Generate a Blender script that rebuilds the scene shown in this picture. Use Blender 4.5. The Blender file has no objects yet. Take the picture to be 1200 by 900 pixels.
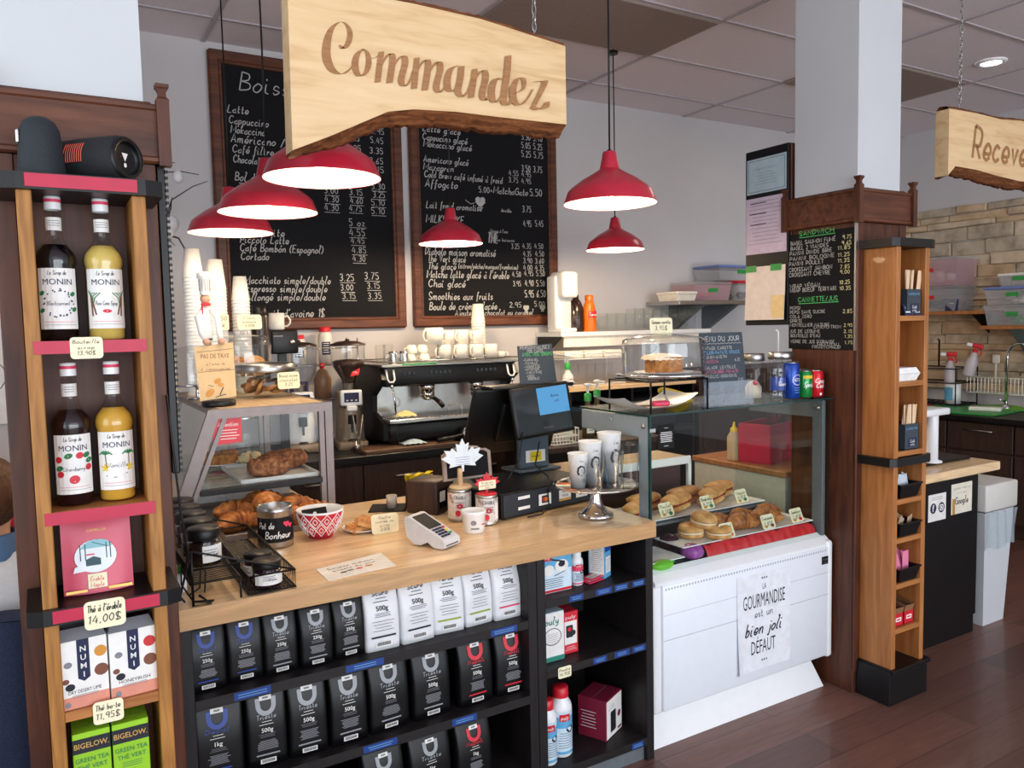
import bpy, bmesh, math, random
from mathutils import Vector, Matrix
random.seed(7)
R = math.radians
scene = bpy.context.scene
COL = scene.collection

# ---------------------------------------------------------------- camera
cam_d = bpy.data.cameras.new('camera')
cam = bpy.data.objects.new('camera', cam_d)
COL.objects.link(cam)
cam_d.sensor_width = 36.0
cam_d.lens = 36.0 * 925.14 / 1200.0
cam_d.clip_start = 0.05
_yaw, _pit, _rol = 0.53561, -0.07299, -0.0208976
_f = Vector((math.sin(_yaw) * math.cos(_pit), math.cos(_yaw) * math.cos(_pit), math.sin(_pit)))
_r = _f.cross(Vector((0, 0, 1))).normalized()
_u = _r.cross(_f)
_r, _u = math.cos(_rol) * _r + math.sin(_rol) * _u, math.cos(_rol) * _u - math.sin(_rol) * _r
cam.matrix_world = Matrix(((_r.x, _u.x, -_f.x, -1.914), (_r.y, _u.y, -_f.y, -2.203),
                           (_r.z, _u.z, -_f.z, 1.65), (0, 0, 0, 1)))
scene.camera = cam

# ---------------------------------------------------------------- light of the place
scene.view_settings.view_transform = 'Standard'
scene.view_settings.look = 'None'
scene.view_settings.gamma = 1.0
scene.view_settings.use_curve_mapping = False
scene.view_settings.exposure = 0.1
scene.cycles.transparent_max_bounces = 24
scene.cycles.max_bounces = 8
scene.cycles.use_denoising = True
scene.cycles.caustics_reflective = False
scene.cycles.caustics_refractive = False
world = bpy.data.worlds.new('daylight')
scene.world = world
world.use_nodes = True
world.node_tree.nodes['Background'].inputs[0].default_value = (0.86, 0.92, 1.0, 1)
world.node_tree.nodes['Background'].inputs[1].default_value = 0.95

def area_light(name, loc, rot, sx, sy, power, col):
    d = bpy.data.lights.new(name, 'AREA')
    d.shape = 'RECTANGLE'; d.size = sx; d.size_y = sy; d.energy = power; d.color = col
    o = bpy.data.objects.new(name, d); COL.objects.link(o)
    o.location = loc; o.rotation_euler = rot
    return o
# shop windows far behind and to the left of the photographer
area_light('shopfront_daylight', (-0.4, -6.4, 1.5), (R(106), 0, 0), 7.0, 2.6, 300, (0.88, 0.94, 1.0))
area_light('side_window_daylight', (-4.2, -1.6, 1.9), (R(92), 0, R(-84)), 3.2, 2.0, 60, (0.9, 0.95, 1.0))
area_light('kitchen_fill_light', (2.9, 1.3, 3.27), (0, 0, 0), 1.1, 0.5, 7, (1.0, 0.9, 0.78))  # added fill that brightens the back of the room; no real ceiling fixture
LAMP_POWER = 10.0

# ---------------------------------------------------------------- materials
def lin(c):
    return tuple(((v / 255.0) / 12.92 if v / 255.0 <= 0.04045 else ((v / 255.0 + 0.055) / 1.055) ** 2.4) for v in c) + (1.0,)
MATS = {}
def newmat(name):
    m = bpy.data.materials.new(name); m.use_nodes = True
    nt = m.node_tree; nt.nodes.clear()
    out = nt.nodes.new('ShaderNodeOutputMaterial')
    MATS[name] = m
    return m, nt, out
def link(nt, a, b): nt.links.new(a, b)
def principled(nt, out, rough=.5, metal=0.0, coat=0.0, spec=None):
    b = nt.nodes.new('ShaderNodeBsdfPrincipled')
    b.inputs['Roughness'].default_value = rough
    b.inputs['Metallic'].default_value = metal
    b.inputs['Coat Weight'].default_value = coat
    if spec is not None: b.inputs['Specular IOR Level'].default_value = spec
    link(nt, b.outputs[0], out.inputs[0])
    return b
def coords(nt, scale=(1, 1, 1), rot=(0, 0, 0), gen=False):
    tc = nt.nodes.new('ShaderNodeTexCoord'); mp = nt.nodes.new('ShaderNodeMapping')
    mp.inputs['Scale'].default_value = scale; mp.inputs['Rotation'].default_value = rot
    link(nt, tc.outputs['Object'], mp.inputs[0])
    return mp.outputs[0]
def ramp(nt, fac, stops):
    r = nt.nodes.new('ShaderNodeValToRGB')
    e = r.color_ramp.elements
    while len(e) < len(stops): e.new(0.5)
    for k, (p, c) in enumerate(stops):
        e[k].position = p; e[k].color = c
    link(nt, fac, r.inputs[0])
    return r.outputs[0]
def noise(nt, vec, scale, detail=3, dist=0.0):
    n = nt.nodes.new('ShaderNodeTexNoise')
    n.inputs['Scale'].default_value = scale; n.inputs['Detail'].default_value = detail
    n.inputs['Distortion'].default_value = dist
    link(nt, vec, n.inputs['Vector'])
    return n.outputs['Fac']
def bump(nt, b, h, strength=.2, dist=.002):
    k = nt.nodes.new('ShaderNodeBump'); k.inputs['Strength'].default_value = strength; k.inputs['Distance'].default_value = dist
    link(nt, h, k.inputs['Height']); link(nt, k.outputs[0], b.inputs['Normal'])
def sc(c, k): return tuple(max(0, min(1, v * k)) for v in c[:3]) + (1.0,)
def plain(name, c, rough=.5, metal=0.0, coat=0.0, var=.06, nscale=30, bmp=0.0, spec=None):
    """a painted / moulded surface with a slight mottled variation"""
    m, nt, out = newmat(name)
    b = principled(nt, out, rough, metal, coat, spec)
    col = lin(c)
    v = coords(nt)
    n = noise(nt, v, nscale, 2)
    link(nt, ramp(nt, n, [(.3, sc(col, 1 - var)), (.7, sc(col, 1 + var))]), b.inputs['Base Color'])
    if bmp: bump(nt, b, n, bmp)
    return m
def wood(name, ca, cb, scale=(1, 12, 12), nscale=4, rough=.4, coat=0.0, bmp=.05, cc=None, spec=.35):
    m, nt, out = newmat(name)
    b = principled(nt, out, rough, 0, coat, spec)
    v = coords(nt, scale)
    n = noise(nt, v, nscale, 6, .6)
    st = [(.3, lin(ca)), (.7, lin(cb))]
    if cc: st = [(.25, lin(ca)), (.5, lin(cb)), (.78, lin(cc))]
    link(nt, ramp(nt, n, st), b.inputs['Base Color'])
    if bmp: bump(nt, b, n, bmp, .003)
    return m
def thin_glass(name, tint=(1, 1, 1), refl=1.0, rough=.02, ior=1.45):
    m, nt, out = newmat(name)
    mx = nt.nodes.new('ShaderNodeMixShader'); tr = nt.nodes.new('ShaderNodeBsdfTransparent'); gl = nt.nodes.new('ShaderNodeBsdfGlossy')
    fr = nt.nodes.new('ShaderNodeLayerWeight'); fr.inputs['Blend'].default_value = .5
    pw = nt.nodes.new('ShaderNodeMath'); pw.operation = 'POWER'; pw.inputs[1].default_value = 4.0
    mu = nt.nodes.new('ShaderNodeMath'); mu.operation = 'MULTIPLY_ADD'; mu.inputs[1].default_value = .55 * refl; mu.inputs[2].default_value = .04 * refl
    n = noise(nt, coords(nt), 12, 1)
    link(nt, ramp(nt, n, [(.2, sc(tint, .99)), (.8, sc(tint, 1.0))]), tr.inputs[0])
    gl.inputs['Roughness'].default_value = rough
    link(nt, fr.outputs['Facing'], pw.inputs[0]); link(nt, pw.outputs[0], mu.inputs[0]); link(nt, mu.outputs[0], mx.inputs[0])
    link(nt, tr.outputs[0], mx.inputs[1]); link(nt, gl.outputs[0], mx.inputs[2]); link(nt, mx.outputs[0], out.inputs[0])
    return m
def milky(name, c, alpha=.5, rough=.35):
    """translucent plastic"""
    m, nt, out = newmat(name)
    mx = nt.nodes.new('ShaderNodeMixShader'); tr = nt.nodes.new('ShaderNodeBsdfTransparent')
    b = nt.nodes.new('ShaderNodeBsdfPrincipled'); b.inputs['Roughness'].default_value = rough
    col = lin(c); n = noise(nt, coords(nt), 15, 2)
    link(nt, ramp(nt, n, [(.3, sc(col, .95)), (.7, col)]), b.inputs['Base Color'])
    mx.inputs[0].default_value = alpha
    link(nt, tr.outputs[0], mx.inputs[1]); link(nt, b.outputs[0], mx.inputs[2]); link(nt, mx.outputs[0], out.inputs[0])
    return m
def glow(name, c, strength):
    m, nt, out = newmat(name)
    e = nt.nodes.new('ShaderNodeEmission'); e.inputs[1].default_value = strength
    n = noise(nt, coords(nt), 3, 1)
    link(nt, ramp(nt, n, [(.2, sc(lin(c), .98)), (.8, lin(c))]), e.inputs[0])
    link(nt, e.outputs[0], out.inputs[0])
    return m
def speckle(name, stops, nscale=40, rough=.7, bmp=.4, detail=4):
    m, nt, out = newmat(name)
    b = principled(nt, out, rough)
    n = noise(nt, coords(nt), nscale, detail, .3)
    link(nt, ramp(nt, n, [(p, lin(c)) for p, c in stops]), b.inputs['Base Color'])
    bump(nt, b, n, bmp, .004)
    return m

M = {}
M['wall'] = plain('wall_paint', (204, 201, 202), .85, nscale=3, var=.02)
M['white_wall'] = plain('column_paint', (200, 203, 206), .8, nscale=3, var=.02)
M['ceil'] = plain('ceiling_tile', (232, 224, 230), .95, nscale=120, var=.05, bmp=.1)
M['ceil_dark'] = plain('ceiling_tile_brown', (150, 134, 126), .9, nscale=60)
M['grid'] = plain('ceiling_grid_paint', (186, 178, 184), .6)
M['mahog'] = wood('mahogany', (60, 31, 20), (98, 54, 35), (9, 9, 1), 4, .45)
M['mahog_h'] = wood('mahogany_rail', (68, 36, 23), (108, 62, 40), (1, 9, 9), 4, .45)
M['oak'] = wood('orange_oak', (150, 92, 46), (184, 122, 68), (9, 9, .8), 5, .45, .1)
M['oak_h'] = wood('oak_shelf', (152, 94, 48), (186, 124, 70), (.8, 9, 9), 5, .45, .1)
M['oak_y'] = wood('golden_oak', (136, 88, 38), (178, 124, 62), (14, 14, 1.2), 6, .5)
M['maple'] = None
M['black'] = plain('black_plastic', (13, 13, 15), .4, spec=.35)
M['black_matt'] = plain('black_matt', (16, 16, 18), .75, spec=.3)
M['blackwood'] = wood('black_melamine', (22, 19, 20), (36, 31, 32), (1.5, 14, 14), 5, .5)
M['blackwood_v'] = wood('black_melamine_upright', (19, 16, 17), (32, 28, 29), (14, 14, 1.5), 5, .5)
M['espresso_wood'] = wood('dark_espresso_front', (44, 30, 26), (66, 46, 38), (12, 12, 1.2), 5, .5)
M['pink'] = plain('pink_card', (184, 18, 60), .45)
M['white'] = plain('white_gloss', (238, 240, 242), .3, var=.012)
M['white_matt'] = plain('white_paper', (240, 240, 238), .8)
M['cream'] = plain('cream_card', (244, 236, 200), .75)
M['label'] = plain('white_label', (236, 234, 230), .6)
M['ink'] = plain('dark_ink', (28, 30, 40), .7)
M['ink_blue'] = plain('navy_ink', (26, 34, 70), .7)
M['ink_grey'] = plain('grey_ink', (130, 130, 136), .7)
M['chalk'] = plain('white_chalk', (184, 184, 182), .95)
M['chalk_y'] = plain('yellow_chalk', (222, 214, 160), .95)
M['chalk_g'] = plain('green_chalk', (86, 190, 110), .95)
M['chalk_p'] = plain('pink_chalk', (206, 110, 140), .95)
M['chalk_b'] = plain('blue_chalk', (120, 170, 214), .95)
M['board'] = plain('chalkboard_slate', (20, 20, 23), .8, nscale=2, var=.15, spec=.2)
M['slate'] = plain('grey_slate', (52, 64, 74), .6, nscale=4, var=.1)
M['steel'] = plain('brushed_steel', (180, 178, 176), .3, 1.0)
M['chrome'] = plain('chrome', (225, 225, 226), .08, 1.0)
M['alu'] = plain('aluminium', (122, 112, 110), .42, .5)
M['greymetal'] = plain('grey_metal', (112, 120, 126), .45, .3)
M['red_enamel'] = plain('red_enamel', (188, 32, 56), .28, 0, .3)
M['lamp_in'] = plain('lamp_white_inside', (250, 248, 244), .5)
M['glass'] = thin_glass('clear_glass', (.97, .985, .98), .8)
M['plastic'] = thin_glass('clear_plastic', (.95, .96, .96), 2.2, .06)
M['case_glass'] = thin_glass('case_glass', (.95, .98, .965), .55)
M['glass_edge'] = plain('green_glass_edge', (22, 62, 58), .15)
M['blue_tag'] = plain('blue_label_tape', (24, 62, 136), .45)
M['red'] = plain('red_plastic', (206, 30, 46), .4)
M['crimson'] = plain('crimson_plastic', (200, 26, 66), .35)
M['green'] = plain('green_plastic', (40, 150, 66), .4)
M['lime'] = plain('lime_plastic', (112, 200, 40), .4)
M['yellow'] = plain('yellow_cloth', (232, 206, 30), .8, bmp=.3)
M['brown'] = plain('brown_card', (140, 100, 66), .8)
M['bread'] = speckle('bread_crust', [(.3, (186, 120, 60)), (.55, (220, 166, 100)), (.8, (240, 206, 150))], 22, .6, .2)
M['croissant'] = speckle('croissant_crust', [(.3, (126, 66, 24)), (.55, (182, 110, 48)), (.8, (216, 156, 84))], 26, .45, .3)
M['crumb'] = speckle('streusel', [(.3, (84, 48, 28)), (.5, (140, 84, 50)), (.75, (186, 132, 88))], 60, .85, 1.0)
M['cake'] = speckle('cake_crumb', [(.3, (140, 84, 34)), (.6, (184, 122, 58)), (.8, (206, 150, 84))], 70, .85, .6)
M['icing'] = plain('icing', (240, 226, 204), .6, bmp=.4)
M['cookie'] = speckle('cookie', [(.3, (92, 56, 30)), (.5, (172, 118, 66)), (.8, (204, 156, 98))], 45, .8, .5)
M['cheese'] = speckle('pizza_cheese', [(.3, (198, 120, 40)), (.6, (230, 176, 80)), (.8, (240, 206, 130))], 30, .6, .5)
M['bean'] = speckle('coffee_beans', [(.35, (22, 12, 8)), (.6, (62, 36, 24)), (.8, (90, 56, 38))], 90, .5, 1.0)
M['bag_black'] = plain('black_foil_bag', (11, 11, 13), .38, nscale=14, bmp=.25, spec=.3)
M['bag_white'] = plain('white_foil_bag', (226, 228, 232), .4, nscale=14, bmp=.2)
M['denim'] = plain('navy_denim', (30, 40, 66), .9, nscale=200, var=.3)
M['hair'] = wood('brown_hair', (58, 34, 22), (104, 66, 42), (30, 30, 2), 5, .6)
M['skin'] = plain('skin', (206, 158, 132), .55)
CH1=[(-0.414, 1.399, 0.117, 'Boissons chaudes', 0.585), (-0.487, 1.265, 0.044, 'Latte', 0.125), (-0.48, 1.203, 0.044, 'Cappuccino', 0.23), (-0.473, 1.15, 0.044, 'Mokaccino', 0.2), (-0.475, 1.097, 0.049, 'Américano / Long', 0.457), (-0.468, 1.039, 0.044, 'Café filtre', 0.241), (-0.466, 0.981, 0.044, 'Chocolat', 0.156), (-0.461, 0.878, 0.049, 'Bol de chocolat', 0.345), (-0.449, 0.82, 0.044, 'Thé', 0.103), (-0.446, 0.564, 0.045, 'Flat white', 0.265), (-0.448, 0.519, 0.045, 'Piccolo Latte', 0.29), (-0.45, 0.47, 0.045, 'Café Bombón (Espagnol)', 0.502), (-0.448, 0.42, 0.045, 'Cortado', 0.168), (-0.435, 0.281, 0.045, 'Macchiato simple/double', 0.527), (-0.427, 0.231, 0.045, 'Espresso simple/double', 0.496), (-0.429, 0.18, 0.045, 'Allongé simple/double', 0.485), (-0.329, 0.078, 0.051, "Lait d'avoine 1$", 0.376), (0.225, 1.176, 0.037, '4.95', 0.089), (0.384, 1.234, 0.037, '4.95', 0.098), (0.382, 1.176, 0.037, '5.45', 0.092), (0.228, 1.114, 0.037, '3.25', 0.095), (0.374, 1.111, 0.037, '3.35', 0.098), (0.372, 1.047, 0.037, '3.65', 0.098), (0.37, 0.994, 0.037, '5.15', 0.104), (0.378, 0.887, 0.038, '5.30', 0.099), (0.387, 0.835, 0.038, '3.25', 0.087), (0.374, 0.785, 0.038, '5.10', 0.099), (0.372, 0.732, 0.038, '5.10', 0.099), (0.071, 0.84, 0.036, '3.00', 0.093), (0.069, 0.788, 0.036, '4.30', 0.098), (0.066, 0.736, 0.037, '4.30', 0.098), (0.229, 0.84, 0.037, '3.15', 0.096), (0.233, 0.788, 0.037, '4.60', 0.09), (0.225, 0.74, 0.037, '4.75', 0.09), (0.222, 0.649, 0.043, '5 oz', 0.113), (0.22, 0.586, 0.043, '4.55', 0.113), (0.229, 0.538, 0.037, '4.45', 0.096), (0.233, 0.479, 0.037, '4.85', 0.102), (0.236, 0.426, 0.037, '4.30', 0.091), (0.148, 0.302, 0.043, '3.25', 0.1), (0.311, 0.314, 0.043, '3.75', 0.104), (0.151, 0.243, 0.037, '3.00', 0.089), (0.326, 0.255, 0.038, '3.15', 0.093), (0.16, 0.19, 0.037, '3.15', 0.095), (0.33, 0.19, 0.038, '3.35', 0.099)]
CH2=[(-0.474, 1.289, 0.044, 'Latté glacé', 0.284), (-0.476, 1.233, 0.044, 'Cappucino glacé', 0.336), (-0.471, 1.19, 0.044, 'Mokaccino glacé', 0.363), (-0.474, 1.09, 0.044, 'Americano glacé', 0.337), (-0.476, 1.04, 0.044, 'Mazagran', 0.227), (-0.471, 0.991, 0.044, 'Cold Brew café infusé à froid', 0.6), (-0.467, 0.93, 0.05, 'Affogato', 0.247), (-0.063, 0.918, 0.04, '5.00+', 0.115), (0.051, 0.92, 0.047, 'MatchaGato', 0.287), (-0.465, 0.791, 0.045, 'Lait froid aromatisé', 0.426), (-0.468, 0.696, 0.05, 'MILKSHAKE', 0.287), (-0.005, 0.578, 0.07, 'THE', 0.089), (-0.481, 0.483, 0.051, 'Diabolo maison aromatisé', 0.542), (-0.464, 0.438, 0.045, 'Thé Vert glacé', 0.288), (-0.465, 0.387, 0.045, 'Thé glacé', 0.216), (-0.236, 0.397, 0.035, '(citron/pêche/mangue/framboise)', 0.476), (-0.473, 0.331, 0.051, "Matcha latte glacé à l'érable", 0.641), (-0.463, 0.269, 0.051, 'Chaï glacé', 0.282), (-0.465, 0.184, 0.051, 'Smoothies aux fruits', 0.497), (-0.461, 0.116, 0.051, 'Boule de crème glacée', 0.526), (-0.271, 0.074, 0.041, 'Ajoutez du chocolat ou caramel', 0.633), (0.29, 1.31, 0.041, '5.30 5.40', 0.18), (0.288, 1.251, 0.041, '5.05 5.25', 0.18), (0.287, 1.191, 0.042, '5.25 5.75', 0.187), (0.284, 1.09, 0.042, '3.50 3.75', 0.18), (0.178, 1.052, 0.035, '4.55 4.95', 0.191), (0.177, 1.005, 0.035, '3.75 4.95', 0.191), (0.352, 0.922, 0.048, '5.50', 0.109), (0.285, 0.804, 0.042, '3.75', 0.079), (0.29, 0.703, 0.042, '4.95', 0.072), (0.391, 0.707, 0.042, '5.45', 0.073), (0.187, 0.543, 0.036, '3.25', 0.071), (0.279, 0.546, 0.036, '4.35', 0.079), (0.38, 0.549, 0.036, '4.50', 0.081), (0.285, 0.492, 0.036, '4.35', 0.072), (0.386, 0.495, 0.037, '4.50', 0.081), (0.284, 0.444, 0.036, '3.90 3.60', 0.182), (0.283, 0.395, 0.036, '4.00 4.35', 0.182), (0.189, 0.345, 0.036, '4.50', 0.078), (0.289, 0.353, 0.036, '4.95 5.50', 0.182), (0.195, 0.279, 0.036, '3.95', 0.071), (0.294, 0.28, 0.042, '4.90 5.50', 0.175), (0.292, 0.201, 0.049, '5.95 6.50', 0.183), (0.163, 0.129, 0.036, '2.95', 0.106), (0.371, 0.134, 0.037, '5.00', 0.096), (0.11, 0.795, 0.024, 'choix au tableau', 0.083), (0.017, 0.649, 0.023, 'Maison à l’eau', 0.145), (0.016, 0.62, 0.023, 'Citron', 0.062), (0.015, 0.59, 0.023, 'Toutes boissons', 0.201)]
CH3=[(-0.113, 0.51, 0.023, 'SANDWICH', 0.189), (-0.16, 0.472, 0.019, 'BAGEL SAUMON FUMÉ', 0.241), (-0.16, 0.449, 0.019, 'BAGEL 2 VIANDES', 0.206), (-0.165, 0.426, 0.019, 'PANINI DINDE BRIE', 0.229), (-0.165, 0.402, 0.019, 'PANINI BOLOGNE', 0.242), (-0.169, 0.379, 0.02, 'PANINI POULET', 0.19), (-0.169, 0.352, 0.02, 'CROISSANT JAMBON', 0.234), (-0.169, 0.329, 0.02, 'CROISSANT CHEVRE', 0.225), (0.114, 0.474, 0.018, '9.75', 0.046), (0.11, 0.449, 0.018, '9.65', 0.05), (0.089, 0.43, 0.018, '11.85', 0.067), (0.09, 0.4, 0.018, '11.25', 0.063), (0.09, 0.375, 0.018, '11.35', 0.063), (0.103, 0.348, 0.018, '7.85', 0.05), (0.103, 0.326, 0.018, '9.00', 0.05), (-0.164, 0.277, 0.02, 'WRAP VÉGAN', 0.167), (-0.164, 0.258, 0.02, 'WRAP BOEUF TERIYAKI', 0.251), (0.099, 0.282, 0.018, '10.25', 0.055), (0.1, 0.256, 0.018, '10.35', 0.059), (-0.116, 0.213, 0.023, 'CANNETTE/JUS', 0.212), (-0.163, 0.179, 0.016, 'PEPSI', 0.062), (-0.163, 0.16, 0.016, 'PEPSI SANS SUCRE', 0.194), (-0.163, 0.14, 0.016, 'COLA ZERO', 0.123), (-0.163, 0.12, 0.016, 'SPRITE', 0.072), (-0.163, 0.101, 0.016, 'MONTELLIER NATURE', 0.217), (-0.031, 0.092, 0.015, 'LIME/CITRON', 0.145), (-0.163, 0.073, 0.016, 'JUS DE LEGUME', 0.168), (-0.158, 0.053, 0.016, "BOUTEILLE D'EAU", 0.163), (-0.158, 0.026, 0.016, "VERRE DE JUS D'ORANGE", 0.238), (-0.012, 0.015, 0.015, 'FRUIT/EAU', 0.114), (-0.039, 0.003, 0.015, 'FROID/CHAUD', 0.15), (0.118, 0.157, 0.018, '2.85', 0.05), (0.123, 0.098, 0.015, '2.95', 0.046), (0.123, 0.072, 0.015, '2.15', 0.046), (0.127, 0.05, 0.015, '1.35', 0.042), (0.128, 0.024, 0.015, '1.75', 0.042)]
CH4=[(-0.153, 0.258, 0.02, 'MENU DU JOUR', 0.265), (-0.154, 0.223, 0.014, 'POTAGE CAROTTE', 0.24), (-0.154, 0.21, 0.014, 'CELERI-PATATE DOUCE', 0.27), (-0.154, 0.196, 0.014, 'CUMIN-ANETH', 0.206), (-0.154, 0.183, 0.014, 'MAIZENA', 0.132), (0.047, 0.178, 0.014, '4.75', 0.065), (-0.154, 0.155, 0.014, 'SALADE LENTILLE', 0.231), (-0.154, 0.142, 0.014, 'CONCOMBRE-TOMATE', 0.246), (-0.154, 0.128, 0.014, 'BASILIC-OIGNONS', 0.231), (0.077, 0.116, 0.014, '3.45', 0.06)]
CH5=[(-0.053, 0.147, 0.015, 'PERSONNALISEZ', 0.164), (-0.019, 0.131, 0.013, 'VOS CAFES', 0.089), (-0.045, 0.117, 0.015, 'AVEC NOS SIROPS', 0.165), (-0.041, 0.095, 0.011, '-CARAMEL', 0.084), (-0.037, 0.08, 0.011, '-VANILLE', 0.075), (-0.038, 0.065, 0.011, '-NOISETTE', 0.088), (-0.038, 0.054, 0.011, '-AMANDE', 0.084), (-0.034, 0.039, 0.011, '-MENTHE', 0.093), (-0.03, 0.024, 0.011, '-COCO', 0.044), (-0.026, 0.012, 0.011, '-CHOCOLAT', 0.066)]
SG=[[(-0.4422, 0.2232, 0.006), (-0.4305, 0.216, 0.0158), (-0.4158, 0.237, 0.0159), (-0.4118, 0.2633, 0.0135), (-0.4231, 0.2829, 0.0073), (-0.4411, 0.2837, 0.0072), (-0.4646, 0.2612, 0.0155), (-0.4779, 0.2214, 0.0214), (-0.4795, 0.1819, 0.0227), (-0.4652, 0.1531, 0.0204), (-0.4403, 0.1464, 0.0146), (-0.4155, 0.163, 0.0074), (-0.3975, 0.1886, 0.0049)], [(-0.3753, 0.2235, 0.0075), (-0.3925, 0.2065, 0.0161), (-0.4004, 0.1767, 0.0185), (-0.3915, 0.1493, 0.0149), (-0.3714, 0.1578, 0.0138), (-0.3605, 0.1854, 0.0164), (-0.3632, 0.2138, 0.0113), (-0.3753, 0.2235, 0.0062)], [(-0.3616, 0.2072, 0.005), (-0.3462, 0.202, 0.0051), (-0.332, 0.2117, 0.0051)], [(-0.3214, 0.2244, 0.0153), (-0.3277, 0.1902, 0.0166), (-0.3358, 0.1384, 0.0166)], [(-0.3296, 0.1725, 0.0051), (-0.3112, 0.2073, 0.0077), (-0.2934, 0.2234, 0.0142), (-0.2889, 0.2048, 0.0182), (-0.3007, 0.1414, 0.0181)], [(-0.2943, 0.1776, 0.0052), (-0.2725, 0.2101, 0.0078), (-0.2545, 0.2223, 0.0158), (-0.2513, 0.2015, 0.0185), (-0.2646, 0.1552, 0.0184), (-0.2573, 0.1384, 0.0132), (-0.2398, 0.1526, 0.0066), (-0.2239, 0.1936, 0.0053)], [(-0.2136, 0.2237, 0.0161), (-0.2187, 0.1884, 0.0174), (-0.2258, 0.1348, 0.0174)], [(-0.2213, 0.1701, 0.0053), (-0.2035, 0.2055, 0.0081), (-0.1828, 0.2224, 0.015), (-0.1794, 0.203, 0.0191), (-0.1923, 0.135, 0.019)], [(-0.1843, 0.1753, 0.0054), (-0.1629, 0.2085, 0.0082), (-0.1447, 0.222, 0.0166), (-0.1413, 0.1995, 0.0194), (-0.1551, 0.152, 0.0193), (-0.1474, 0.1348, 0.0139), (-0.1304, 0.1492, 0.007), (-0.1156, 0.1787, 0.0056)], [(-0.0807, 0.2217, 0.0099), (-0.1064, 0.2075, 0.0183), (-0.1192, 0.1752, 0.021), (-0.1152, 0.1451, 0.0183), (-0.0955, 0.1477, 0.0127), (-0.0791, 0.1776, 0.0071)], [(-0.0708, 0.2207, 0.0186), (-0.0761, 0.1842, 0.02), (-0.085, 0.146, 0.0199), (-0.0712, 0.1323, 0.0143), (-0.0528, 0.1501, 0.0072), (-0.039, 0.1831, 0.0058)], [(-0.0265, 0.219, 0.0175), (-0.0318, 0.1841, 0.0189), (-0.0418, 0.1329, 0.0189)], [(-0.035, 0.1712, 0.0058), (-0.0152, 0.2051, 0.0088), (0.0056, 0.2193, 0.0162), (0.0094, 0.196, 0.0207), (-0.0037, 0.1471, 0.0207), (0.0062, 0.1314, 0.0148), (0.0213, 0.1472, 0.0074), (0.0337, 0.1677, 0.006)], [(0.0675, 0.2008, 0.0106), (0.045, 0.1996, 0.0195), (0.0293, 0.1671, 0.0224), (0.0343, 0.1311, 0.018), (0.0554, 0.1388, 0.0121), (0.0727, 0.1665, 0.0076)], [(0.0905, 0.2754, 0.0199), (0.0855, 0.2256, 0.0214), (0.0705, 0.1407, 0.0213), (0.0838, 0.1263, 0.0138), (0.0987, 0.1442, 0.0077), (0.1146, 0.1655, 0.0062)], [(0.1122, 0.1652, 0.0062), (0.142, 0.1833, 0.0109), (0.1442, 0.2113, 0.0141), (0.1234, 0.2117, 0.014), (0.1049, 0.1803, 0.0231), (0.1064, 0.1452, 0.0216), (0.1253, 0.1314, 0.0156), (0.153, 0.151, 0.0079), (0.1773, 0.1866, 0.0063)], [(0.1834, 0.2102, 0.0111), (0.2057, 0.2132, 0.0128), (0.2216, 0.2108, 0.0113), (0.1736, 0.1261, 0.0079)], [(0.1761, 0.131, 0.0111), (0.1998, 0.1273, 0.016), (0.2216, 0.1365, 0.0146), (0.2301, 0.154, 0.0081)]]
# ---------------------------------------------------------------- mesh building
def T(x=0, y=0, z=0): return Matrix.Translation((x, y, z))
def RX(a): return Matrix.Rotation(R(a), 4, 'X')
def RY(a): return Matrix.Rotation(R(a), 4, 'Y')
def RZ(a): return Matrix.Rotation(R(a), 4, 'Z')
FRONT = RX(90)                      # drawing plane turned to face -Y
LEFT = RZ(-90) @ RX(90)             # drawing plane turned to face -X
_rb = {}
def _rbox(sx, sy, sz, r, seg):
    k = (round(sx, 5), round(sy, 5), round(sz, 5), round(r, 5), seg)
    if k not in _rb:
        bm = bmesh.new(); bmesh.ops.create_cube(bm, size=1)
        bmesh.ops.scale(bm, vec=(sx, sy, sz), verts=bm.verts)
        if r > 0:
            bmesh.ops.bevel(bm, geom=list(bm.edges), offset=min(r, .49 * min(sx, sy, sz)), segments=seg, affect='EDGES', profile=.5)
        bm.verts.index_update()
        _rb[k] = ([tuple(v.co) for v in bm.verts], [[v.index for v in f.verts] for f in bm.faces]); bm.free()
    return _rb[k]
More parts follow.
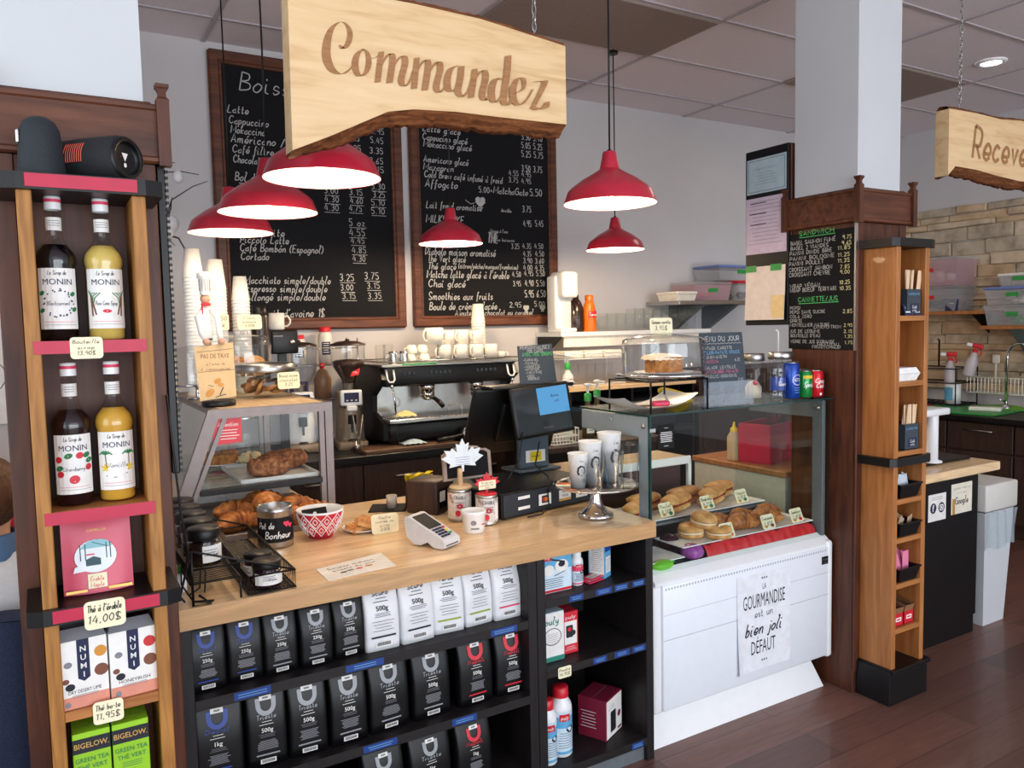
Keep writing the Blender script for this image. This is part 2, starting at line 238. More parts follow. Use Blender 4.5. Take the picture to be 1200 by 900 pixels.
class MB:
    def __init__(s):
        s.v = []; s.f = []; s.mi = []; s.sm = []; s.cur = 0; s.mats = []; s.M = Matrix(); s.st = []; s.warp = None
    def use(s, m):
        if m not in s.mats: s.mats.append(m)
        s.cur = s.mats.index(m); return s
    def push(s, m): s.st.append(s.M); s.M = s.M @ m; return s
    def pop(s): s.M = s.st.pop(); return s
    def add(s, vs, fs, smooth=False):
        if s.cur == 0 and not s.mats: s.mats.append(None)
        o = len(s.v)
        for p in vs:
            if s.warp: p = s.warp(p)
            s.v.append(tuple(s.M @ Vector(p)))
        for f in fs:
            s.f.append([i + o for i in f]); s.mi.append(s.cur); s.sm.append(smooth)
        return s
    def box(s, x0, y0, z0, x1, y1, z1, r=0.0, seg=1):
        vs, fs = _rbox(abs(x1 - x0), abs(y1 - y0), abs(z1 - z0), r, seg)
        cx, cy, cz = (x0 + x1) / 2, (y0 + y1) / 2, (z0 + z1) / 2
        return s.add([(a + cx, b + cy, c + cz) for a, b, c in vs], fs, r > 0 and seg > 1)
    def lathe(s, prof, cx=0, cy=0, n=24, smooth=True, a0=0, a1=360):
        full = abs(a1 - a0) >= 360; k = n if full else n + 1
        vs = []; fs = []
        for (r, z) in prof:
            for i in range(k):
                a = R(a0 + (a1 - a0) * i / n); vs.append((cx + r * math.cos(a), cy + r * math.sin(a), z))
        for j in range(len(prof) - 1):
            for i in range(n):
                i2 = (i + 1) % k
                fs.append([j * k + i, j * k + i2, (j + 1) * k + i2, (j + 1) * k + i])
        return s.add(vs, fs, smooth)
    def disc(s, cx, cy, z, r, n=24, up=True):
        vs = [(cx + r * math.cos(2 * math.pi * i / n), cy + r * math.sin(2 * math.pi * i / n), z) for i in range(n)]
        return s.add(vs, [list(range(n)) if up else list(range(n))[::-1]])
    def cyl(s, cx, cy, z0, z1, r, r2=None, n=20, caps=True):
        r2 = r if r2 is None else r2
        s.lathe([(r, z0), (r2, z1)], cx, cy, n)
        if caps: s.disc(cx, cy, z0, r, n, False); s.disc(cx, cy, z1, r2, n, True)
        return s
    def tube(s, pts, r, n=6, closed=False):
        pts = [Vector(p) for p in pts]; vs = []; fs = []; L = len(pts)
        prev = None
        for i, p in enumerate(pts):
            a = pts[(i - 1) % L] if (i > 0 or closed) else p; b = pts[(i + 1) % L] if (i < L - 1 or closed) else p
            t = (b - a).normalized() if (b - a).length > 1e-9 else Vector((0, 0, 1))
            if prev is None: up = Vector((0, 0, 1)) if abs(t.z) < .9 else Vector((1, 0, 0))
            else: up = prev
            x = t.cross(up).normalized() if t.cross(up).length > 1e-6 else t.orthogonal().normalized(); y = x.cross(t).normalized(); prev = y
            rr = r[i] if isinstance(r, (list, tuple)) else r
            for k in range(n):
                a2 = 2 * math.pi * k / n; vs.append(tuple(p + x * (rr * math.cos(a2)) + y * (rr * math.sin(a2))))
        for i in range(L if closed else L - 1):
            j = (i + 1) % L
            for k in range(n):
                k2 = (k + 1) % n; fs.append([i * n + k, i * n + k2, j * n + k2, j * n + k])
        if not closed: fs.append(list(range(n))[::-1]); fs.append([(L - 1) * n + k for k in range(n)])
        return s.add(vs, fs, n > 4)
    def prism(s, poly, d0, d1):
        """polygon in the local xy plane, extruded along local z from d0 to d1"""
        n = len(poly)
        vs = [(x, y, d0) for x, y in poly] + [(x, y, d1) for x, y in poly]
        fs = [[i, (i + 1) % n, n + (i + 1) % n, n + i] for i in range(n)]
        fs += [list(range(n))[::-1], [n + i for i in range(n)]]
        return s.add(vs, fs)
    def ball(s, cx, cy, cz, rx, ry=None, rz=None, n=14, m=9, f=None):
        ry = rx if ry is None else ry; rz = rx if rz is None else rz
        vs = [(cx, cy, cz - rz)]
        for j in range(1, m):
            t = -math.pi / 2 + math.pi * j / m
            for i in range(n):
                a = 2 * math.pi * i / n
                vs.append((cx + rx * math.cos(t) * math.cos(a), cy + ry * math.cos(t) * math.sin(a), cz + rz * math.sin(t)))
        vs.append((cx, cy, cz + rz))
        if f: vs = [f(p) for p in vs]
        fs = [[0, 1 + (i + 1) % n, 1 + i] for i in range(n)]
        for j in range(m - 2):
            for i in range(n):
                fs.append([1 + j * n + i, 1 + j * n + (i + 1) % n, 1 + (j + 1) * n + (i + 1) % n, 1 + (j + 1) * n + i])
        b = 1 + (m - 2) * n
        fs += [[b + i, b + (i + 1) % n, len(vs) - 1] for i in range(n)]
        return s.add(vs, fs, True)
    def sheet(s, fn, nu, nv, smooth=True):
        vs = [fn(i / nu, j / nv) for j in range(nv + 1) for i in range(nu + 1)]
        fs = [[j * (nu + 1) + i, j * (nu + 1) + i + 1, (j + 1) * (nu + 1) + i + 1, (j + 1) * (nu + 1) + i] for j in range(nv) for i in range(nu)]
        return s.add(vs, fs, smooth)
    def rect(s, x0, y0, x1, y1, z=0.0):
        n = 1
        if s.warp: n = 8
        return s.sheet(lambda u, v: (x0 + (x1 - x0) * u, y0 + (y1 - y0) * v, z), n, 1, False)
    def rrect(s, x0, y0, x1, y1, r, z=0.0, d=0.0):
        p = []
        for cx, cy, a in ((x1 - r, y1 - r, 0), (x0 + r, y1 - r, 90), (x0 + r, y0 + r, 180), (x1 - r, y0 + r, 270)):
            for k in range(4):
                t = R(a + 30 * k); p.append((cx + r * math.cos(t), cy + r * math.sin(t)))
        if d: return s.prism(p, z, z + d)
        return s.add([(x, y, z) for x, y in p], [list(range(len(p)))])
    def poly(s, pts, z=0.0): return s.add([(x, y, z) for x, y in pts], [list(range(len(pts)))])
    def oval(s, cx, cy, rx, ry, z=0.0, n=16, rot=0):
        c, d = math.cos(R(rot)), math.sin(R(rot))
        q = []
        for i in range(n):
            a = 2 * math.pi * i / n; x, y = rx * math.cos(a), ry * math.sin(a); q.append((cx + x * c - y * d, cy + x * d + y * c, z))
        return s.add(q, [list(range(n))])
    def ribbon(s, pts, w, z=0.0):
        L = len(pts)
        if L < 2: return s
        vs = []
        for i, p in enumerate(pts):
            a = pts[max(i - 1, 0)]; b = pts[min(i + 1, L - 1)]
            dx, dy = b[0] - a[0], b[1] - a[1]; l = math.hypot(dx, dy) or 1
            ww = (w[i] if isinstance(w, (list, tuple)) else w) / 2
            ox, oy = -dy / l * ww, dx / l * ww
            vs += [(p[0] + ox, p[1] + oy, z), (p[0] - ox, p[1] - oy, z)]
        return s.add(vs, [[2 * i, 2 * i + 1, 2 * i + 3, 2 * i + 2] for i in range(L - 1)])
    def mesh(s, name):
        me = bpy.data.meshes.new(name)
        me.from_pydata(s.v, [], s.f)
        for m in s.mats: me.materials.append(m)
        me.polygons.foreach_set('material_index', s.mi); me.polygons.foreach_set('use_smooth', s.sm)
        me.update()
        return me
    # ---- writing
    def type(s, txt, x, y, h, w=None, z=.0006, align='L', shear=0.0, bold=0.0):
        """printed lettering, cap height h, optional width w"""
        vs, fs, wd = _type(txt, shear, bold)
        k = h / .73; kx = k if not w else w / max(wd, 1e-4)
        ox = x - (wd * kx if align == 'R' else wd * kx / 2 if align == 'C' else 0)
        return s.add([(ox + a * kx, y + b * k, z) for a, b in vs], fs)
    def hand(s, txt, x, y, h, w=None, z=.0008, pen=.09, align='L', slant=.12, jit=.25):
        """handwriting: single strokes of a pen or a piece of chalk, cap height h"""
        st = []; cx = 0.0
        for ch in txt:
            g, adv = glyph(ch)
            dy = random.uniform(-jit, jit)
            for line in g: st.append([(cx + a + (b - 4) * slant, b - 4 + dy) for a, b in line])
            cx += adv
        k = h / 10.0; kx = k if not w else w / max(cx, .1)
        ox = x - (cx * kx if align == 'R' else cx * kx / 2 if align == 'C' else 0)
        for line in st: s.ribbon([(ox + a * kx, y + b * k) for a, b in line], pen * h, z)
        return s

_tc = {}
def _type(txt, shear, bold):
    k = (txt, shear, bold)
    if k not in _tc:
        c = bpy.data.curves.new('t', 'FONT'); c.body = txt; c.size = 1; c.shear = shear; c.offset = bold; c.resolution_u = 2
        o = bpy.data.objects.new('t', c); COL.objects.link(o)
        bpy.context.view_layer.update()
        me = bpy.data.meshes.new_from_object(o.evaluated_get(bpy.context.evaluated_depsgraph_get()))
        vs = [(v.co.x, v.co.y) for v in me.vertices]; fs = [list(p.vertices) for p in me.polygons]
        x0 = min((v[0] for v in vs), default=0); x1 = max((v[0] for v in vs), default=0)
        _tc[k] = ([(a - x0, b) for a, b in vs], fs, x1 - x0)
        bpy.data.objects.remove(o); bpy.data.curves.remove(c); bpy.data.meshes.remove(me)
    return _tc[k]

_G = {
'a': '5:49 28 07 05 24 46 49|49 45 54', 'b': '5:0e 04|06 29 47 46 24 04', 'c': '5:48 29 07 05 24 45', 'd': '5:48 29 07 05 24 46|4e 46 54',
'e': '5:06 46 48 29 07 05 24 45', 'f': '4:3d 2e 1b 14 11|09 39', 'g': '5:48 29 07 05 24 46|49 43 21 02', 'h': '5:0e 04|06 29 48 44 54',
'i': '3:09 05 14 24|0c 0b', 'j': '3:29 23 11 02|2c 2b', 'k': '5!0e 04|49 06 44', 'l': '3:0e 2e 06 14 24', 'm': '8:09 04|06 29 38 34|37 59 68 64 74',
'n': '5:09 04|06 29 48 45 54', 'o': '5:29 07 05 24 46 48 29', 'p': '5:09 00|07 29 47 46 24 05', 'q': '5:48 29 07 05 24 46|49 40',
'r': '4:09 04|06 28 39', 's': '4:38 19 07 36 35 14 05', 't': '4:1d 15 24 35|09 39', 'u': '5:09 05 24 46|49 45 54', 'v': '5!09 24 49',
'w': '7!09 14 38 54 69', 'x': '5!09 44|49 04', 'y': '5:09 06 25 47|49 43 21 02', 'z': '5!09 49 04 44',
'A': '7!04 3e 64|17 57', 'B': '6:0e 04|0e 4d 4a 09|09 58 55 04', 'C': '7:6c 3e 0b 07 34 66', 'D': '7:0e 04|0e 4d 6a 46 04', 'E': '6!5e 0e 04 54|09 49',
'F': '6!5e 0e 04|09 49', 'G': '7:6c 3e 0b 07 34 65 69 39', 'H': '7!0e 04|6e 64|09 69', 'I': '2!0e 04', 'J': '5:4e 46 24 05', 'K': '6!0e 04|5e 08|19 54',
'L': '6:1e 05 14 54', 'M': '9!04 0e 47 8e 84', 'N': '7!04 0e 64 6e', 'O': '7:3e 0b 07 34 67 6b 3e', 'P': '6:0e 04|0e 4d 5b 48 08',
'Q': '7:3e 0b 07 34 67 6b 3e|46 73', 'R': '6:0e 04|0e 4d 5b 48 08|28 54', 'S': '6:5c 2e 0c 19 47 55 24 05', 'T': '6!0e 6e|3e 34',
'U': '7:0e 06 34 66 6e', 'V': '7!0e 34 6e', 'W': '9!0e 24 4b 64 8e', 'X': '7!0e 64|6e 04', 'Y': '7!0e 39 6e|39 34', 'Z': '7!0e 6e 04 64',
'0': '5:2e 0b 07 24 47 4b 2e', '1': '3!0c 2e 24', '2': '5:0c 2e 4c 4a 04|04 54', '3': '5:0d 3e 4b 29 48 46 24 05', '4': '6!3e 07 57|4b 44',
'5': '5!4e 0e 0a 3a 47 45 24 05', '6': '5:4e 19 06 24 46 38 08', '7': '5!0e 4e 14', '8': '5:29 0b 2e 4b 29 06 24 46 29', '9': '5:4a 19 0c 2e 4c 44',
'.': '2!04 14', ',': '2!15 03', '/': '5!03 4e', '-': '4!08 38', '$': '6:5c 2e 0c 19 47 55 24 05|2f 23', '(': '3:2e 0a 06 23', ')': '3:0e 2a 26 03',
"'": '2!1e 0c', '’': '2!1e 0c', '+': '5!08 48|2a 26', ':': '2!09 08|05 04', '!': '2!0e 07|05 04', ' ': '4!'}
_ACC = {'é': ('e', '2b 4d'), 'è': ('e', '4b 2d'), 'ê': ('e', '1b 2d 4b'), 'à': ('a', '4b 2d'), 'ô': ('o', '1b 2d 4b'), 'ó': ('o', '2b 4d'), 'ï': ('i', '1b 1c'), 'É': ('E', '2f 4h')}
def _pt(t): return (int(t[0], 36), int(t[1], 36))
_gc = {}
def glyph(ch):
    if ch in _gc: return _gc[ch]
    base, acc = (ch, None) if ch not in _ACC else _ACC[ch]
    d = _G.get(base, _G['-'])
    sharp = '!' in d[:2]
    adv, body = d[0], d[2:]
    lines = []
    for ln in body.split('|'):
        p = [_pt(t) for t in ln.split()]
        if len(p) > 2 and not sharp:
            q = []
            for i in range(len(p) - 1):
                a = p[max(i - 1, 0)]; b = p[i]; c = p[i + 1]; e = p[min(i + 2, len(p) - 1)]
                for k in range(3):
                    t = k / 3
                    q.append(tuple(.5 * (2 * b[j] + (c[j] - a[j]) * t + (2 * a[j] - 5 * b[j] + 4 * c[j] - e[j]) * t * t + (3 * b[j] - a[j] - 3 * c[j] + e[j]) * t ** 3) for j in (0, 1)))
            q.append(p[-1]); p = q
        if p: lines.append(p)
    if acc: lines.append([_pt(t) for t in acc.split()])
    _gc[ch] = (lines, int(adv) + 1.6)
    return _gc[ch]

# ---------------------------------------------------------------- scene objects
def tag(o, label, cat, group=None, kind=None):
    if label: o['label'] = label
    if cat: o['category'] = cat
    if group: o['group'] = group
    if kind: o['kind'] = kind
    return o
def thing(name, label, cat, loc=(0, 0, 0), rz=0, group=None):
    o = bpy.data.objects.new(name, None); COL.objects.link(o)
    o.empty_display_size = .05; o.location = loc; o.rotation_euler = (0, 0, R(rz))
    return tag(o, label, cat, group)
def ob(name, mb, mat=None, parent=None, loc=None, rz=0):
    if mat is not None:
        mb.mats = [mat if m is None else m for m in mb.mats] or [mat]
    o = bpy.data.objects.new(name, mb.mesh(name)); COL.objects.link(o)
    if parent: o.parent = parent
    if loc: o.location = loc
    if rz: o.rotation_euler = (0, 0, R(rz))
    return o
def solo(name, mb, mat, label, cat, loc=(0, 0, 0), rz=0, group=None):
    return tag(ob(name, mb, mat, None, loc, rz), label, cat, group)
def struct(name, mb, mat):
    o = ob(name, mb, mat); o['kind'] = 'structure'; return o
def dup(o, loc=None, rz=None, label=None, group=None, parent=None):
    c = o.copy(); COL.objects.link(c)
    if parent: c.parent = parent
    if loc: c.location = loc
    if rz is not None: c.rotation_euler = (0, 0, R(rz))
    if label: c['label'] = label
    if group: c['group'] = group
    for ch in list(o.children): dup(ch, parent=c)
    return c
# ================================================================= THE SETTING
def plank_mat(name, c1, c2, cm, bw, rh, rough=.35, mortar=.002, grain=(1.2, 14, 1), off=.5, coat=.2):
    m, nt, out = newmat(name)
    b = principled(nt, out, rough, 0, coat)
    v = coords(nt)
    br = nt.nodes.new('ShaderNodeTexBrick')
    br.inputs['Scale'].default_value = 1; br.inputs['Brick Width'].default_value = bw; br.inputs['Row Height'].default_value = rh
    br.inputs['Mortar Size'].default_value = mortar; br.offset = off; br.inputs['Bias'].default_value = 0
    br.inputs['Color1'].default_value = lin(c1); br.inputs['Color2'].default_value = lin(c2); br.inputs['Mortar'].default_value = lin(cm)
    link(nt, v, br.inputs['Vector'])
    mp = nt.nodes.new('ShaderNodeMapping'); mp.inputs['Scale'].default_value = grain; link(nt, v, mp.inputs[0])
    n = noise(nt, mp.outputs[0], 5, 6, .8)
    mx = nt.nodes.new('ShaderNodeMix'); mx.data_type = 'RGBA'; mx.blend_type = 'MULTIPLY'; mx.inputs[0].default_value = 1
    link(nt, br.outputs[0], mx.inputs[6]); link(nt, ramp(nt, n, [(.25, (.74, .72, .7, 1)), (.7, (1.1, 1.08, 1.06, 1))]), mx.inputs[7])
    link(nt, mx.outputs[2], b.inputs['Base Color'])
    bump(nt, b, n, .08, .002)
    return m
M['floor'] = plank_mat('dark_walnut_planks', (124, 86, 74), (92, 62, 54), (48, 32, 26), 1.25, .17, .42, .0016)
M['maple'] = plank_mat('maple_butcher_block', (246, 216, 172), (234, 196, 146), (200, 158, 110), .85, .075, .3, .0006, (1.0, 10, 10), .4, .35)
M['stone'] = speckle('ledge_stone', [(.25, (164, 144, 118)), (.5, (204, 184, 156)), (.8, (226, 210, 186))], 9, .9, .8)
M['stone_b'] = speckle('ledge_stone_tan', [(.25, (164, 138, 106)), (.5, (206, 178, 142)), (.8, (226, 204, 172))], 8, .9, .8)
M['stone_c'] = speckle('ledge_stone_grey', [(.25, (142, 130, 112)), (.5, (184, 170, 148)), (.8, (208, 196, 174))], 10, .9, .8)
M['live'] = wood('live_edge_wood', (206, 166, 116), (228, 194, 146), (1.2, 5, 9), 3.5, .5, .1, .05, (236, 206, 162))
M['carve'] = wood('carved_brown', (150, 104, 62), (176, 128, 84), (2, 4, 30), 6, .6)
M['bark'] = wood('bark', (78, 42, 22), (128, 76, 42), (2, 14, 14), 5, .85, 0, .8, (170, 112, 66))

b = MB(); b.box(-4.2, -7, -.1, 6.2, 2.66, 0); struct('floor', b, M['floor'])
CE = 3.31
b = MB(); b.box(-4.2, -7, CE, 6.2, 2.76, CE + .1); struct('ceiling', b, M['ceil'])
b = MB().use(M['grid'])
for k in range(-2, 6): b.box(-1.03 + 1.22 * k - .012, -7, CE - .008, -1.03 + 1.22 * k + .012, 2.66, CE + .004)
for k in range(-15, 1): b.box(-3.3, 2.28 + .62 * k - .011, CE - .007, 4.97, 2.28 + .62 * k + .011, CE + .004)
o = struct('trim_1', b, None)
for k, x0 in enumerate((.19, 2.6)):
    b = MB(); b.box(x0 + .012, 1.04 + .01, CE - .02, x0 + 1.22 - .012, 1.66 - .01, CE - .001, .006); struct('trim_%d' % (k + 2), b, M['ceil_dark'])
b = MB(); b.box(-3.4, 2.66, 0, 5.1, 2.76, CE); struct('wall_back', b, M['wall'])
b = MB(); b.box(4.97, -3.2, 0, 5.07, 2.66, CE); struct('wall_right', b, M['wall'])
# left wall with the big side window
b = MB(); b.box(-3.4, -7, 0, -3.3, 2.66, .8); b.box(-3.4, -7, 2.85, -3.3, 2.66, CE); b.box(-3.4, -7, .8, -3.3, -3.4, 2.85); b.box(-3.4, .1, .8, -3.3, 2.66, 2.85)
struct('wall_left', b, M['wall'])
b = MB(); w = .06
for y0, y1, z0, z1 in ((-3.4, -3.34, .8, 2.85), (.04, .1, .8, 2.85), (-1.68, -1.62, .8, 2.85), (-3.4, .1, .8, .86), (-3.4, .1, 2.79, 2.85)): b.box(-3.39, y0, z0, -3.31, y1, z1, .006)
wf = struct('window_1', b, M['white'])
b = MB(); b.box(-3.355, -3.34, .86, -3.35, .04, 2.79); ob('pane', b, M['glass'], wf)
# stone facing on the right wall
b = MB(); ms = [M['stone'], M['stone'], M['stone_b'], M['stone_c']]
rs = random.Random(3); z = 1.02
while z < 2.58:
    h = min(rs.choice((.05, .065, .08, .1, .12)), 2.6 - z)
    y = 2.66 - rs.uniform(0, .2)
    while y > -3.0:
        l = rs.uniform(.22, .62); d = rs.uniform(.015, .055); b.use(rs.choice(ms))
        vs, fs = _rbox(d, l - .004, h - .004, .008, 1)
        j = [(rs.uniform(-.006, .006), rs.uniform(-.006, .006)) for _ in vs]
        b.add([(4.972 - d / 2 + p[0] + (q[0] if p[0] < 0 else 0), y - l / 2 + p[1], z + h / 2 + p[2] + q[1]) for p, q in zip(vs, j)], fs)
        y -= l
    z += h
struct('wall_right_stone', b, None)

def finial(b, x, y, z, s=.014):
    b.box(x - s, y - s, z - .15, x + s, y + s, z)
    b.push(T(x, y, z)).lathe([(s * 1.45, 0), (s * 1.45, .006), (s * .95, .012), (s * .85, .022), (s * 1.2, .03), (s * 1.5, .034), (s * 1.5, .042), (0, .043)], n=4, smooth=False, a0=45, a1=405).pop()
def pillar(name, x0, x1, y0, y1, cx0, cx1, cy0, cy1, ztrim):
    b = MB(); b.box(x0, y0, 0, x1, y1, ztrim + .01, .004)
    for xa, xb in ((x0, x0 + .045), (x1 - .045, x1)): b.box(xa, y0 - .006, .1, xb, y0 + .01, ztrim - .09, .003)
    struct('pillar_' + name, b, M['mahog'])
    e = .02; b = MB().use(M['mahog_h'])
    b.box(x0 - e, y0 - e, ztrim - .14, x1 + e, y1 + e, ztrim - .012, .004)
    b.box(x0 - e - .006, y0 - e - .006, ztrim - .14, x1 + e + .006, y1 + e + .006, ztrim - .122, .005)
    b.box(x0 - e - .004, y0 - e - .004, ztrim - .016, x1 + e + .004, y1 + e + .004, ztrim, .004)
    b.use(M['mahog'])
    for fx in (x0 - e, x1 + e):
        for fy in (y0 - e, y1 + e): finial(b, fx, fy, ztrim + .005)
    struct('trim_' + name, b, None)
    b = MB(); b.box(cx0, cy0, ztrim - .1, cx1, cy1, CE); struct('column_' + name, b, M['white_wall'])
pillar('left', -1.99, -1.655, -.10, .22, -2.4, -1.672, -.085, .25, 2.195)
pillar('right', 1.08, 1.415, -.05, .29, 1.08, 1.372, -.048, .275, 2.20)

# ================================================================= HANGING SIGNS
def chain(b, x, y, z0, z1, s=1.0):
    z = z0; k = 0
    while z < z1:
        pts = []
        for i in range(10):
            a = 2 * math.pi * i / 10; u = .007 * s * math.cos(a); v = (.017 * s) * math.sin(a)
            pts.append((x + u, y, z + v) if k % 2 == 0 else (x, y + u, z + v))
        b.tube(pts, .0022 * s, 5, True); z += .026 * s; k += 1
def hanging_sign(label, loc, front, low, xs):
    t = thing('hanging_sign', label, 'sign', loc)
    b = MB().push(FRONT); b.prism(front, -.045, .02); b.pop()
    ob('board', b, M['live'], t)
    # bark along the lower edge and the worn upper edge
    rs = random.Random(5); b = MB(); N = 60
    def lerp(pl, x):
        for (xa, za), (xb, zb) in zip(pl, pl[1:]):
            if xa <= x <= xb: return za + (zb - za) * (x - xa) / (xb - xa)
        return pl[-1][1] if x > pl[-1][0] else pl[0][1]
    bot = [p for p in front[1:] if p[0] <= front[-1 if False else 0][0] + 99]
    x0, x1 = low[0][0], low[-1][0]
    rows = []
    for dy, dz in ((-.0205, 0), (0.0, -.012), (.025, -.03), (.047, -.034), (.05, .01)):
        rows.append([(x0 + (x1 - x0) * i / N, dy + rs.uniform(-.004, .004) * (dy > -.02), lerp(low, x0 + (x1 - x0) * i / N) + dz * min(1, .25 + i / 12) + rs.uniform(-.005, .005) * (dy > -.02)) for i in range(N + 1)])
    b.add([p for r_ in rows for p in r_], [[j * (N + 1) + i, (j + 1) * (N + 1) + i, (j + 1) * (N + 1) + i + 1, j * (N + 1) + i + 1] for j in range(4) for i in range(N)], True)
    ob('bark_edge', b, M['bark'], t)
    top = [p for p in front if p[1] > .2]; top = sorted(top)
    b = MB(); rows = []
    for dy, dz in ((-.0202, -.004), (-.008, .014), (.03, .02), (.045, 0)):
        rows.append([(top[0][0] + (top[-1][0] - top[0][0]) * i / N, dy, lerp(top, top[0][0] + (top[-1][0] - top[0][0]) * i / N) + dz + rs.uniform(-.002, .002)) for i in range(N + 1)])
    b.add([p for r_ in rows for p in r_], [[j * (N + 1) + i, j * (N + 1) + i + 1, (j + 1) * (N + 1) + i + 1, (j + 1) * (N + 1) + i] for j in range(3) for i in range(N)], True)
    ob('bark_rim', b, M['bark'], t)
    for x in xs:
        zt = lerp(top, x); b = MB(); b.tube([(x, .012, zt), (x, .012, zt + .05)], .003); chain(b, x, .012, zt + .045, CE - loc[2])
        ob('chain', b, M['steel'], t)
    return t
FR = [(-.578, .361), (-.582, -.071), (-.475, -.022), (-.381, .025), (-.307, .062), (-.228, .078), (-.093, .087), (.077, .089), (.306, .094), (.306, .339), (.1, .36), (-.002, .37), (-.221, .374), (-.334, .372), (-.444, .374)]
t = hanging_sign('live-edge wooden sign reading Commandez hung on chains above the counter', (-.73, -.05, 2.2), FR, FR[1:9], (-.49, .21))
b = MB().push(T(0, -.0212, 0) @ FRONT)
for si, st in enumerate(SG):
    if si > 15: st = [(x, z, w * 1.9) for x, z, w in st]
    L = []
    for i in range(len(st) - 1):
        a, c = st[i], st[i + 1]; p0 = st[max(i - 1, 0)]; p3 = st[min(i + 2, len(st) - 1)]
        for k in range(5):
            q = k / 5
            L.append(tuple(.5 * (2 * a[j] + (c[j] - p0[j]) * q + (2 * p0[j] - 5 * a[j] + 4 * c[j] - p3[j]) * q * q + (3 * a[j] - p0[j] - 3 * c[j] + p3[j]) * q ** 3) for j in range(3)))
    L.append(st[-1])
    # broad-nib stroke: the pen is held flat so upright strokes are wide
    vs = []
    for x, z, w in L: vs += [(x - w * .55, z - w * .14, .0003 * si), (x + w * .55, z + w * .14, .0003 * si)]
    b.add(vs, [[2 * i, 2 * i + 1, 2 * i + 3, 2 * i + 2] for i in range(len(L) - 1)])
b.pop(); ob('lettering', b, M['carve'], t)
FR2 = [(-.44, .31), (-.44, -.0), (-.38, .048), (-.2, .045), (0, .03), (.2, .02), (.45, .03), (.45, .32), (.2, .325), (0, .31), (-.2, .315), (-.38, .312)]
t = hanging_sign('live-edge wooden sign reading Recevez hung on chains beyond the right pillar', (2.26, .02, 2.32), FR2, FR2[1:7], (-.3, .3))
b = MB().push(T(0, -.0212, 0) @ FRONT); b.hand('Recevez', -.24, .1, .155, .6, 0, .12, slant=.2, jit=0); b.pop(); ob('lettering', b, M['carve'], t)

# ================================================================= PENDANT LAMPS
M['bulb'] = glow('bulb_glow', (255, 236, 206), 14)
def pendant(i, loc, label, k):
    t = thing('pendant_lamp', label, 'lamp', loc, 0, 'red pendant lamps above the counters')
    out = [(.18, 0), (.1795, .004), (.163, .047), (.15, .06), (.105, .093), (.06, .118), (.039, .132)]
    b = MB().use(M['red_enamel']); b.lathe(out, n=40); b.use(M['lamp_in']); b.lathe([(.178, .001), (.161, .045), (.148, .058), (.1, .09), (.035, .125), (0, .125)], n=40)
    ob('lamp_shade', b, None, t)
    b = MB(); b.lathe([(.039, .13), (.036, .145), (.026, .195), (.024, .198), (0, .198)], n=24); ob('neck', b, M['red_enamel'], t)
    b = MB(); b.ball(0, 0, .062, .03, .03, .038); ob('bulb', b, M['bulb'], t)
    b = MB(); b.cyl(0, 0, .196, .206, .009, n=10); b.tube([(0, 0, .2), (.002, 0, .6), (0, 0, CE - loc[2])], .0035, 6); b.cyl(0, 0, CE - loc[2] - .02, CE - loc[2] - .0005, .03, n=14)
    ob('cord', b, M['black'], t)
    d = bpy.data.lights.new('bulb_light', 'POINT'); d.energy = LAMP_POWER * k; d.color = (1.0, .74, .46); d.shadow_soft_size = .04
    lo = bpy.data.objects.new('bulb_light', d); COL.objects.link(lo); lo.parent = t; lo.location = (0, 0, .012)
for i, (loc, lb) in enumerate((
    ((-1.137, .232, 2.118), 'largest red pendant lamp, hanging behind the left end of the big wooden sign'),
    ((-1.16, .823, 2.091), 'red pendant lamp second of the left row, partly behind the largest lamp'),
    ((-1.172, 1.438, 2.083), 'red pendant lamp at the back of the left row, over the stacks of paper cups'),
    ((.094, 1.822, 2.118), 'red pendant lamp hanging in front of the iced drinks chalkboard'),
    ((.006, .26, 2.114), 'red pendant lamp hanging on its own over the cup stand and glass case'),
    ((1.175, 1.713, 2.108), 'small far red pendant lamp over the glass shelf by the back wall'))):
    pendant(i, loc, lb, (.8, .6, .32, 2.8, 1.0, 2.8)[i])

# ================================================================= CHALKBOARD MENUS
def menu_frame(t, x0, x1, z1):
    b = MB(); b.box(x0 + .02, -.022, .02, x1 - .02, -.006, z1 - .02); ob('slate', b, M['board'], t)
    b = MB().use(M['mahog_h'])
    for (a, c, e, g) in ((x0, 0, x1, .065), (x0, z1 - .065, x1, z1), (x0, 0, x0 + .065, z1), (x1 - .065, 0, x1, z1)):
        b.box(a, -.042 + .001 * (g - c > .1), c, e, -.004, g, .012)
    for (a, c, e, g) in ((x0 + .05, .05, x1 - .05, .075), (x0 + .05, z1 - .075, x1 - .05, z1 - .05), (x0 + .05, .05, x0 + .075, z1 - .05), (x1 - .075, .05, x1 - .05, z1 - .05)):
        b.box(a, -.032 + .001 * (g - c > .1), c, e, -.02, g, .004)
    ob('frame', b, None, t)
t = thing('chalkboard_menu', 'large framed chalkboard of hot drinks on the back wall, left of the iced drinks board', 'menu board', (-.43, 2.66, 1.655), 0, 'framed chalkboard menus on the back wall')
menu_frame(t, -.585, .59, 1.61)
b = MB().use(M['chalk']).push(T(0, -.0226, 0) @ FRONT)
for x, z, h, s, w in CH1:
    if s.startswith('Boissons'): s, w, h = 'Boissons', .5, h * .9
    pr = s[0].isdigit()
    b.hand(s, x, z, h, w, pen=.11 if h < .06 else .06, slant=0 if pr else .2)
    if pr and z < .9: b.ribbon([(x, z - .012), (x + (w or .08), z - .012)], .003, .0008)
ob('chalk_lettering', b, None, t)
t = thing('chalkboard_menu', 'framed chalkboard of iced drinks on the back wall, behind the single hanging red lamp', 'menu board', (.79, 2.66, 1.655), 0, 'framed chalkboard menus on the back wall')
menu_frame(t, -.578, .578, 1.61)
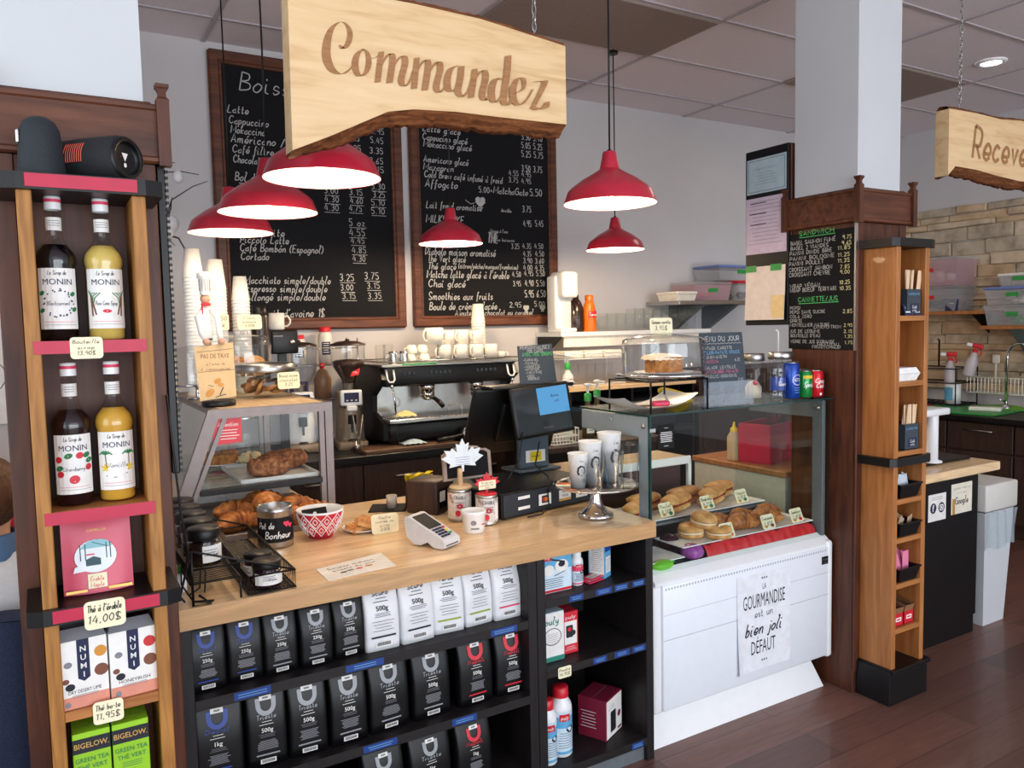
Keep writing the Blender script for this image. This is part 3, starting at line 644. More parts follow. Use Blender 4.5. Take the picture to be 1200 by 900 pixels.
b = MB().use(M['chalk']).push(T(0, -.0226, 0) @ FRONT)
for x, z, h, s, w in CH2:
    b.hand(s, x, z, h, w, pen=.12, slant=0 if s[0].isdigit() else .2)
for cx, cz, r_ in ((-.055, .85, .035), (.3, .12, .022), (.44, .122, .022)):
    b.oval(cx - r_ * .5, cz + r_ * .5, r_ * .6, r_ * .55, .0008); b.oval(cx + r_ * .5, cz + r_ * .5, r_ * .6, r_ * .55, .0008)
    b.poly([(cx - r_ * 1.2, cz + .1 * r_), (cx + r_ * 1.2, cz + .1 * r_), (cx + r_ * .3, cz - r_ * .8), (cx - r_ * .3, cz - r_ * .8)], .0009); b.ribbon([(cx - r_ * .6, cz - r_), (cx + r_ * .6, cz - r_)], .006, .0008)
b.ribbon([(-.17, .86), (-.13, .835), (-.1, .845)], .004, .0008)
ob('chalk_lettering', b, None, t)
# ================================================================= helpers for goods
def wrap(r): return lambda p: ((r + p[2]) * math.sin(p[0] / r), -(r + p[2]) * math.cos(p[0] / r), p[1])
def lines(b, x0, y0, w, n, dy, th=.0012, rs=random.Random(2)):
    """rows of small print"""
    for k in range(n): 
        ww = w * rs.uniform(.7, 1); b.rect(x0 + (w - ww) / 2, y0 - k * dy, x0 + (w + ww) / 2, y0 - k * dy + th, .0006)
def barcode(b, x, y, w, h, z=.0007):
    rs = random.Random(4); u = x
    while u < x + w:
        k = rs.uniform(.0006, .0018); b.rect(u, y, min(u + k, x + w), y + h, z); u += k + rs.uniform(.0006, .0014)
def price_card(name, label, loc, w, h, rows, rz=0, tilt=0, group=None, legs=True):
    """small cream card with handwriting, slightly thick, rounded corners"""
    t = thing(name, label, 'price card', loc, rz, group)
    m = T(0, 0, 0) @ RX(-tilt)
    b = MB().push(m @ FRONT); b.rrect(-w / 2, 0, w / 2, h, min(w, h) * .16, -.0015, .0015); b.pop(); ob('card', b, M['cream'], t)
    b = MB().use(M['ink']).push(m @ T(0, -.0004, 0) @ FRONT)
    n = len(rows); rh = h * .8 / n
    for i, s in enumerate(rows):
        big = i == n - 1
        b.hand(s, 0, h * .9 - rh * (i + 1) + rh * .3, rh * (.62 if not big else .68), min(w * .84, len(s) * rh * (.5 if big else .55)), pen=.11, align='C')
    b.pop(); ob('handwriting', b, None, t)
    return t

# ================================================================= COUNTER
b = MB()
b.prism([(-1.648, 0), (0, 0), (0, .966), (-.962, .966), (-.962, 2.05), (-1.648, 2.05)], .862, .92)
solo('worktop', b, M['maple'], 'light maple butcher-block worktop of the front counter, turning back along the left', 'worktop')
def shelf_unit(label, x0, x1, tops, kick, tabs):
    t = thing('shelving_unit', label, 'shelves', ((x0 + x1) / 2, .02, 0)); w = (x1 - x0) / 2
    for s in (-1, 1):
        b = MB(); b.box(s * w - (.034 if s > 0 else 0), 0, .0, s * w + (.034 if s < 0 else 0), .42, .861, .001); 
        for k in range(24): b.push(T(s * w - s * .0345, .04, .1 + .032 * k) @ RY(90 * -s)); b.disc(0, 0, .0006, .0035, 8); b.pop()
        ob('side_panel', b, M['blackwood_v'], t)
    b = MB(); b.box(-w, .40, .0, w, .42, .861); ob('back_panel', b, M['blackwood_v'], t)
    for z in tops:
        b = MB(); b.box(-w + .034, 0, z - .03, w - .034, .40, z, .001); ob('shelf', b, M['blackwood'], t)
    b = MB(); b.box(-w + .034, .02, 0, w - .034, .035, tops[-1] - .031); ob('kick_board', b, kick, t)
    for (x, z, ww) in tabs:
        b = MB().use(M['blue_tag']); b.push(T(x - (x0 + x1) / 2, -.0006, z) @ FRONT); b.rect(-ww / 2, -.011, ww / 2, .011, 0); b.use(M['chalk_b']); lines(b, -ww * .4, .002, ww * .8, 2, .007, .002); b.pop(); ob('shelf_label', b, None, t)
    return t
shelf_unit('black open shelving under the counter holding the coffee bags', -1.645, -.515, (.655, .392, .128), M['blackwood'],
           [(-1.46, .641, .1), (-1.13, .641, .12), (-.645, .641, .1), (-1.09, .378, .11), (-.8, .378, .09)])
shelf_unit('narrow black open shelving at the right end of the counter holding cleaning products', -.513, 0, (.71, .462, .092), M['greymetal'],
           [(-.35, .695, .06), (-.23, .695, .07), (-.15, .695, .06), (-.07, .695, .055), (-.25, .447, .06), (-.15, .447, .07), (-.07, .447, .06), (-.08, .077, .055)])
b = MB(); b.box(-1.645, .45, 0, -.98, 2.03, .861, .002)
for k in range(3): b.box(-.985, .62 + .47 * k, .12, -.968, 1.05 + .47 * k, .84, .004)
solo('base_cabinet', b, M['blackwood_v'], 'black base cabinet under the left leg of the counter', 'cabinet')

# ---- coffee bags
def coffee_bag(name, label, x, z, w, h, foil, accent, title, weight, group, y=.06, rz=0, lean=0):
    t = thing(name, label, 'coffee bag', (x, y + .04, z), rz, group); d = .066
    def dep(zz):
        k = max(0, min(1, zz / h))
        return d * (1 - .92 * max(0, (k - .45) / .55) ** 1.6) / 2 * (.94 + .06 * min(1, k * 12))
    lt = Matrix.Shear('XY', 4, (0, 0)) if not lean else RX(-lean)
    n = 9; ringn = 20; vs = []; rs = random.Random(int(x * 1000))
    for j in range(n + 1):
        zz = h * j / n; dd = dep(zz)
        for i in range(ringn):
            a = 2 * math.pi * i / ringn; c, s_ = math.cos(a), math.sin(a)
            e = .28
            px = w / 2 * math.copysign(abs(c) ** e, c) * (1 + rs.uniform(-.012, .004)); py = dd * math.copysign(abs(s_) ** (e if j < n - 1 else .6), s_)
            vs.append((px, py, zz + .001))
    fs = [[j * ringn + i, j * ringn + (i + 1) % ringn, (j + 1) * ringn + (i + 1) % ringn, (j + 1) * ringn + i] for j in range(n) for i in range(ringn)]
    fs += [list(range(ringn))[::-1], [n * ringn + i for i in range(ringn)]]
    b = MB().push(lt); b.add(vs, fs, True)
    b.box(-w / 2, -.004, h - .002, w / 2, .004, h + .012, .002)
    ob('pouch', b, foil, t)
    wf = lambda p: (p[0], -dep(p[1]) - .0022 - p[2], p[1])
    b = MB().push(lt); b.warp = wf
    white = foil is M['bag_white']; ink = M['ink'] if white else M['label']
    s = h / .235 if not white else 1.2
    # emblem: a shield ring with a small pale band across the top
    if not white:
        b.use(accent)
        ring = []
        for k in range(13):
            a = math.pi + math.pi * k / 12; ring.append((.022 * s * math.cos(a), .18 * s + .023 * s * math.sin(a)))
        ring = [(-.023 * s, .2 * s)] + ring + [(.023 * s, .2 * s)]
        b.ribbon(ring, .013 * s, .0006); b.use(M['label']); b.rect(-.017 * s, .193 * s, .017 * s, .206 * s, .0009); b.use(M['ink_grey']); b.rect(-.008 * s, .197 * s, .008 * s, .202 * s, .0011)
    b.use(accent if not white else ink); b.hand(title, 0, .142 * s, .013 * s, w * .5, .0008, .13, 'C', .1, .1)
    b.use(ink); b.rect(-.014 * s, .134 * s, .014 * s, .1355 * s, .0006)
    b.rect(-.022 * s, .126 * s, .018 * s, .1275 * s, .0006)
    b.type(weight, 0, .105 * s, .0125 * s, None, .0008, 'C', 0, .012)
    b.use(ink if white else M['ink_grey']); lines(b, -.026 * s, .098 * s, .052 * s, 3, .004 * s, .0011)
    if not white:
        b.use(M['ink_grey']); lines(b, -.03 * s, .078 * s, .06 * s, 7, .0042 * s, .0022)
    else: lines(b, -.03 * s, .078 * s, .06 * s, 4, .008 * s, .001)
    b.use(accent if accent is not M['label'] else M['ink_grey']); b.rect(-.033 * s, .036 * s, .033 * s, .0405 * s, .0008)
    b.use(M['label']); b.rect(-.022 * s, .012 * s, .022 * s, .026 * s, .0006); b.use(M['ink']); barcode(b, -.018 * s, .015 * s, .036 * s, .009 * s, .0012)
    ob('printing', b, None, t)
    return t
M['acc_blue'] = plain('blue_print', (34, 66, 150), .5); M['acc_red'] = plain('red_print', (214, 34, 54), .5); M['acc_sil'] = plain('silver_print', (150, 154, 160), .4)
M['acc_olive'] = plain('olive_print', (150, 170, 40), .5); M['acc_pink'] = plain('pink_print', (222, 60, 96), .5)
top = [('first black coffee bag with blue emblem at the far left of the top shelf', .105, 'bag_black', 'acc_blue', 'Decaf', '250g'),
       ('second black coffee bag with blue emblem on the top shelf', .1, 'bag_black', 'acc_blue', 'Decaf', '250g'),
       ('black 250g coffee bag with silver emblem, next to the blue-emblem bags on the top shelf', .1, 'bag_black', 'acc_sil', 'Trieste', '250g'),
       ('black 250g coffee bag with silver emblem, middle of three on the top shelf', .1, 'bag_black', 'acc_sil', 'Trieste', '250g'),
       ('shiny black 250g coffee bag touching the white bags on the top shelf', .1, 'bag_black', 'acc_sil', 'Trieste', '250g'),
       ('leftmost white coffee bag, black stripe, beside the shiny black bag', .112, 'bag_white', 'ink', 'Scuro', '500g'),
       ('second white coffee bag from the left, with a black stripe', .116, 'bag_white', 'ink', 'Scuro', '500g'),
       ('white coffee bag with an olive green stripe, in the middle of the white ones', .112, 'bag_white', 'acc_olive', 'Verde', '500g'),
       ('white coffee bag with green stripe beside the pink-striped bag', .108, 'bag_white', 'acc_olive', 'Verde', '500g'),
       ('white coffee bag with a pink stripe at the right end of the top shelf', .112, 'bag_white', 'acc_pink', 'Rosso', '500g')]
xs = [-1.568, -1.462, -1.364, -1.26, -1.157, -1.052, -.934, -.818, -.706, -.594]
rs = random.Random(11)
for (lb, w, f_, a, ti, we), x in zip(top, xs):
    coffee_bag('coffee_bag', lb, x, .655, w, .19, M[f_], M[a], ti, we, 'coffee bags on the top shelf', .05 + rs.uniform(0, .02), rs.uniform(-4, 4)).children
    if f_ == 'bag_white': pass
row2 = [('wide black 1 kg coffee bag with blue emblem at the left of the middle shelf', -1.548, .138, .235, 'acc_blue', 'Decaf', '1kg'),
        ('black 500g coffee bag, first with a silver emblem on the middle shelf', -1.413, .115, .235, 'acc_sil', 'Trieste', '500g'),
        ('black 500g coffee bag, second with a silver emblem on the middle shelf', -1.294, .116, .235, 'acc_sil', 'Trieste', '500g'),
        ('black 500g coffee bag, third with a silver emblem on the middle shelf', -1.17, .118, .235, 'acc_sil', 'Trieste', '500g'),
        ('black 500g coffee bag, fourth with a silver emblem on the middle shelf', -1.037, .135, .235, 'acc_sil', 'Trieste', '500g'),
        ('glossy crumpled black coffee bag with silver emblem, left of the gap on the middle shelf', -.89, .135, .235, 'acc_sil', 'Trieste', '500g'),
        ('black coffee bag with red emblem just right of the gap on the middle shelf', -.728, .13, .235, 'acc_red', 'Napoli', '500g'),
        ('black coffee bag with red emblem at the right end of the middle shelf', -.588, .125, .235, 'acc_red', 'Napoli', '500g')]
for lb, x, w, h, a, ti, we in row2:
    coffee_bag('coffee_bag', lb, x, .392, w, h, M['bag_black'], M[a], ti, we, 'coffee bags on the middle shelf', .05 + rs.uniform(0, .015), rs.uniform(-4, 4))
for lb, x, w, a, ti in (('black coffee bag with silver emblem on the bottom shelf, left of the glossy one', -1.065, .14, 'acc_sil', 'Trieste'),
                    ('glossy black coffee bag in the middle of the bottom shelf', -.905, .15, 'acc_sil', 'Trieste'),
                    ('black 1 kg coffee bag with red emblem on the bottom shelf', -.745, .135, 'acc_red', 'Napoli')):
    coffee_bag('coffee_bag', lb, x, .128, w, .22, M['bag_black'], M[a], ti, '1kg', 'coffee bags on the bottom shelf', .05, rs.uniform(-4, 4))

# ---- cleaning products on the narrow shelves
M['puly_blue'] = plain('sky_blue_print', (96, 170, 214), .4); M['tealprint'] = plain('teal_print', (40, 130, 110), .5); M['maroon'] = plain('maroon_print', (122, 26, 52), .45)
M['paleblue'] = plain('pale_blue_print', (206, 226, 238), .45)
def carton(name, label, cat, loc, w, d, h, base, art, rz=0, group=None, side=None):
    """folded card box: body, flap seam on the lid, printed front art(b) in front plane coords (x centred, y up)"""
    t = thing(name, label, cat, loc, rz, group)
    b = MB(); b.box(-w / 2, -d / 2, 0.0005, w / 2, d / 2, h, .0015); ob('carton', b, base, t)
    b = MB().use(M['ink_grey']); b.rect(-w / 2 + .003, -.0008, w / 2 - .003, .0008, h + .0003); 
    b.push(T(0, -d / 2, 0) @ FRONT); art(b); b.pop()
    if side: b.push(T(-w / 2, 0, 0) @ LEFT); side(b); b.pop()
    ob('printing', b, None, t)
    return t
def puly(b, w, h, top, bot):
    b.use(M[top]); b.rect(-w / 2, h * .55, w / 2, h * .98, .0003); b.use(M['label']); b.oval(-w * .18, h * .55, w * .16, h * .13, .0005); b.oval(w * .2, h * .62, w * .2, h * .15, .0005)
    b.use(M['ink']); b.oval(w * .2, h * .66, w * .1, h * .07, .0007); b.ribbon([(-w * .1, h * .8), (w * .3, h * .7)], w * .04, .0007); b.ribbon([(-w * .02, h * .4), (w * .3, h * .48)], w * .02, .0007)
    b.use(M['red']); b.rrect(-w * .46, h * .78, -w * .08, h * .95, .004, .0006); b.use(M['label']); b.type('puly', -w * .27, h * .83, h * .075, w * .3, .001, 'C', .2, .01)
    b.use(M[bot]); b.rect(-w / 2, h * .02, w / 2, h * .08, .0004); b.use(M['ink_blue']); lines(b, -w * .42, h * .33, w * .7, 5, h * .05, .002)
carton('cleaner_box', 'blue and white cleaning powder box with red logo on the top small shelf', 'box', (-.405, .105, .71), .142, .07, .15, M['paleblue'], lambda b: puly(b, .142, .15, 'puly_blue', 'red'))
def plastic_bottle(name, label, loc, r, h, cap, band, cat='bottle', capm=None):
    t = thing(name, label, cat, loc); b = MB()
    b.lathe([(0, .001), (r * .9, .001), (r, .006), (r, h * .7), (r * .93, h * .76), (r * .62, h * .84), (r * .6, h * .86), (0, h * .86)], n=24); ob('body', b, M['white'], t)
    b = MB(); b.lathe([(r * .72, h * .85), (r * .74, h * .87), (r * .7, h * .99), (r * .62, h), (0, h)], n=24); ob('cap', b, capm or M['red'], t)
    b = MB(); b.warp = wrap(r + .0006); b.use(M['paleblue']); b.rect(-r * 1.3, h * .06, r * 1.3, h * .68, 0); b.use(band); b.rect(-r * 1.3, h * .44, r * 1.3, h * .6, .0004); b.rect(-r * 1.3, h * .06, r * 1.3, h * .1, .0004)
    b.use(M['red']); b.rect(-r * .7, h * .54, r * .3, h * .64, .0008); b.use(M['label']); b.type('puly', -r * .2, h * .565, h * .05, r * .8, .0012, 'C', .2, .01)
    b.use(M['ink_blue']); lines(b, -r * .9, h * .36, r * 1.8, 7, h * .035, .0018); b.use(M['ink']); b.oval(r * .3, h * .42, r * .4, h * .05, .0009)
    ob('label', b, None, t); return t
plastic_bottle('cleaner_bottle', 'small white bottle with pink label beside the blue cleaning box', (-.292, .1, .71), .024, .125, None, M['acc_pink'], capm=M['white'])
for k, (x, y, z, rz) in enumerate(((-.222, .1, .711, 12), (-.226, .115, .716, -8), (-.215, .105, .721, 20))):
    b = MB().use(M['acc_pink']); b.box(-.04, -.025, 0, .04, .025, .004, .0018); b.use(M['label']); b.rect(-.03, -.015, .03, .015, .0044); b.use(M['acc_red']); b.type('descaler', 0, -.006, .009, .05, .005, 'C')
    solo('sachet', b, None, ('pink sachet at the bottom of the little pile on the top small shelf', 'pink sachet in the middle of the little pile on the top small shelf', 'pink sachet on top of the little pile on the top small shelf')[k], 'sachet', (x, y, z), rz, 'pink sachets beside the blue box')
carton('filter_box', 'narrow blue box standing at the right of the top small shelf', 'box', (-.165, .13, .71), .05, .07, .135, M['puly_blue'], lambda b: (b.use(M['label']), b.rect(-.02, .02, .02, .08, .0004), b.use(M['acc_blue']), b.rect(-.025, .1, .025, .13, .0004), b.use(M['ink_blue']), lines(b, -.018, .07, .036, 8, .006)), 28, side=lambda b: (b.use(M['label']), b.rect(-.03, .015, .03, .12, .0004), b.use(M['ink_blue']), lines(b, -.025, .11, .05, 12, .0075)))
carton('cleaner_box', 'white and green cleaning powder box on the middle small shelf', 'box', (-.42, .1, .462), .1, .06, .178, M['paleblue'], lambda b: (b.use(M['label']), b.rect(-.048, .02, .048, .175, .0003), b.use(M['tealprint']), b.rect(-.05, 0.002, .05, .018, .0004), b.hand('puly', 0, .135, .026, .06, .0008, .16, 'C'), b.use(M['ink_grey']), b.ribbon([(.036 * math.cos(a * .3), .09 + .03 * math.sin(a * .3)) for a in range(22)], .004, .0006), lines(b, -.03, .1, .06, 6, .007)))
carton('descaler_box', 'red box showing a white coffee machine on the middle small shelf', 'box', (-.325, .13, .462), .066, .07, .155, M['acc_red'], lambda b: (b.use(M['label']), b.rect(-.027, .035, .027, .12, .0004), b.use(M['ink']), b.rrect(-.02, .06, .01, .105, .004, .0007), b.oval(.012, .075, .01, .01, .0009), b.use(M['acc_red']), b.oval(-.005, .09, .008, .008, .001), b.use(M['label']), lines(b, -.025, .025, .05, 3, .006), b.type('puly', 0, .128, .014, .045, .0006, 'C')), 0)
price_card('shelf_ticket', 'cream price ticket stuck on the middle small shelf edge', (-.405, .0185, .42), .055, .04, ['Poudre', '14,95$'])
plastic_bottle('cleaner_bottle', 'shorter white bottle with red cap at the left of the bottom small shelf', (-.44, .085, .092), .034, .235, None, M['puly_blue'])
plastic_bottle('cleaner_bottle', 'taller white bottle with red cap on the bottom small shelf', (-.365, .11, .092), .041, .255, None, M['puly_blue'])
carton('appliance_box', 'maroon box picturing a steel milk frother on the bottom small shelf', 'box', (-.15, .16, .092), .13, .12, .155, M['maroon'], lambda b: (b.use(M['label']), b.rect(-.062, .004, .065, .15, .0004), b.use(M['steel']), b.rrect(-.03, .02, .015, .1, .004, .0007), b.use(M['ink']), b.rect(-.012, .02, -.004, .1, .0009), b.use(M['maroon']), b.oval(.042, .07, .013, .013, .0008), b.rect(.03, .01, .06, .02, .0008), b.use(M['ink_grey']), lines(b, -.05, .125, .06, 3, .007)), 26, side=lambda b: (b.use(M['label']), lines(b, -.05, .1, .07, 6, .012, .002)))

# ================================================================= LEFT DISPLAY TOWER
def tower(label, loc, w, depth, tops, plate_z, top_z, pl_h, wood_v, wood_h, back):
    t = thing('display_tower', label, 'shelf', loc); th = .028; h2 = w / 2
    for s in (-1, 1):
        b = MB(); b.box(s * h2 - (th if s > 0 else 0), 0, pl_h, s * h2 + (th if s < 0 else 0), depth, top_z, .002); ob('side_panel', b, wood_v, t)
    b = MB(); b.box(-h2 + th, depth - .012, pl_h, h2 - th, depth, top_z); ob('back_panel', b, back, t)
    for z in tops:
        b = MB(); b.box(-h2 + th, .002, z - .022, h2 - th, depth - .012, z, .001); ob('shelf', b, wood_h, t)
    for z, e in ((plate_z, .03), (top_z, .035)):
        b = MB(); p = [(-h2 - e, depth), (-h2 - e, .0), (-h2 + .0, -.014), (h2 - .0, -.014), (h2 + e, .0), (h2 + e, depth)]
        b.prism(p, z, z + .034); ob('ledge', b, M['black'], t)
    b = MB(); b.box(-h2 - .02, -.008, 0, h2 + .02, depth, pl_h, .003); b.box(-h2 - .012, -.02, pl_h - .012, h2 + .03, depth, pl_h + .006, .003); ob('plinth', b, M['black'], t)
    return t
tw = tower('golden oak display tower of syrups and teas fixed to the left pillar', (-1.822, -.289, 0), .242, .187, (1.636, 1.277, .838, .48), 1.038, 1.95, .15, M['oak_y'], M['oak_h'], M['mahog'])
for z in (1.968, 1.6255, 1.263, 1.056):
    b = MB(); xw = .107 if z < 1.9 and z > 1.2 else .104; e = -.0165 if (z > 1.9 or z < 1.2) else -.002
    b.box(-xw, e, z - .0135, xw, e + .0012, z + .0135); ob('edge_strip', b, M['pink'], tw, None)['label'] = 'pink card strip along the shelf edge'
def syrup(label, loc, glassm, liquid, name, art, rz=0):
    t = thing('syrup_bottle', label, 'bottle', loc, rz, 'syrup bottles on the left tower')
    prof = [(0, .001), (.034, .001), (.0385, .006), (.0385, .16), (.041, .168), (.0412, .18), (.037, .192), (.024, .212), (.017, .226), (.015, .236), (.0145, .292), (0, .292)]
    b = MB(); b.lathe(prof, n=32); ob('glass_body', b, glassm, t)
    b = MB(); b.lathe([(r_ * .93, z + .002) for r_, z in prof[:-5]] + [(.022, .21), (0, .21)], n=28); ob('syrup', b, liquid, t)
    b = MB().use(M['white']); b.lathe([(.0165, .285), (.0165, .3), ], n=20); b.use(M['acc_pink']); b.lathe([(.0168, .3), (.0168, .307)], n=20); b.use(M['white']); b.lathe([(.0165, .307), (.016, .313), (0, .314)], n=20); ob('cap', b, None, t)
    b = MB(); b.warp = wrap(.0153); b.use(M['label']); b.rect(-.024, .24, .024, .268, 0); b.use(M['ink_grey']); lines(b, -.014, .26, .028, 3, .005, .0012); ob('neck_label', b, None, t)
    b = MB(); b.warp = wrap(.0392); b.use(M['label']); b.rect(-.043, .028, .043, .158, 0)
    b.use(M['ink_grey']); b.ribbon([(-.041, .156), (.041, .156)], .0008, .0004); b.ribbon([(-.041, .031), (.041, .031)], .0008, .0004)
    b.use(M['ink']); b.hand('Le Sirop de', 0, .144, .009, .036, .0007, .1, 'C', .3, .1); b.use(M['ink_blue']); b.type('MONIN', 0, .123, .013, .058, .0008, 'C')
    art(b); b.use(M['ink_grey']); b.hand(name, 0, .079, .009, .045, .0009, .12, 'C', .3, .1); b.use(M['acc_pink']); b.rect(-.03, .043, .03, .0438, .0006); b.use(M['ink_grey']); b.rect(-.03, .037, .034, .0378, .0006)
    ob('label', b, None, t)
M['leafp'] = plain('leaf_print', (40, 120, 70), .6); M['berry'] = plain('berry_print', (36, 40, 84), .5); M['straw'] = plain('strawberry_print', (206, 40, 60), .5); M['cane'] = plain('cane_print', (120, 70, 50), .6); M['starp'] = plain('yellow_print', (232, 200, 50), .6)
def art_black(b):
    rs = random.Random(1); b.use(M['berry'])
    for k in range(34):
        a = rs.uniform(0, 6.28); q = rs.uniform(.9, 1.12); b.oval(.028 * q * math.cos(a), .083 + .028 * q * math.sin(a), .0018, .0018, .0007, 8)
    b.use(M['leafp'])
    for x, y in ((-.033, .105), (.03, .103), (.033, .07), (-.034, .068)): b.oval(x, y, .007, .005, .0006, 6, 30)
def art_cane(b):
    b.use(M['leafp'])
    for s in (-1, 1):
        for k in range(5): b.ribbon([(s * .03, .075 + k * .004), (s * (.024 + .004 * k), .095 + .004 * k), (s * (.012 + .006 * k), .106)], .0022, .0006)
    b.use(M['cane'])
    for s in (-1, 1):
        b.ribbon([(s * .03, .055), (s * .033, .1)], .004, .0007); b.ribbon([(s * .022, .058), (s * .03, .088)], .0035, .0007)
    b.use(M['straw']); b.oval(0, .066, .009, .004, .0007)
def art_straw(b):
    b.use(M['leafp'])
    for x, y in ((-.01, .112), (.027, .112), (-.03, .085), (.033, .1)): b.oval(x, y, .009, .006, .0006, 8, 20)
    b.use(M['straw'])
    for x, y, r_ in ((-.031, .104, .008), (.012, .112, .008), (-.028, .072, .008), (.0, .06, .0105), (.031, .085, .008)): b.oval(x, y, r_, r_ * .9, .0008, 12, 20)
def art_palm(b):
    b.use(M['leafp'])
    for s in (-1, 1):
        for k in range(6): a = R(20 + 28 * k); b.ribbon([(s * .025, .108), (s * .025 + .011 * math.cos(a), .108 + .009 * math.sin(a)), (s * .025 + .016 * math.cos(a), .105 + .006 * math.sin(a))], .003, .0007)
    b.use(M['cane']); b.ribbon([(-.022, .07), (-.025, .108)], .002, .0006); b.ribbon([(.024, .07), (.025, .108)], .002, .0006)
    b.use(M['starp'])
    for s in (-1, 1):
        for k in range(5): a = R(90 + 72 * k); b.ribbon([(s * .026, .078), (s * .026 + .009 * math.cos(a), .078 + .009 * math.sin(a))], .004, .0008)
    b.use(M['ink']); b.ribbon([(-.025, .06), (-.005, .056), (.02, .064)], .0015, .0007)
M['syr_dark'] = plain('dark_berry_syrup', (12, 8, 14), .15); M['syr_red'] = plain('strawberry_syrup', (28, 8, 14), .15)
M['amber_l'] = plain('pale_amber_syrup', (214, 184, 96), .15); M['amber_m'] = plain('amber_syrup', (212, 160, 60), .15)
syrup('dark blackcurrant syrup bottle on the upper tower shelf', (-1.878, -.215, 1.636), M['glass'], M['syr_dark'], 'Blackcurrant', art_black)
syrup('pale cane sugar syrup bottle on the upper tower shelf', (-1.786, -.215, 1.636), M['glass'], M['amber_l'], 'Pure Cane Syrup', art_cane)
syrup('dark red strawberry syrup bottle on the second tower shelf', (-1.868, -.215, 1.277), M['glass'], M['syr_red'], 'Strawberry', art_straw)
syrup('amber vanilla syrup bottle with palm tree label on the second tower shelf', (-1.783, -.215, 1.277), M['glass'], M['amber_m'], 'Vanilla', art_palm)
price_card('price_card', 'cream price card stuck on the pink strip below the upper syrups', (-1.832, -.2925, 1.6), .062, .046, ['Bouteille', 'sirop', '13,90$'], 0)
price_card('price_card', 'cream price card stuck on the black ledge below the pink tea pouch', (-1.828, -.308, 1.016), .08, .062, ["Thé à l'érable", '14,00$'], 0)
price_card('price_card', 'cream price card on the oak shelf edge under the boxed teas', (-1.832, -.2925, .797), .06, .05, ['Thé boîte', '11,95$'], 0)

# tea pouch
t = thing('tea_pouch', 'pink stand-up pouch of maple tea on the black ledge of the left tower', 'tea pouch', (-1.832, -.2, 1.0735), 0)
def pouch_y(z): return -.032 * (1 - (z / .165)) ** .7 - .002
b = MB(); W = .07
b.sheet(lambda u, v: (-W + 2 * W * u + (.003 * (1 - v) * (1 if u > .5 else -1) if 0 else 0), pouch_y(.165 * v) * (.35 + .65 * math.sin(math.pi * min(max(u, .04), .96)) ** .4), .165 * v), 16, 12)
b.sheet(lambda u, v: (W - 2 * W * u, .02 * (1 - v) ** .7 + .001, .165 * v), 4, 12)
b.sheet(lambda u, v: (-W, -.03 * .4 * (1 - v) + (.02 * (1 - v) + .001 + .012 * (1 - v)) * u, .165 * v), 1, 6); b.sheet(lambda u, v: (W, .02 * (1 - v) - u * .032 * (1 - v), .165 * v), 1, 6)
M['tea_pink'] = plain('rose_pouch', (214, 84, 108), .38, nscale=9, bmp=.15)
ob('pouch', b, M['tea_pink'], t)
b = MB(); b.warp = lambda p: (p[0], pouch_y(p[1]) - .0025 - p[2], p[1])
M['snow'] = plain('snow_print', (232, 240, 244), .5); M['skyp'] = plain('winter_sky_print', (140, 196, 206), .5); M['pine'] = plain('pine_print', (50, 84, 90), .6); M['gold'] = plain('gold_print', (214, 170, 90), .4, .4)
b.use(M['snow']); b.oval(-.004, .082, .042, .036, 0, 24); b.poly([(-.05, .05), (-.02, .052), (.0, .062), (-.02, .07), (-.046, .062)], .0002)
b.use(M['skyp']); b.poly([(-.034 + .0, .1), (.03, .1), (.022, .113), (.008, .118), (-.012, .117), (-.027, .11)], .0004)
b.use(M['pine'])
for x in (-.034, -.024, .018, .026): b.ribbon([(x, .075), (x, .11)], .002, .0006)
b.ribbon([(-.01, .113), (.022, .1)], .0015, .0006); b.poly([(-.024, .062), (.006, .062), (.006, .076), (-.008, .082), (-.024, .076)], .0006); b.use(M['red']); b.rect(-.022, .085, -.006, .088, .0007)
b.use(M['cream']); b.rect(-.022, .012, .016, .044, .0005); b.use(M['acc_pink']); b.hand('Érable', -.003, .028, .009, .028, .0009, .12, 'C'); b.hand('Maple', -.003, .015, .009, .028, .0009, .12, 'C')
b.use(M['gold']); b.type('CAMELLIA', 0, .136, .006, .04, .0006, 'C'); b.rect(-.066, .006, -.024, .012, .0006); b.rect(.018, .006, .066, .012, .0006)
ob('printing', b, None, t)

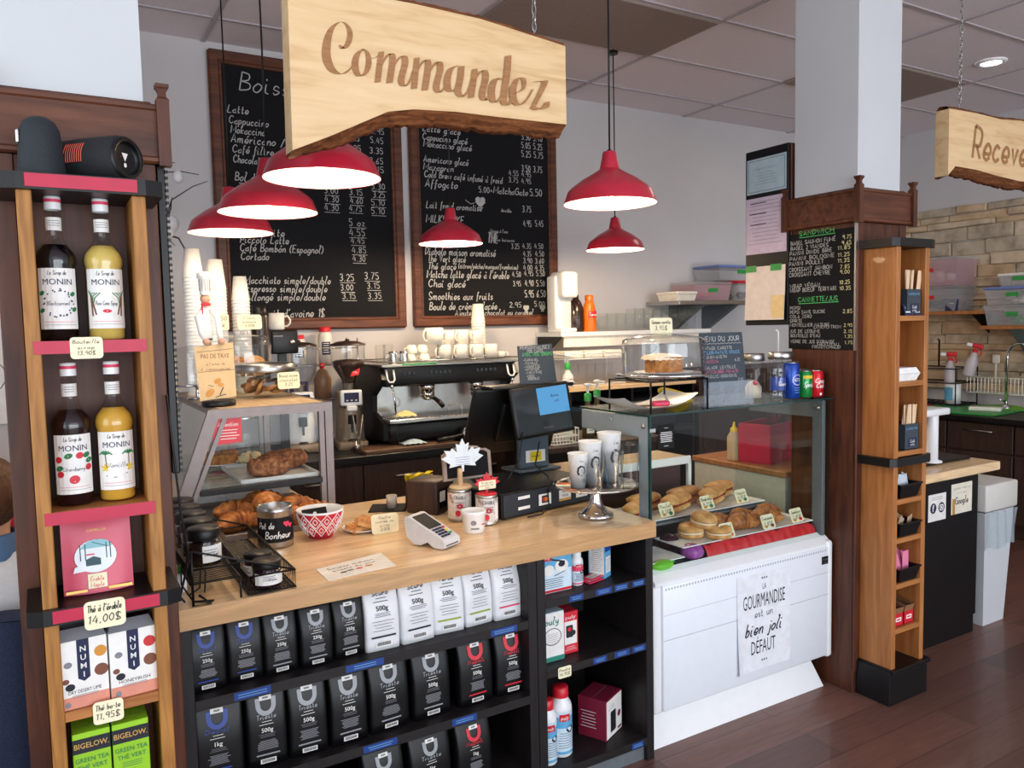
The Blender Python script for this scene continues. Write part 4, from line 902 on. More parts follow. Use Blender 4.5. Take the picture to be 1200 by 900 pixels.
# boxed teas
M['peach'] = plain('peach_print', (214, 140, 118), .6); M['orangep'] = plain('amber_print', (206, 140, 50), .5); M['redtea'] = plain('red_tea_print', (196, 44, 44), .5)
def numi(label, loc, name, cup, rz):
    w, h, d = .095, .152, .05
    def art(b):
        b.use(M['peach']); b.rect(-w / 2, 0.001, w / 2, .028, .0003); b.use(M['ink_blue']); b.poly([(-.012, h), (.012, h), (.012, .066), (0, .058), (-.012, .066)], .0005)
        b.use(M['label'])
        for i, ch in enumerate('NUMI'): b.type(ch, 0, .125 - .019 * i, .0125, None, .0009, 'C', 0, .01)
        b.use(M[cup]); b.oval(.034, .118, .0125, .0125, .0006); b.use(M['cane']); b.oval(.034, .076, .014, .0135, .0006); b.oval(-.036, .064, .007, .006, .0006); b.use(M['ink_grey']); b.oval(-.03, .1, .008, .007, .0006); b.use(M['ink']); b.oval(-.028, .05, .0095, .008, .0007)
        b.type(name, 0, .034, .008, .064, .0008, 'C'); b.use(M['ink_grey']); lines(b, -.03, .029, .06, 2, .004); b.oval(-.034, .012, .006, .006, .0007)
    t = thing('tea_box', label, 'tea box', loc, rz, 'boxed teas on the oak shelf')
    b = MB().use(M['label']); b.box(-w / 2, -d / 2, .0005, w / 2, d / 2, h, .001)
    b.use(M['ink_grey']); vs = [(-w / 2, -d / 2, h), (w / 2, -d / 2, h), (w / 2 - .008, 0, h + .02), (-w / 2 + .008, 0, h + .02), (w / 2, d / 2, h), (-w / 2, d / 2, h)]
    b.add(vs, [[0, 1, 2, 3], [3, 2, 4, 5], [0, 3, 5], [1, 4, 2]]); ob('carton', b, None, t)
    b = MB().push(T(0, -d / 2, 0) @ FRONT); art(b); b.pop(); ob('printing', b, None, t)
numi('white boxed tea with an amber cup, front left on the oak shelf', (-1.876, -.252, .838), 'DRY DESERT LIME', 'orangep', 5)
numi('white boxed tea with a red cup, right on the oak shelf', (-1.777, -.252, .838), 'HONEYBUSH', 'redtea', 4)
numi('white boxed tea standing behind the front left tea box', (-1.88, -.195, .838), 'DRY DESERT LIME', 'orangep', 2)
M['tealime'] = plain('lime_tea_print', (150, 204, 40), .45, nscale=6, var=.12)
def bigelow(label, loc):
    w, h, d = .074, .3, .075
    def art(b):
        b.use(M['ink']); b.rect(-w / 2, h - .045, w / 2, h - .012, .0004); b.use(M['gold']); b.type('BIGELOW.', 0, h - .034, .0125, .068, .0008, 'C', 0, .008)
        b.use(M['leafp']); b.type('GREEN TEA', 0, h - .066, .0105, .066, .0008, 'C', 0, .008); b.type('THÉ VERT', 0, h - .083, .0105, .058, .0008, 'C', 0, .008); lines(b, -.022, h - .092, .044, 3, .0045)
        for s, l in ((-1, .05), (1, .055), (.2, .075)): b.poly([(0, .12), (s * .014 - .004, .15), (s * .022, .12 + l), (s * .012 + .006, .145)], .0007)
    carton('tea_box', label, 'tea box', loc, w, d, h, M['tealime'], art, 0, 'green tea boxes at the bottom of the left tower')
bigelow('green tea box on the left at the bottom of the tower', (-1.868, -.24, .48)); bigelow('green tea box on the right at the bottom of the tower', (-1.79, -.24, .48))

# speakers on the tower
M['mesh'] = plain('speaker_fabric', (20, 22, 27), .8, nscale=220, var=.2, bmp=.3); M['mesh_g'] = plain('speaker_fabric_grey', (32, 38, 44), .75, nscale=220, var=.2, bmp=.3)
t = thing('portable_speaker', 'dark grey speaker standing upright with a rounded top, left on the tower', 'speaker', (-1.893, -.21, 1.9845), 0)
b = MB().push(Matrix.Diagonal((1, 1.1, 1, 1))); b.lathe([(.044, .004), (.046, .012), (.043, .05), (.0405, .085), (.038, .105), (.03, .121), (.017, .13), (0, .133)], n=32); b.pop()
ob('fabric_body', b, M['mesh_g'], t)
b = MB(); b.cyl(0, 0, 0, .006, .036); ob('foot', b, M['black'], t)
b = MB(); b.box(-.044, -.02, .07, -.036, .0, .1, .003); ob('logo_badge', b, M['steel'], t)
t = thing('portable_speaker', 'black cylinder speaker with a round end cap and orange lines on the tower', 'speaker', (-1.787, -.185, 1.9845), 42)
b = MB().push(T(0, 0, .052) @ RX(90)); b.lathe([(.03, -.09), (.046, -.085), (.051, -.07), (.052, 0), (.051, .07), (.046, .085), (.04, .088)], n=32); b.pop(); ob('fabric_body', b, M['mesh'], t)
for s in (-1, 1):
    b = MB().push(T(0, 0, .052) @ RX(90)); b.lathe([(.036, s * .088), (.035, s * .08), (.03, s * .078), (0, s * .079)], n=28); b.lathe([(.047, s * .086), (.042, s * .092), (.036, s * .088)], n=28); b.pop(); ob('end_cap', b, M['black'], t)
b = MB().use(M['label']).push(T(0, -.0802, .052) @ FRONT); b.poly([(-.009, .012), (.009, .012), (0, -.006)], 0); b.oval(0, -.014, .004, .005, 0); b.use(M['red']); b.rect(-.012, .002, -.01, .004, .0004); b.pop(); ob('logo_badge', b, None, t)
b = MB(); rs = random.Random(8)
for k in range(9): b.tube([(-.052 * math.cos(R(a)) , .0 + .006 * k - .01, .052 + .0522 * math.sin(R(a))) for a in range(-10, 40, 6)], .0009, 4)
ob('trim_lines', b, plain('orange_thread', (226, 96, 70), .6), t)

# things on the left pillar's side
b = MB(); b.box(-1.652, -.09, 1.3, -1.632, .2, 2.2, .003)
for k in range(60): b.box(-1.6325, -.0925, 1.305 + .015 * k, -1.6265, -.0865, 1.312 + .015 * k)
solo('beaded_board', b, M['black'], 'narrow black board with a beaded edge on the right side of the left pillar', 'board')
b = MB(); b.sheet(lambda u, v: (-1.628 + .022 * u + .003 * math.sin(3 * v), .02 + .1 * u, 1.43 + .2 * v), 2, 6); b.sheet(lambda u, v: (-1.6275 + .022 * u + .003 * math.sin(3 * v), .021 + .1 * u, 1.43 + .2 * v), 2, 6)
solo('paper_notice', b, M['cream'], 'beige paper hanging at the right side of the left pillar', 'paper')
b = MB(); b.tube([(-1.66, -.125, 1.5), (-1.655, -.125, 1.42), (-1.647, -.124, 1.3), (-1.64, -.12, 1.2), (-1.628, -.11, 1.1), (-1.63, -.06, 1.03), (-1.635, .02, .95), (-1.62, .05, .925)], .003, 6)
solo('power_cable', b, M['black'], 'thin black cable running down the left pillar to the counter', 'cable')
# ================================================================= THINGS ON THE COUNTER
CT = .9205
# ---- wire rack of jam jars
t = thing('wire_rack', 'black two-tier wire rack of jam jars at the left end of the counter', 'rack', (-1.47, .3, CT), 0)
b = MB(); X0, X1, Y0, Y1 = .01, .138, -.295, .31
for z in (.006, .055):
    b.tube([(X0, Y0, z), (X1, Y0, z), (X1, Y1, z), (X0, Y1, z)], .003, 6, True)
for k in range(14): x = X0 + (X1 - X0) * k / 13; b.tube([(x, Y0, .006), (x, Y1, .006)], .0014, 4)
for k in range(40):
    y = Y0 + (Y1 - Y0) * k / 39; b.tube([(X0, y, .055), (X0, y, .006), (X1, y, .006), (X1, y, .055)], .0018, 4)
ob('lower_basket', b, M['black'], t)
b = MB(); X0, X1 = -.14, -.012
for z in (.062, .1): b.tube([(X0, Y0, z), (X1, Y0, z), (X1, Y1, z), (X0, Y1, z)], .003, 6, True)
for k in range(40):
    y = Y0 + (Y1 - Y0) * k / 39; b.tube([(X0, y, .1), (X0, y, .062), (X1, y, .062), (X1, y, .1)], .0018, 4)
ob('upper_basket', b, M['black'], t)
for y in (Y0, Y1):
    b = MB(); b.tube([(-.14, y, .1), (-.14, y, .15), (-.13, y, .15), (.138, y, .055)], .003, 6); b.tube([(-.135, y, .15), (-.135, y, .003), (-.09, y - .0, .003), (-.12, y, .03)], .004, 6); b.tube([(-.012, y, .062), (-.012, y, .003)], .003, 6)
    ob('side_frame', b, M['black'], t)
M['jam'] = plain('plum_jam', (50, 14, 34), .2); M['jam_dark'] = plain('dark_honey', (24, 12, 10), .2)
def jam(label, x, y, z, r, h, jam_m, lid_h, rz, grp, wide):
    t = thing('jam_jar', label, 'jar', (x, y, z), rz, grp)
    b = MB(); b.lathe([(0, .001), (r * .92, .001), (r, .006), (r, h * .66), (r * .93, h * .73), (r * .9, h * .76)], n=24); ob('glass_body', b, M['glass'], t)
    b = MB(); b.lathe([(0, .004), (r * .94, .004), (r * .94, h * .64), (0, h * .64)], n=24); ob('jam', b, jam_m, t)
    b = MB(); b.lathe([(r * .96, h * .72), (r * .98, h * .74), (r * .98, h * .96), (r * .92, h), (0, h)], n=28); ob('lid', b, M['black'], t)
    b = MB(); b.warp = wrap(r + .0008); b.use(M['label']); b.rect(-r * wide, h * .14, r * wide, h * .58, 0); b.use(M['ink_grey']); lines(b, -r * .7, h * .46, r * .9, 3, h * .07, .002); b.use(M['ink']); b.hand('Miel' if jam_m is M['jam_dark'] else 'Prune', -r * .3, h * .3, h * .1, None, .0006, .12); ob('label', b, None, t)
pos = ('front of the five', 'second from the front', 'middle of the five', 'fourth from the front', 'rearmost of the five')
for k in range(5):
    jam('dark honey jar with black lid in the upper rack, ' + pos[k], -1.545, .085 + .114 * k + .09, .985, .047, .108, M['jam_dark'], .02, 28 - 4 * k, 'honey jars in the upper rack', .75)
jam('small plum jam jar with black lid at the front of the lower rack', -1.4, .05, .9305, .041, .075, M['jam'], .02, 10, 'jam jars in the lower rack', 1.3)
jam('small plum jam jar standing behind the front one in the lower rack', -1.402, .142, .9305, .041, .075, M['jam'], .02, -60, 'jam jars in the lower rack', 1.3)
b = MB(); b.tube([(-1.6, .02, .93), (-1.56, .01, .926), (-1.55, -.0 + .02, .925), (-1.6, .04, .925), (-1.62, .1, .96), (-1.61, .16, 1.0)], .0025, 5); b.tube([(-1.58, .2, 1.0), (-1.56, .16, .97), (-1.57, .12, .935), (-1.6, .1, .926)], .0025, 5); b.tube([(-1.57, .22, .99), (-1.545, .17, .965), (-1.56, .1, .926)], .0025, 5)
solo('cable_loop', b, M['black'], 'looped black cables on the counter beside the left pillar', 'cable')
t = thing('glue_bottle', 'small white bottle with green cap under the rack beside the pillar', 'bottle', (-1.612, .16, CT))
b = MB(); b.lathe([(0, 0), (.014, 0), (.015, .004), (.015, .045), (.008, .055), (0, .055)], n=16); ob('body', b, M['white'], t)
b = MB(); b.lathe([(.009, .054), (.008, .075), (0, .076)], n=14); ob('cap', b, M['green'], t)

# ---- tip tin
t = thing('tip_tin', 'steel tin with a black Pot de Bonheur label between croissants and red bowl', 'tin', (-1.262, .5, CT), -8)
b = MB(); r_ = .058
b.lathe([(0, .0005), (r_ - .003, .0005), (r_, .004), (r_ - .001, .012), (r_, .016), (r_, .122), (r_ + .002, .126), (r_, .13), (r_, .138), (r_ - .004, .139), (r_ - .005, .134), (r_ - .005, .01), (0, .01)], n=40); ob('can', b, M['steel'], t)
b = MB(); b.warp = wrap(r_ + .0012); b.use(M['black_matt']); b.rect(-.085, .022, .085, .105, 0); b.use(M['label']); b.hand('Pot de', -.008, .07, .021, .056, .0008, .12, 'R', .2, .2); b.hand('Bonheur', .006, .036, .024, .092, .0008, .13, 'C', .15, .2)
b.ribbon([(-.06, .1), (.06, .1)], .0012, .0006); b.ribbon([(-.06, .027), (.06, .027)], .0012, .0006); b.use(M['acc_pink'])
for x, y, s in ((.032, .083, .011), (.048, .076, .009)): b.oval(x - s * .45, y + s * .2, s * .6, s * .55, .0009, 12); b.oval(x + s * .45, y + s * .2, s * .6, s * .55, .0009, 12); b.poly([(x - s, y), (x, y - s * 1.1), (x + s, y), (x, y + s * .3)], .001)
ob('label', b, None, t)

# ---- red patterned bowl
def rough_bowl():
    t = thing('bowl', 'red bowl with white diamond pattern on the counter', 'bowl', (-1.1, .52, CT), 0)
    b = MB().use(M['red_bowl']); b.lathe([(0, .0005), (.042, .0005), (.044, .012), (.05, .014), (.07, .045), (.079, .08), (.0815, .093)], n=48)
    b.use(M['white']); b.lathe([(.0815, .093), (.0825, .1), (.079, .1), (.075, .08), (.062, .04), (.03, .018), (0, .016)], n=48); ob('vessel', b, None, t)
    def rad(z):
        for (z0, r0), (z1, r1) in (((.014, .05), (.045, .07)), ((.045, .07), (.08, .079)), ((.08, .079), (.1, .0825))):
            if z <= z1: return r0 + (r1 - r0) * (z - z0) / (z1 - z0)
        return .083
    b = MB().use(M['white']); n = 12
    def P(a, z): r = rad(z) + .0008; return (r * math.sin(a), -r * math.cos(a), z)
    def seg(a0, z0, a1, z1, w):
        pts = [P(a0 + (a1 - a0) * k / 4, z0 + (z1 - z0) * k / 4) for k in range(5)]; b.tube(pts, w, 4)
    for i in range(n):
        a = 2 * math.pi * i / n; h = math.pi / n
        for zc in (.036, .068):
            aa = a + (h if zc < .05 else 0)
            for f, w in ((1, .0016), (.45, .0014)):
                q = .024 * f
                seg(aa - h * f, zc, aa, zc + q, w); seg(aa, zc + q, aa + h * f, zc, w); seg(aa - h * f, zc, aa, zc - q, w); seg(aa, zc - q, aa + h * f, zc, w)
    ob('pattern', b, None, t)
M['red_bowl'] = plain('red_glaze', (196, 36, 56), .3)
rough_bowl()
b = MB().push(RX(-28)); b.box(-.045, -.001, 0, .045, .001, .075, .0005); b.use(M['label']); b.push(T(0, -.0015, 0) @ FRONT); b.oval(0, .056, .007, .006, 0, 12); b.rect(-.02, .04, .02, .042, 0); b.pop(); b.pop(); b.mats = [M['black_matt'] if m is None else m for m in b.mats]
solo('black_card', b, None, 'small black card standing inside the red bowl', 'card', (-1.115, .5, .955), 4)

# ---- plate of waffles + card
t = thing('plate', 'small white plate under the waffles right of the red bowl', 'plate', (-.945, .515, CT)); b = MB(); b.lathe([(0, .003), (.04, .003), (.045, .001), (.05, .002), (.075, .012), (.077, .014), (.074, .0145), (.05, .006), (0, .006)], n=36); ob('dish', b, M['white'], t)
def waffle(x, y, z, rz, tilt, k):
    b = MB().push(RX(tilt) @ Matrix.Scale(1.4, 4)); b.box(-.032, -.022, 0, .032, .022, .012, .004, 2)
    for i in range(6): b.box(-.03 + .0115 * i, -.021, .011, -.026 + .0115 * i, .021, .0155, .001)
    for i in range(4): b.box(-.031, -.019 + .0115 * i, .011, .031, -.015 + .0115 * i, .015, .001)
    solo('waffle', b, M['bread'], k, 'waffle', (x, y, z), rz, 'waffles on the small white plate')
waffle(-.965, .5, .928, 20, 8, 'waffle lying at the left on the small white plate'); waffle(-.925, .535, .93, -25, 10, 'waffle at the back of the small white plate'); waffle(-.94, .49, .946, 60, 14, 'waffle on top of the others on the small plate')
price_card('price_card', 'cream price card leaning in front of the plate of waffles', (-.893, .425, CT), .1, .07, ['Gaufre', 'sucrée ou', 'sirop', '2,00$'], -4, 8)

# ---- laminated card
b = MB().use(M['label']); P4 = [(-1.234, .016), (-1.012, .042), (-1.0, .2), (-1.233, .143)]
b.prism(P4, CT, CT + .0012); t = solo('table_card', b, None, 'glossy cream card lying flat at the front of the counter', 'card')
b = MB().push(T(-1.12, .1, CT + .0014) @ RZ(10)).use(M['ink']); b.hand('Soupes maison', 0, .025, .016, .16, .0002, .12, 'C'); b.hand('bagels du jour', 0, -.0, .014, .15, .0002, .12, 'C'); b.use(M['straw']); b.oval(.0, -.022, .012, .006, .0003); b.use(M['leafp']); b.oval(-.03, -.02, .012, .005, .0003); b.use(M['orangep']); b.oval(.035, -.018, .014, .006, .0003); b.use(M['jam']); b.oval(-.055, -.024, .012, .005, .0003); b.pop()
ob('printing', b, None, t)

# ---- card terminal
t = thing('card_terminal', 'white card payment terminal with keypad at the front of the counter', 'card terminal', (-.78, .118, CT), 27)
M['terminal'] = plain('pearl_white_plastic', (214, 214, 216), .35)
b = MB().push(RY(90) @ RZ(90)); # local: y -> length, z -> height
prof = [(0, .008), (.0, .026), (.006, .034), (.15, .098), (.165, .096), (.168, .08), (.16, .03), (.13, .006), (.1, .006), (.07, .02), (.045, .004), (.01, .004)]
b.prism(prof, -.043, .043); b.pop(); ob('body', b, M['terminal'], t)
sl = math.degrees(math.atan2(.064, .144))
pm = T(0, .006, .0345) @ RX(sl)
b = MB().push(pm).use(M['black']); b.rrect(-.034, .068, .034, .148, .004, 0, .0012); b.pop(); ob('screen', b, plain('terminal_screen', (44, 44, 58), .1), t)
kk = 0
for r_ in range(4):
    for c in range(4):
        if r_ == 3 and c == 3: continue
        col = 'ink_blue'
        if c == 3: col = ('red', 'yellow', 'green', 'green')[r_]
        b = MB().push(pm); x = -.03 + .0165 * c; y = .052 - .0135 * r_
        if c == 3: y = .052 - .0165 * r_
        b.box(x, y, 0, x + .013, y + .009, .003, .001); b.pop(); ob('key', b, M[col], t)
b = MB(); b.box(-.034, -.001, .012, .034, .004, .016, .001); ob('card_slot', b, M['black'], t)

# ---- cans with maple leaf signs
LEAF = [(0, 1), (.12, .72), (.26, .8), (.22, .42), (.42, .62), (.48, .5), (.74, .54), (.64, .32), (.86, .2), (.5, -.06), (.54, -.2), (.05, -.12), (.04, -.4)]
LEAF = LEAF + [(-x, y) for x, y in LEAF[:0:-1]]
M['can_print'] = speckle('printed_can', [(.3, (196, 190, 186)), (.55, (222, 218, 212)), (.68, (150, 100, 88)), (.78, (210, 206, 202))], 34, .35, 0.0)
def can(name, label, loc, r, h, rz=0):
    t = thing(name, label, 'can', loc, rz)
    b = MB(); b.lathe([(0, .0005), (r - .002, .0005), (r, .003), (r - .001, .008), (r - .001, h - .008), (r, h - .003), (r - .002, h), (r - .004, h - .003), (0, h - .003)], n=32); ob('tin', b, M['steel'], t)
    b = MB(); b.warp = wrap(r + .0003); b.use(M['can_print']); b.rect(-r * 1.9, .012, r * 1.9, h - .012, 0); b.use(M['label']); b.rect(.005, .02, .03, h - .03, .0006); b.use(M['straw']); b.oval(-.02, h * .5, .012, .01, .0007); b.oval(-.028, h * .28, .01, .012, .0007); b.use(M['ink']); b.hand('ÉRABLE', -.018, h * .72, .012, .05, .0008, .14, 'C'); lines(b, -.04, h * .6, .04, 3, .009, .002)
    ob('printed_wrap', b, None, t); return t
can('maple_can', 'printed maple syrup can carrying the white leaf sign', (-.583, .448, CT), .045, .122)
can('maple_can', 'printed silver maple can in front of the cash drawer, below the red leaf', (-.527, .338, CT), .042, .112, 10)
M['paleleaf'] = plain('pale_blue_white_board', (226, 236, 242), .6)
t = thing('leaf_sign', 'white wooden maple leaf sign on a stick above the printed can', 'sign', (-.58, .445, CT + .1225), -4)
b = MB(); b.lathe([(0, 0), (.043, 0), (.043, .006), (.038, .012), (0, .012)], n=28); b.box(-.008, -.008, .01, .008, .008, .075, .002); ob('stick', b, plain('pale_wood', (206, 176, 138), .6), t)
b = MB().push(T(.012, 0, .098) @ FRONT); b.prism([(x * .1, y * .09) for x, y in LEAF], -.003, .003); b.use(M['ink_grey']); lines(b, -.03, .02, .06, 1, .01, .0014); b.push(T(0, 0, .0028)); lines(b, -.035, .018, .07, 4, .009, .0014); b.pop(); b.pop(); b.mats = [M['paleleaf'] if m is None else m for m in b.mats]; ob('leaf', b, None, t)
t = thing('leaf_sign', 'red maple leaf sign with cream note on the silver can', 'sign', (-.527, .335, CT + .1125), 0)
b = MB(); b.lathe([(0, 0), (.038, 0), (.038, .003), (0, .003)], n=24); b.box(-.004, -.003, 0, .004, .003, .03); ob('stand', b, M['red'], t)
b = MB().push(T(0, -.004, .032) @ FRONT); b.prism([(x * .063, y * .05) for x, y in LEAF], -.002, .002); b.pop(); ob('leaf', b, M['red'], t)
b = MB().push(T(0, -.0066, .03) @ FRONT).use(M['cream']); b.rrect(-.036, -.012, .036, .02, .004); b.use(M['ink']); b.hand('Sirop pur', 0, .01, .007, .05, .0006, .12, 'C'); b.hand("d'érable 100%", 0, .0, .006, .06, .0006, .12, 'C'); b.hand('local', 0, -.009, .006, None, .0006, .12, 'C'); b.pop(); ob('note', b, None, t)
t = thing('tub', 'small white printed tub in front of the maple cans', 'tub', (-.622, .262, CT)); b = MB()
b.lathe([(0, .0005), (.036, .0005), (.038, .003), (.042, .066), (.045, .068), (.045, .078), (.042, .079), (.041, .07), (.037, .01), (0, .01)], n=32); ob('vessel', b, M['white'], t)
b = MB(); b.warp = lambda p: ((.0388 + .004 * p[1] / .066 + p[2]) * math.sin(p[0] / .04), -(.0388 + .004 * p[1] / .066 + p[2]) * math.cos(p[0] / .04), p[1]); b.use(M['ink_grey']); b.oval(-.02, .04, .01, .009, .0006); b.rect(-.03, .016, .0, .022, .0006); b.use(M['straw']); b.rect(.01, .03, .028, .034, .0006); ob('print', b, None, t)
b = MB(); b.lathe([(0, .058), (.038, .06)], n=24); ob('contents', b, M['icing'], t)
t = thing('picture_frame', 'black slate with scalloped taupe frame behind the white leaf', 'frame', (-.515, .5, 1.062), 0)
M['taupe'] = plain('taupe_frame', (150, 134, 124), .6)
sc_ = [(-.105, 0), (.105, 0), (.105, .1), (.085, .112), (.06, .112), (.05, .124), (.0, .13), (-.05, .124), (-.06, .112), (-.085, .112), (-.105, .1)]
b = MB().push(RX(-6) @ FRONT); b.prism(sc_, -.012, 0); b.pop(); ob('frame', b, M['taupe'], t)
b = MB(); b.box(-.03, .013, .9215 - 1.062, -.016, .02, .05); ob('stake', b, M['taupe'], t)
b = MB().push(RX(-6) @ FRONT); b.prism([(x * .86, .009 + y * .86) for x, y in sc_], 0, .0012); b.pop(); ob('slate', b, M['board'], t)

# ---- receipt printer, cloth, mat
t = thing('receipt_printer', 'brown-black receipt printer box left of the cash drawer', 'printer', (-.612, .65, CT), 35)
b = MB(); b.box(-.07, -.07, 0, .07, .07, .132, .008, 2); ob('housing', b, M['espresso_wood'], t)
b = MB(); b.box(-.06, -.073, .02, .06, -.069, .1, .002); ob('front_cover', b, M['black'], t)
b = MB(); b.box(-.05, -.074, .05, -.01, -.0728, .09, .0); ob('sticker', b, M['label'], t)
b = MB(); rs = random.Random(2)
b.sheet(lambda u, v: (-.06 + .12 * u + .006 * math.sin(9 * v), .0 + (.05 * v if v < .5 else .025 + .004 * math.sin(8 * u)), (.06 + .004 * math.sin(14 * u)) if v < .5 else .06 - .1 * (v - .5) * 1.2 + .004 * math.sin(14 * u)), 14, 10)
b.sheet(lambda u, v: (-.058 + .116 * u, -.002 - .004 * math.sin(10 * u), .058 - .052 * v + .003 * math.sin(12 * u)), 14, 6)
solo('dust_cloth', b, M['yellow'], 'bright yellow cloth draped behind the receipt printer', 'cloth', (-.6, .76, .99), 10)
b = MB(); b.box(-.07, .0, 0, .07, .02, .085, .004); solo('cloth_holder', b, M['black'], 'small black holder under the yellow cloth', 'holder', (-.6, .759, CT), 10)
b = MB(); b.box(-.075, -.07, 0, .075, .07, .004, .002); solo('counter_mat', b, M['black_matt'], 'square black mat near the back edge of the counter', 'mat', (-.735, .79, CT), -28)
t = thing('paper_roll', 'small grey paper roll between the black mat and the printer', 'roll', (-.725, .78, CT + .0045)); b = MB(); b.lathe([(.008, 0), (.022, 0), (.022, .05), (.008, .05), (.008, 0)], n=20); ob('paper', b, plain('grey_paper', (176, 170, 160), .8), t)

# ---- cash drawer, till
t = thing('cash_drawer', 'black cash drawer with payment card stickers at the back of the counter', 'cash drawer', (-.215, .375, CT), 10)
b = MB(); b.box(-.25, 0.006, .002, .25, .36, .1, .004); ob('case', b, M['black'], t)
b = MB(); b.box(-.245, -.002, .008, .245, .008, .094, .003); ob('front', b, plain('drawer_front', (34, 40, 48), .45), t)
def sticker(x, fn, nm):
    b = MB().push(T(x, -.0026, .05) @ FRONT).use(M['label']); b.rect(-.033, -.022, .033, .022, 0); fn(b); b.pop(); ob(nm, b, None, t)
def s_mc(b): b.use(M['ink']); b.rect(-.018, -.014, .018, .015, .0005); b.use(M['red']); b.oval(-.006, 0, .009, .009, .0008); b.use(M['orangep']); b.oval(.006, 0, .009, .009, .0009)
def s_visa(b): b.use(M['gold']); b.rect(-.033, -.022, .033, -.012, .0004); b.use(M['ink']); b.type('VISA', 0, -.006, .011, .034, .0006, 'C', .2); b.rect(-.02, .012, .02, .014, .0005)
def s_amex(b): b.use(M['acc_blue']); b.rect(-.013, -.012, .013, .014, .0005); b.use(M['label']); b.type('AM', 0, .002, .006, .018, .0008, 'C'); b.type('EX', 0, -.007, .006, .018, .0008, 'C')
sticker(-.035, s_mc, 'card_sticker'); sticker(.075, s_visa, 'card_sticker'); sticker(.17, s_amex, 'card_sticker')
for z in (.074, .034):
    b = MB().push(T(-.145, -.0026, z) @ FRONT); b.rect(-.03, -.006, .03, .006, 0); b.pop(); ob('white_tape', b, M['label'], t)
for sx in (-.23, .23):
    b = MB(); b.cyl(sx, .02, 0, .003, .01, n=10); ob('foot', b, M['black'], t)
t = thing('till', 'black touchscreen till with a customer display showing a blue square', 'till', (-.08, .7, CT + .1005), 0)
M['greyblue'] = plain('blue_grey_plastic', (62, 76, 90), .4)
b = MB(); b.box(-.12, -.06, 0, .1, .1, .012, .005); b.box(-.09, -.02, .01, .06, .012, .17, .006); ob('stand', b, M['greyblue'], t)
b = MB().push(T(-.012, -.0215, .06) @ FRONT); b.use(M['label']); b.rect(-.05, -.022, .05, .03, 0); b.use(M['yellow']); b.rrect(-.028, -.018, .03, .024, .004, .0004); b.use(M['ink']); b.hand('Interac', 0, 0, .01, .045, .0007, .14, 'C'); b.pop(); ob('sticker', b, None, t)
scr = T(.03, -.035, .265) @ RY(-4) @ RX(-9)
b = MB().push(scr); b.box(-.165, -.012, -.112, .14, .014, .112, .014, 3); b.pop(); ob('customer_display', b, M['black'], t)
b = MB().push(scr @ T(0, -.0126, 0) @ FRONT).use(plain('screen_dark', (44, 50, 56), .12)); b.rect(-.148, -.095, .124, .097, 0)
b.use(glow('screen_blue', (104, 176, 232), .8)); b.rect(-.035, -.022, .122, .095, .0004); b.use(M['ink_blue']); b.hand('Bonne', .055, .05, .012, None, .0008, .14, 'C'); b.hand('café', .06, .028, .01, None, .0008, .14, 'C'); b.use(M['ink_grey']); b.hand('bienvenue', 0, -.08, .008, None, .0008, .12, 'C'); b.pop(); ob('screen', b, None, t)
b = MB().push(T(-.02, .14, .22) @ RX(24)); b.box(-.235, -.016, -.175, .235, .016, .16, .012, 2); b.box(-.1, -.05, -.1, .1, -.01, .1, .01, 2); b.pop(); b.box(-.22, -.02, .36, .2, .1, .376, .006, 2); ob('barista_display', b, M['black'], t)
b = MB(); b.box(-.05, .05, .01, .05, .1, .2, .006); ob('rear_post', b, M['black'], t)
t = thing('slate_card', 'grey slate card listing coffee syrups standing on top of the till', 'slate', (-.045, .71, 1.398), 0)
b = MB().push(RX(-5) @ FRONT); b.prism([(-.098, 0), (.092, 0), (.078, .172), (-.1, .166)], -.004, 0); b.pop(); ob('slate', b, M['slate'], t)
b = MB().push(T(0, -.0006, 0) @ RX(-5) @ FRONT).use(M['chalk'])
for x, z, h, s, w in CH5:
    b.use(M['chalk_g'] if 'SIROPS' in s else M['chalk']); b.hand(s, x - .035, z + .004, h, w * .96, .0006, .15, slant=0)
b.pop(); ob('chalk_lettering', b, None, t)
b = MB(); b.tube([(-.24, .36, 1.0), (-.235, .352, 1.02), (-.21, .4, 1.05), (-.17, .56, 1.07), (-.12, .6, 1.16)], .003, 6); b.tube([(-.24, .36, 1.0), (-.245, .345, .95), (-.29, .325, .925), (-.36, .318, .924)], .003, 6)
b.tube([(-.33, .52, 1.03), (-.24, .57, 1.1), (-.18, .64, 1.2)], .0025, 6)
solo('till_cable', b, M['black'], 'black cables looping from the till over the cash drawer front', 'cable')

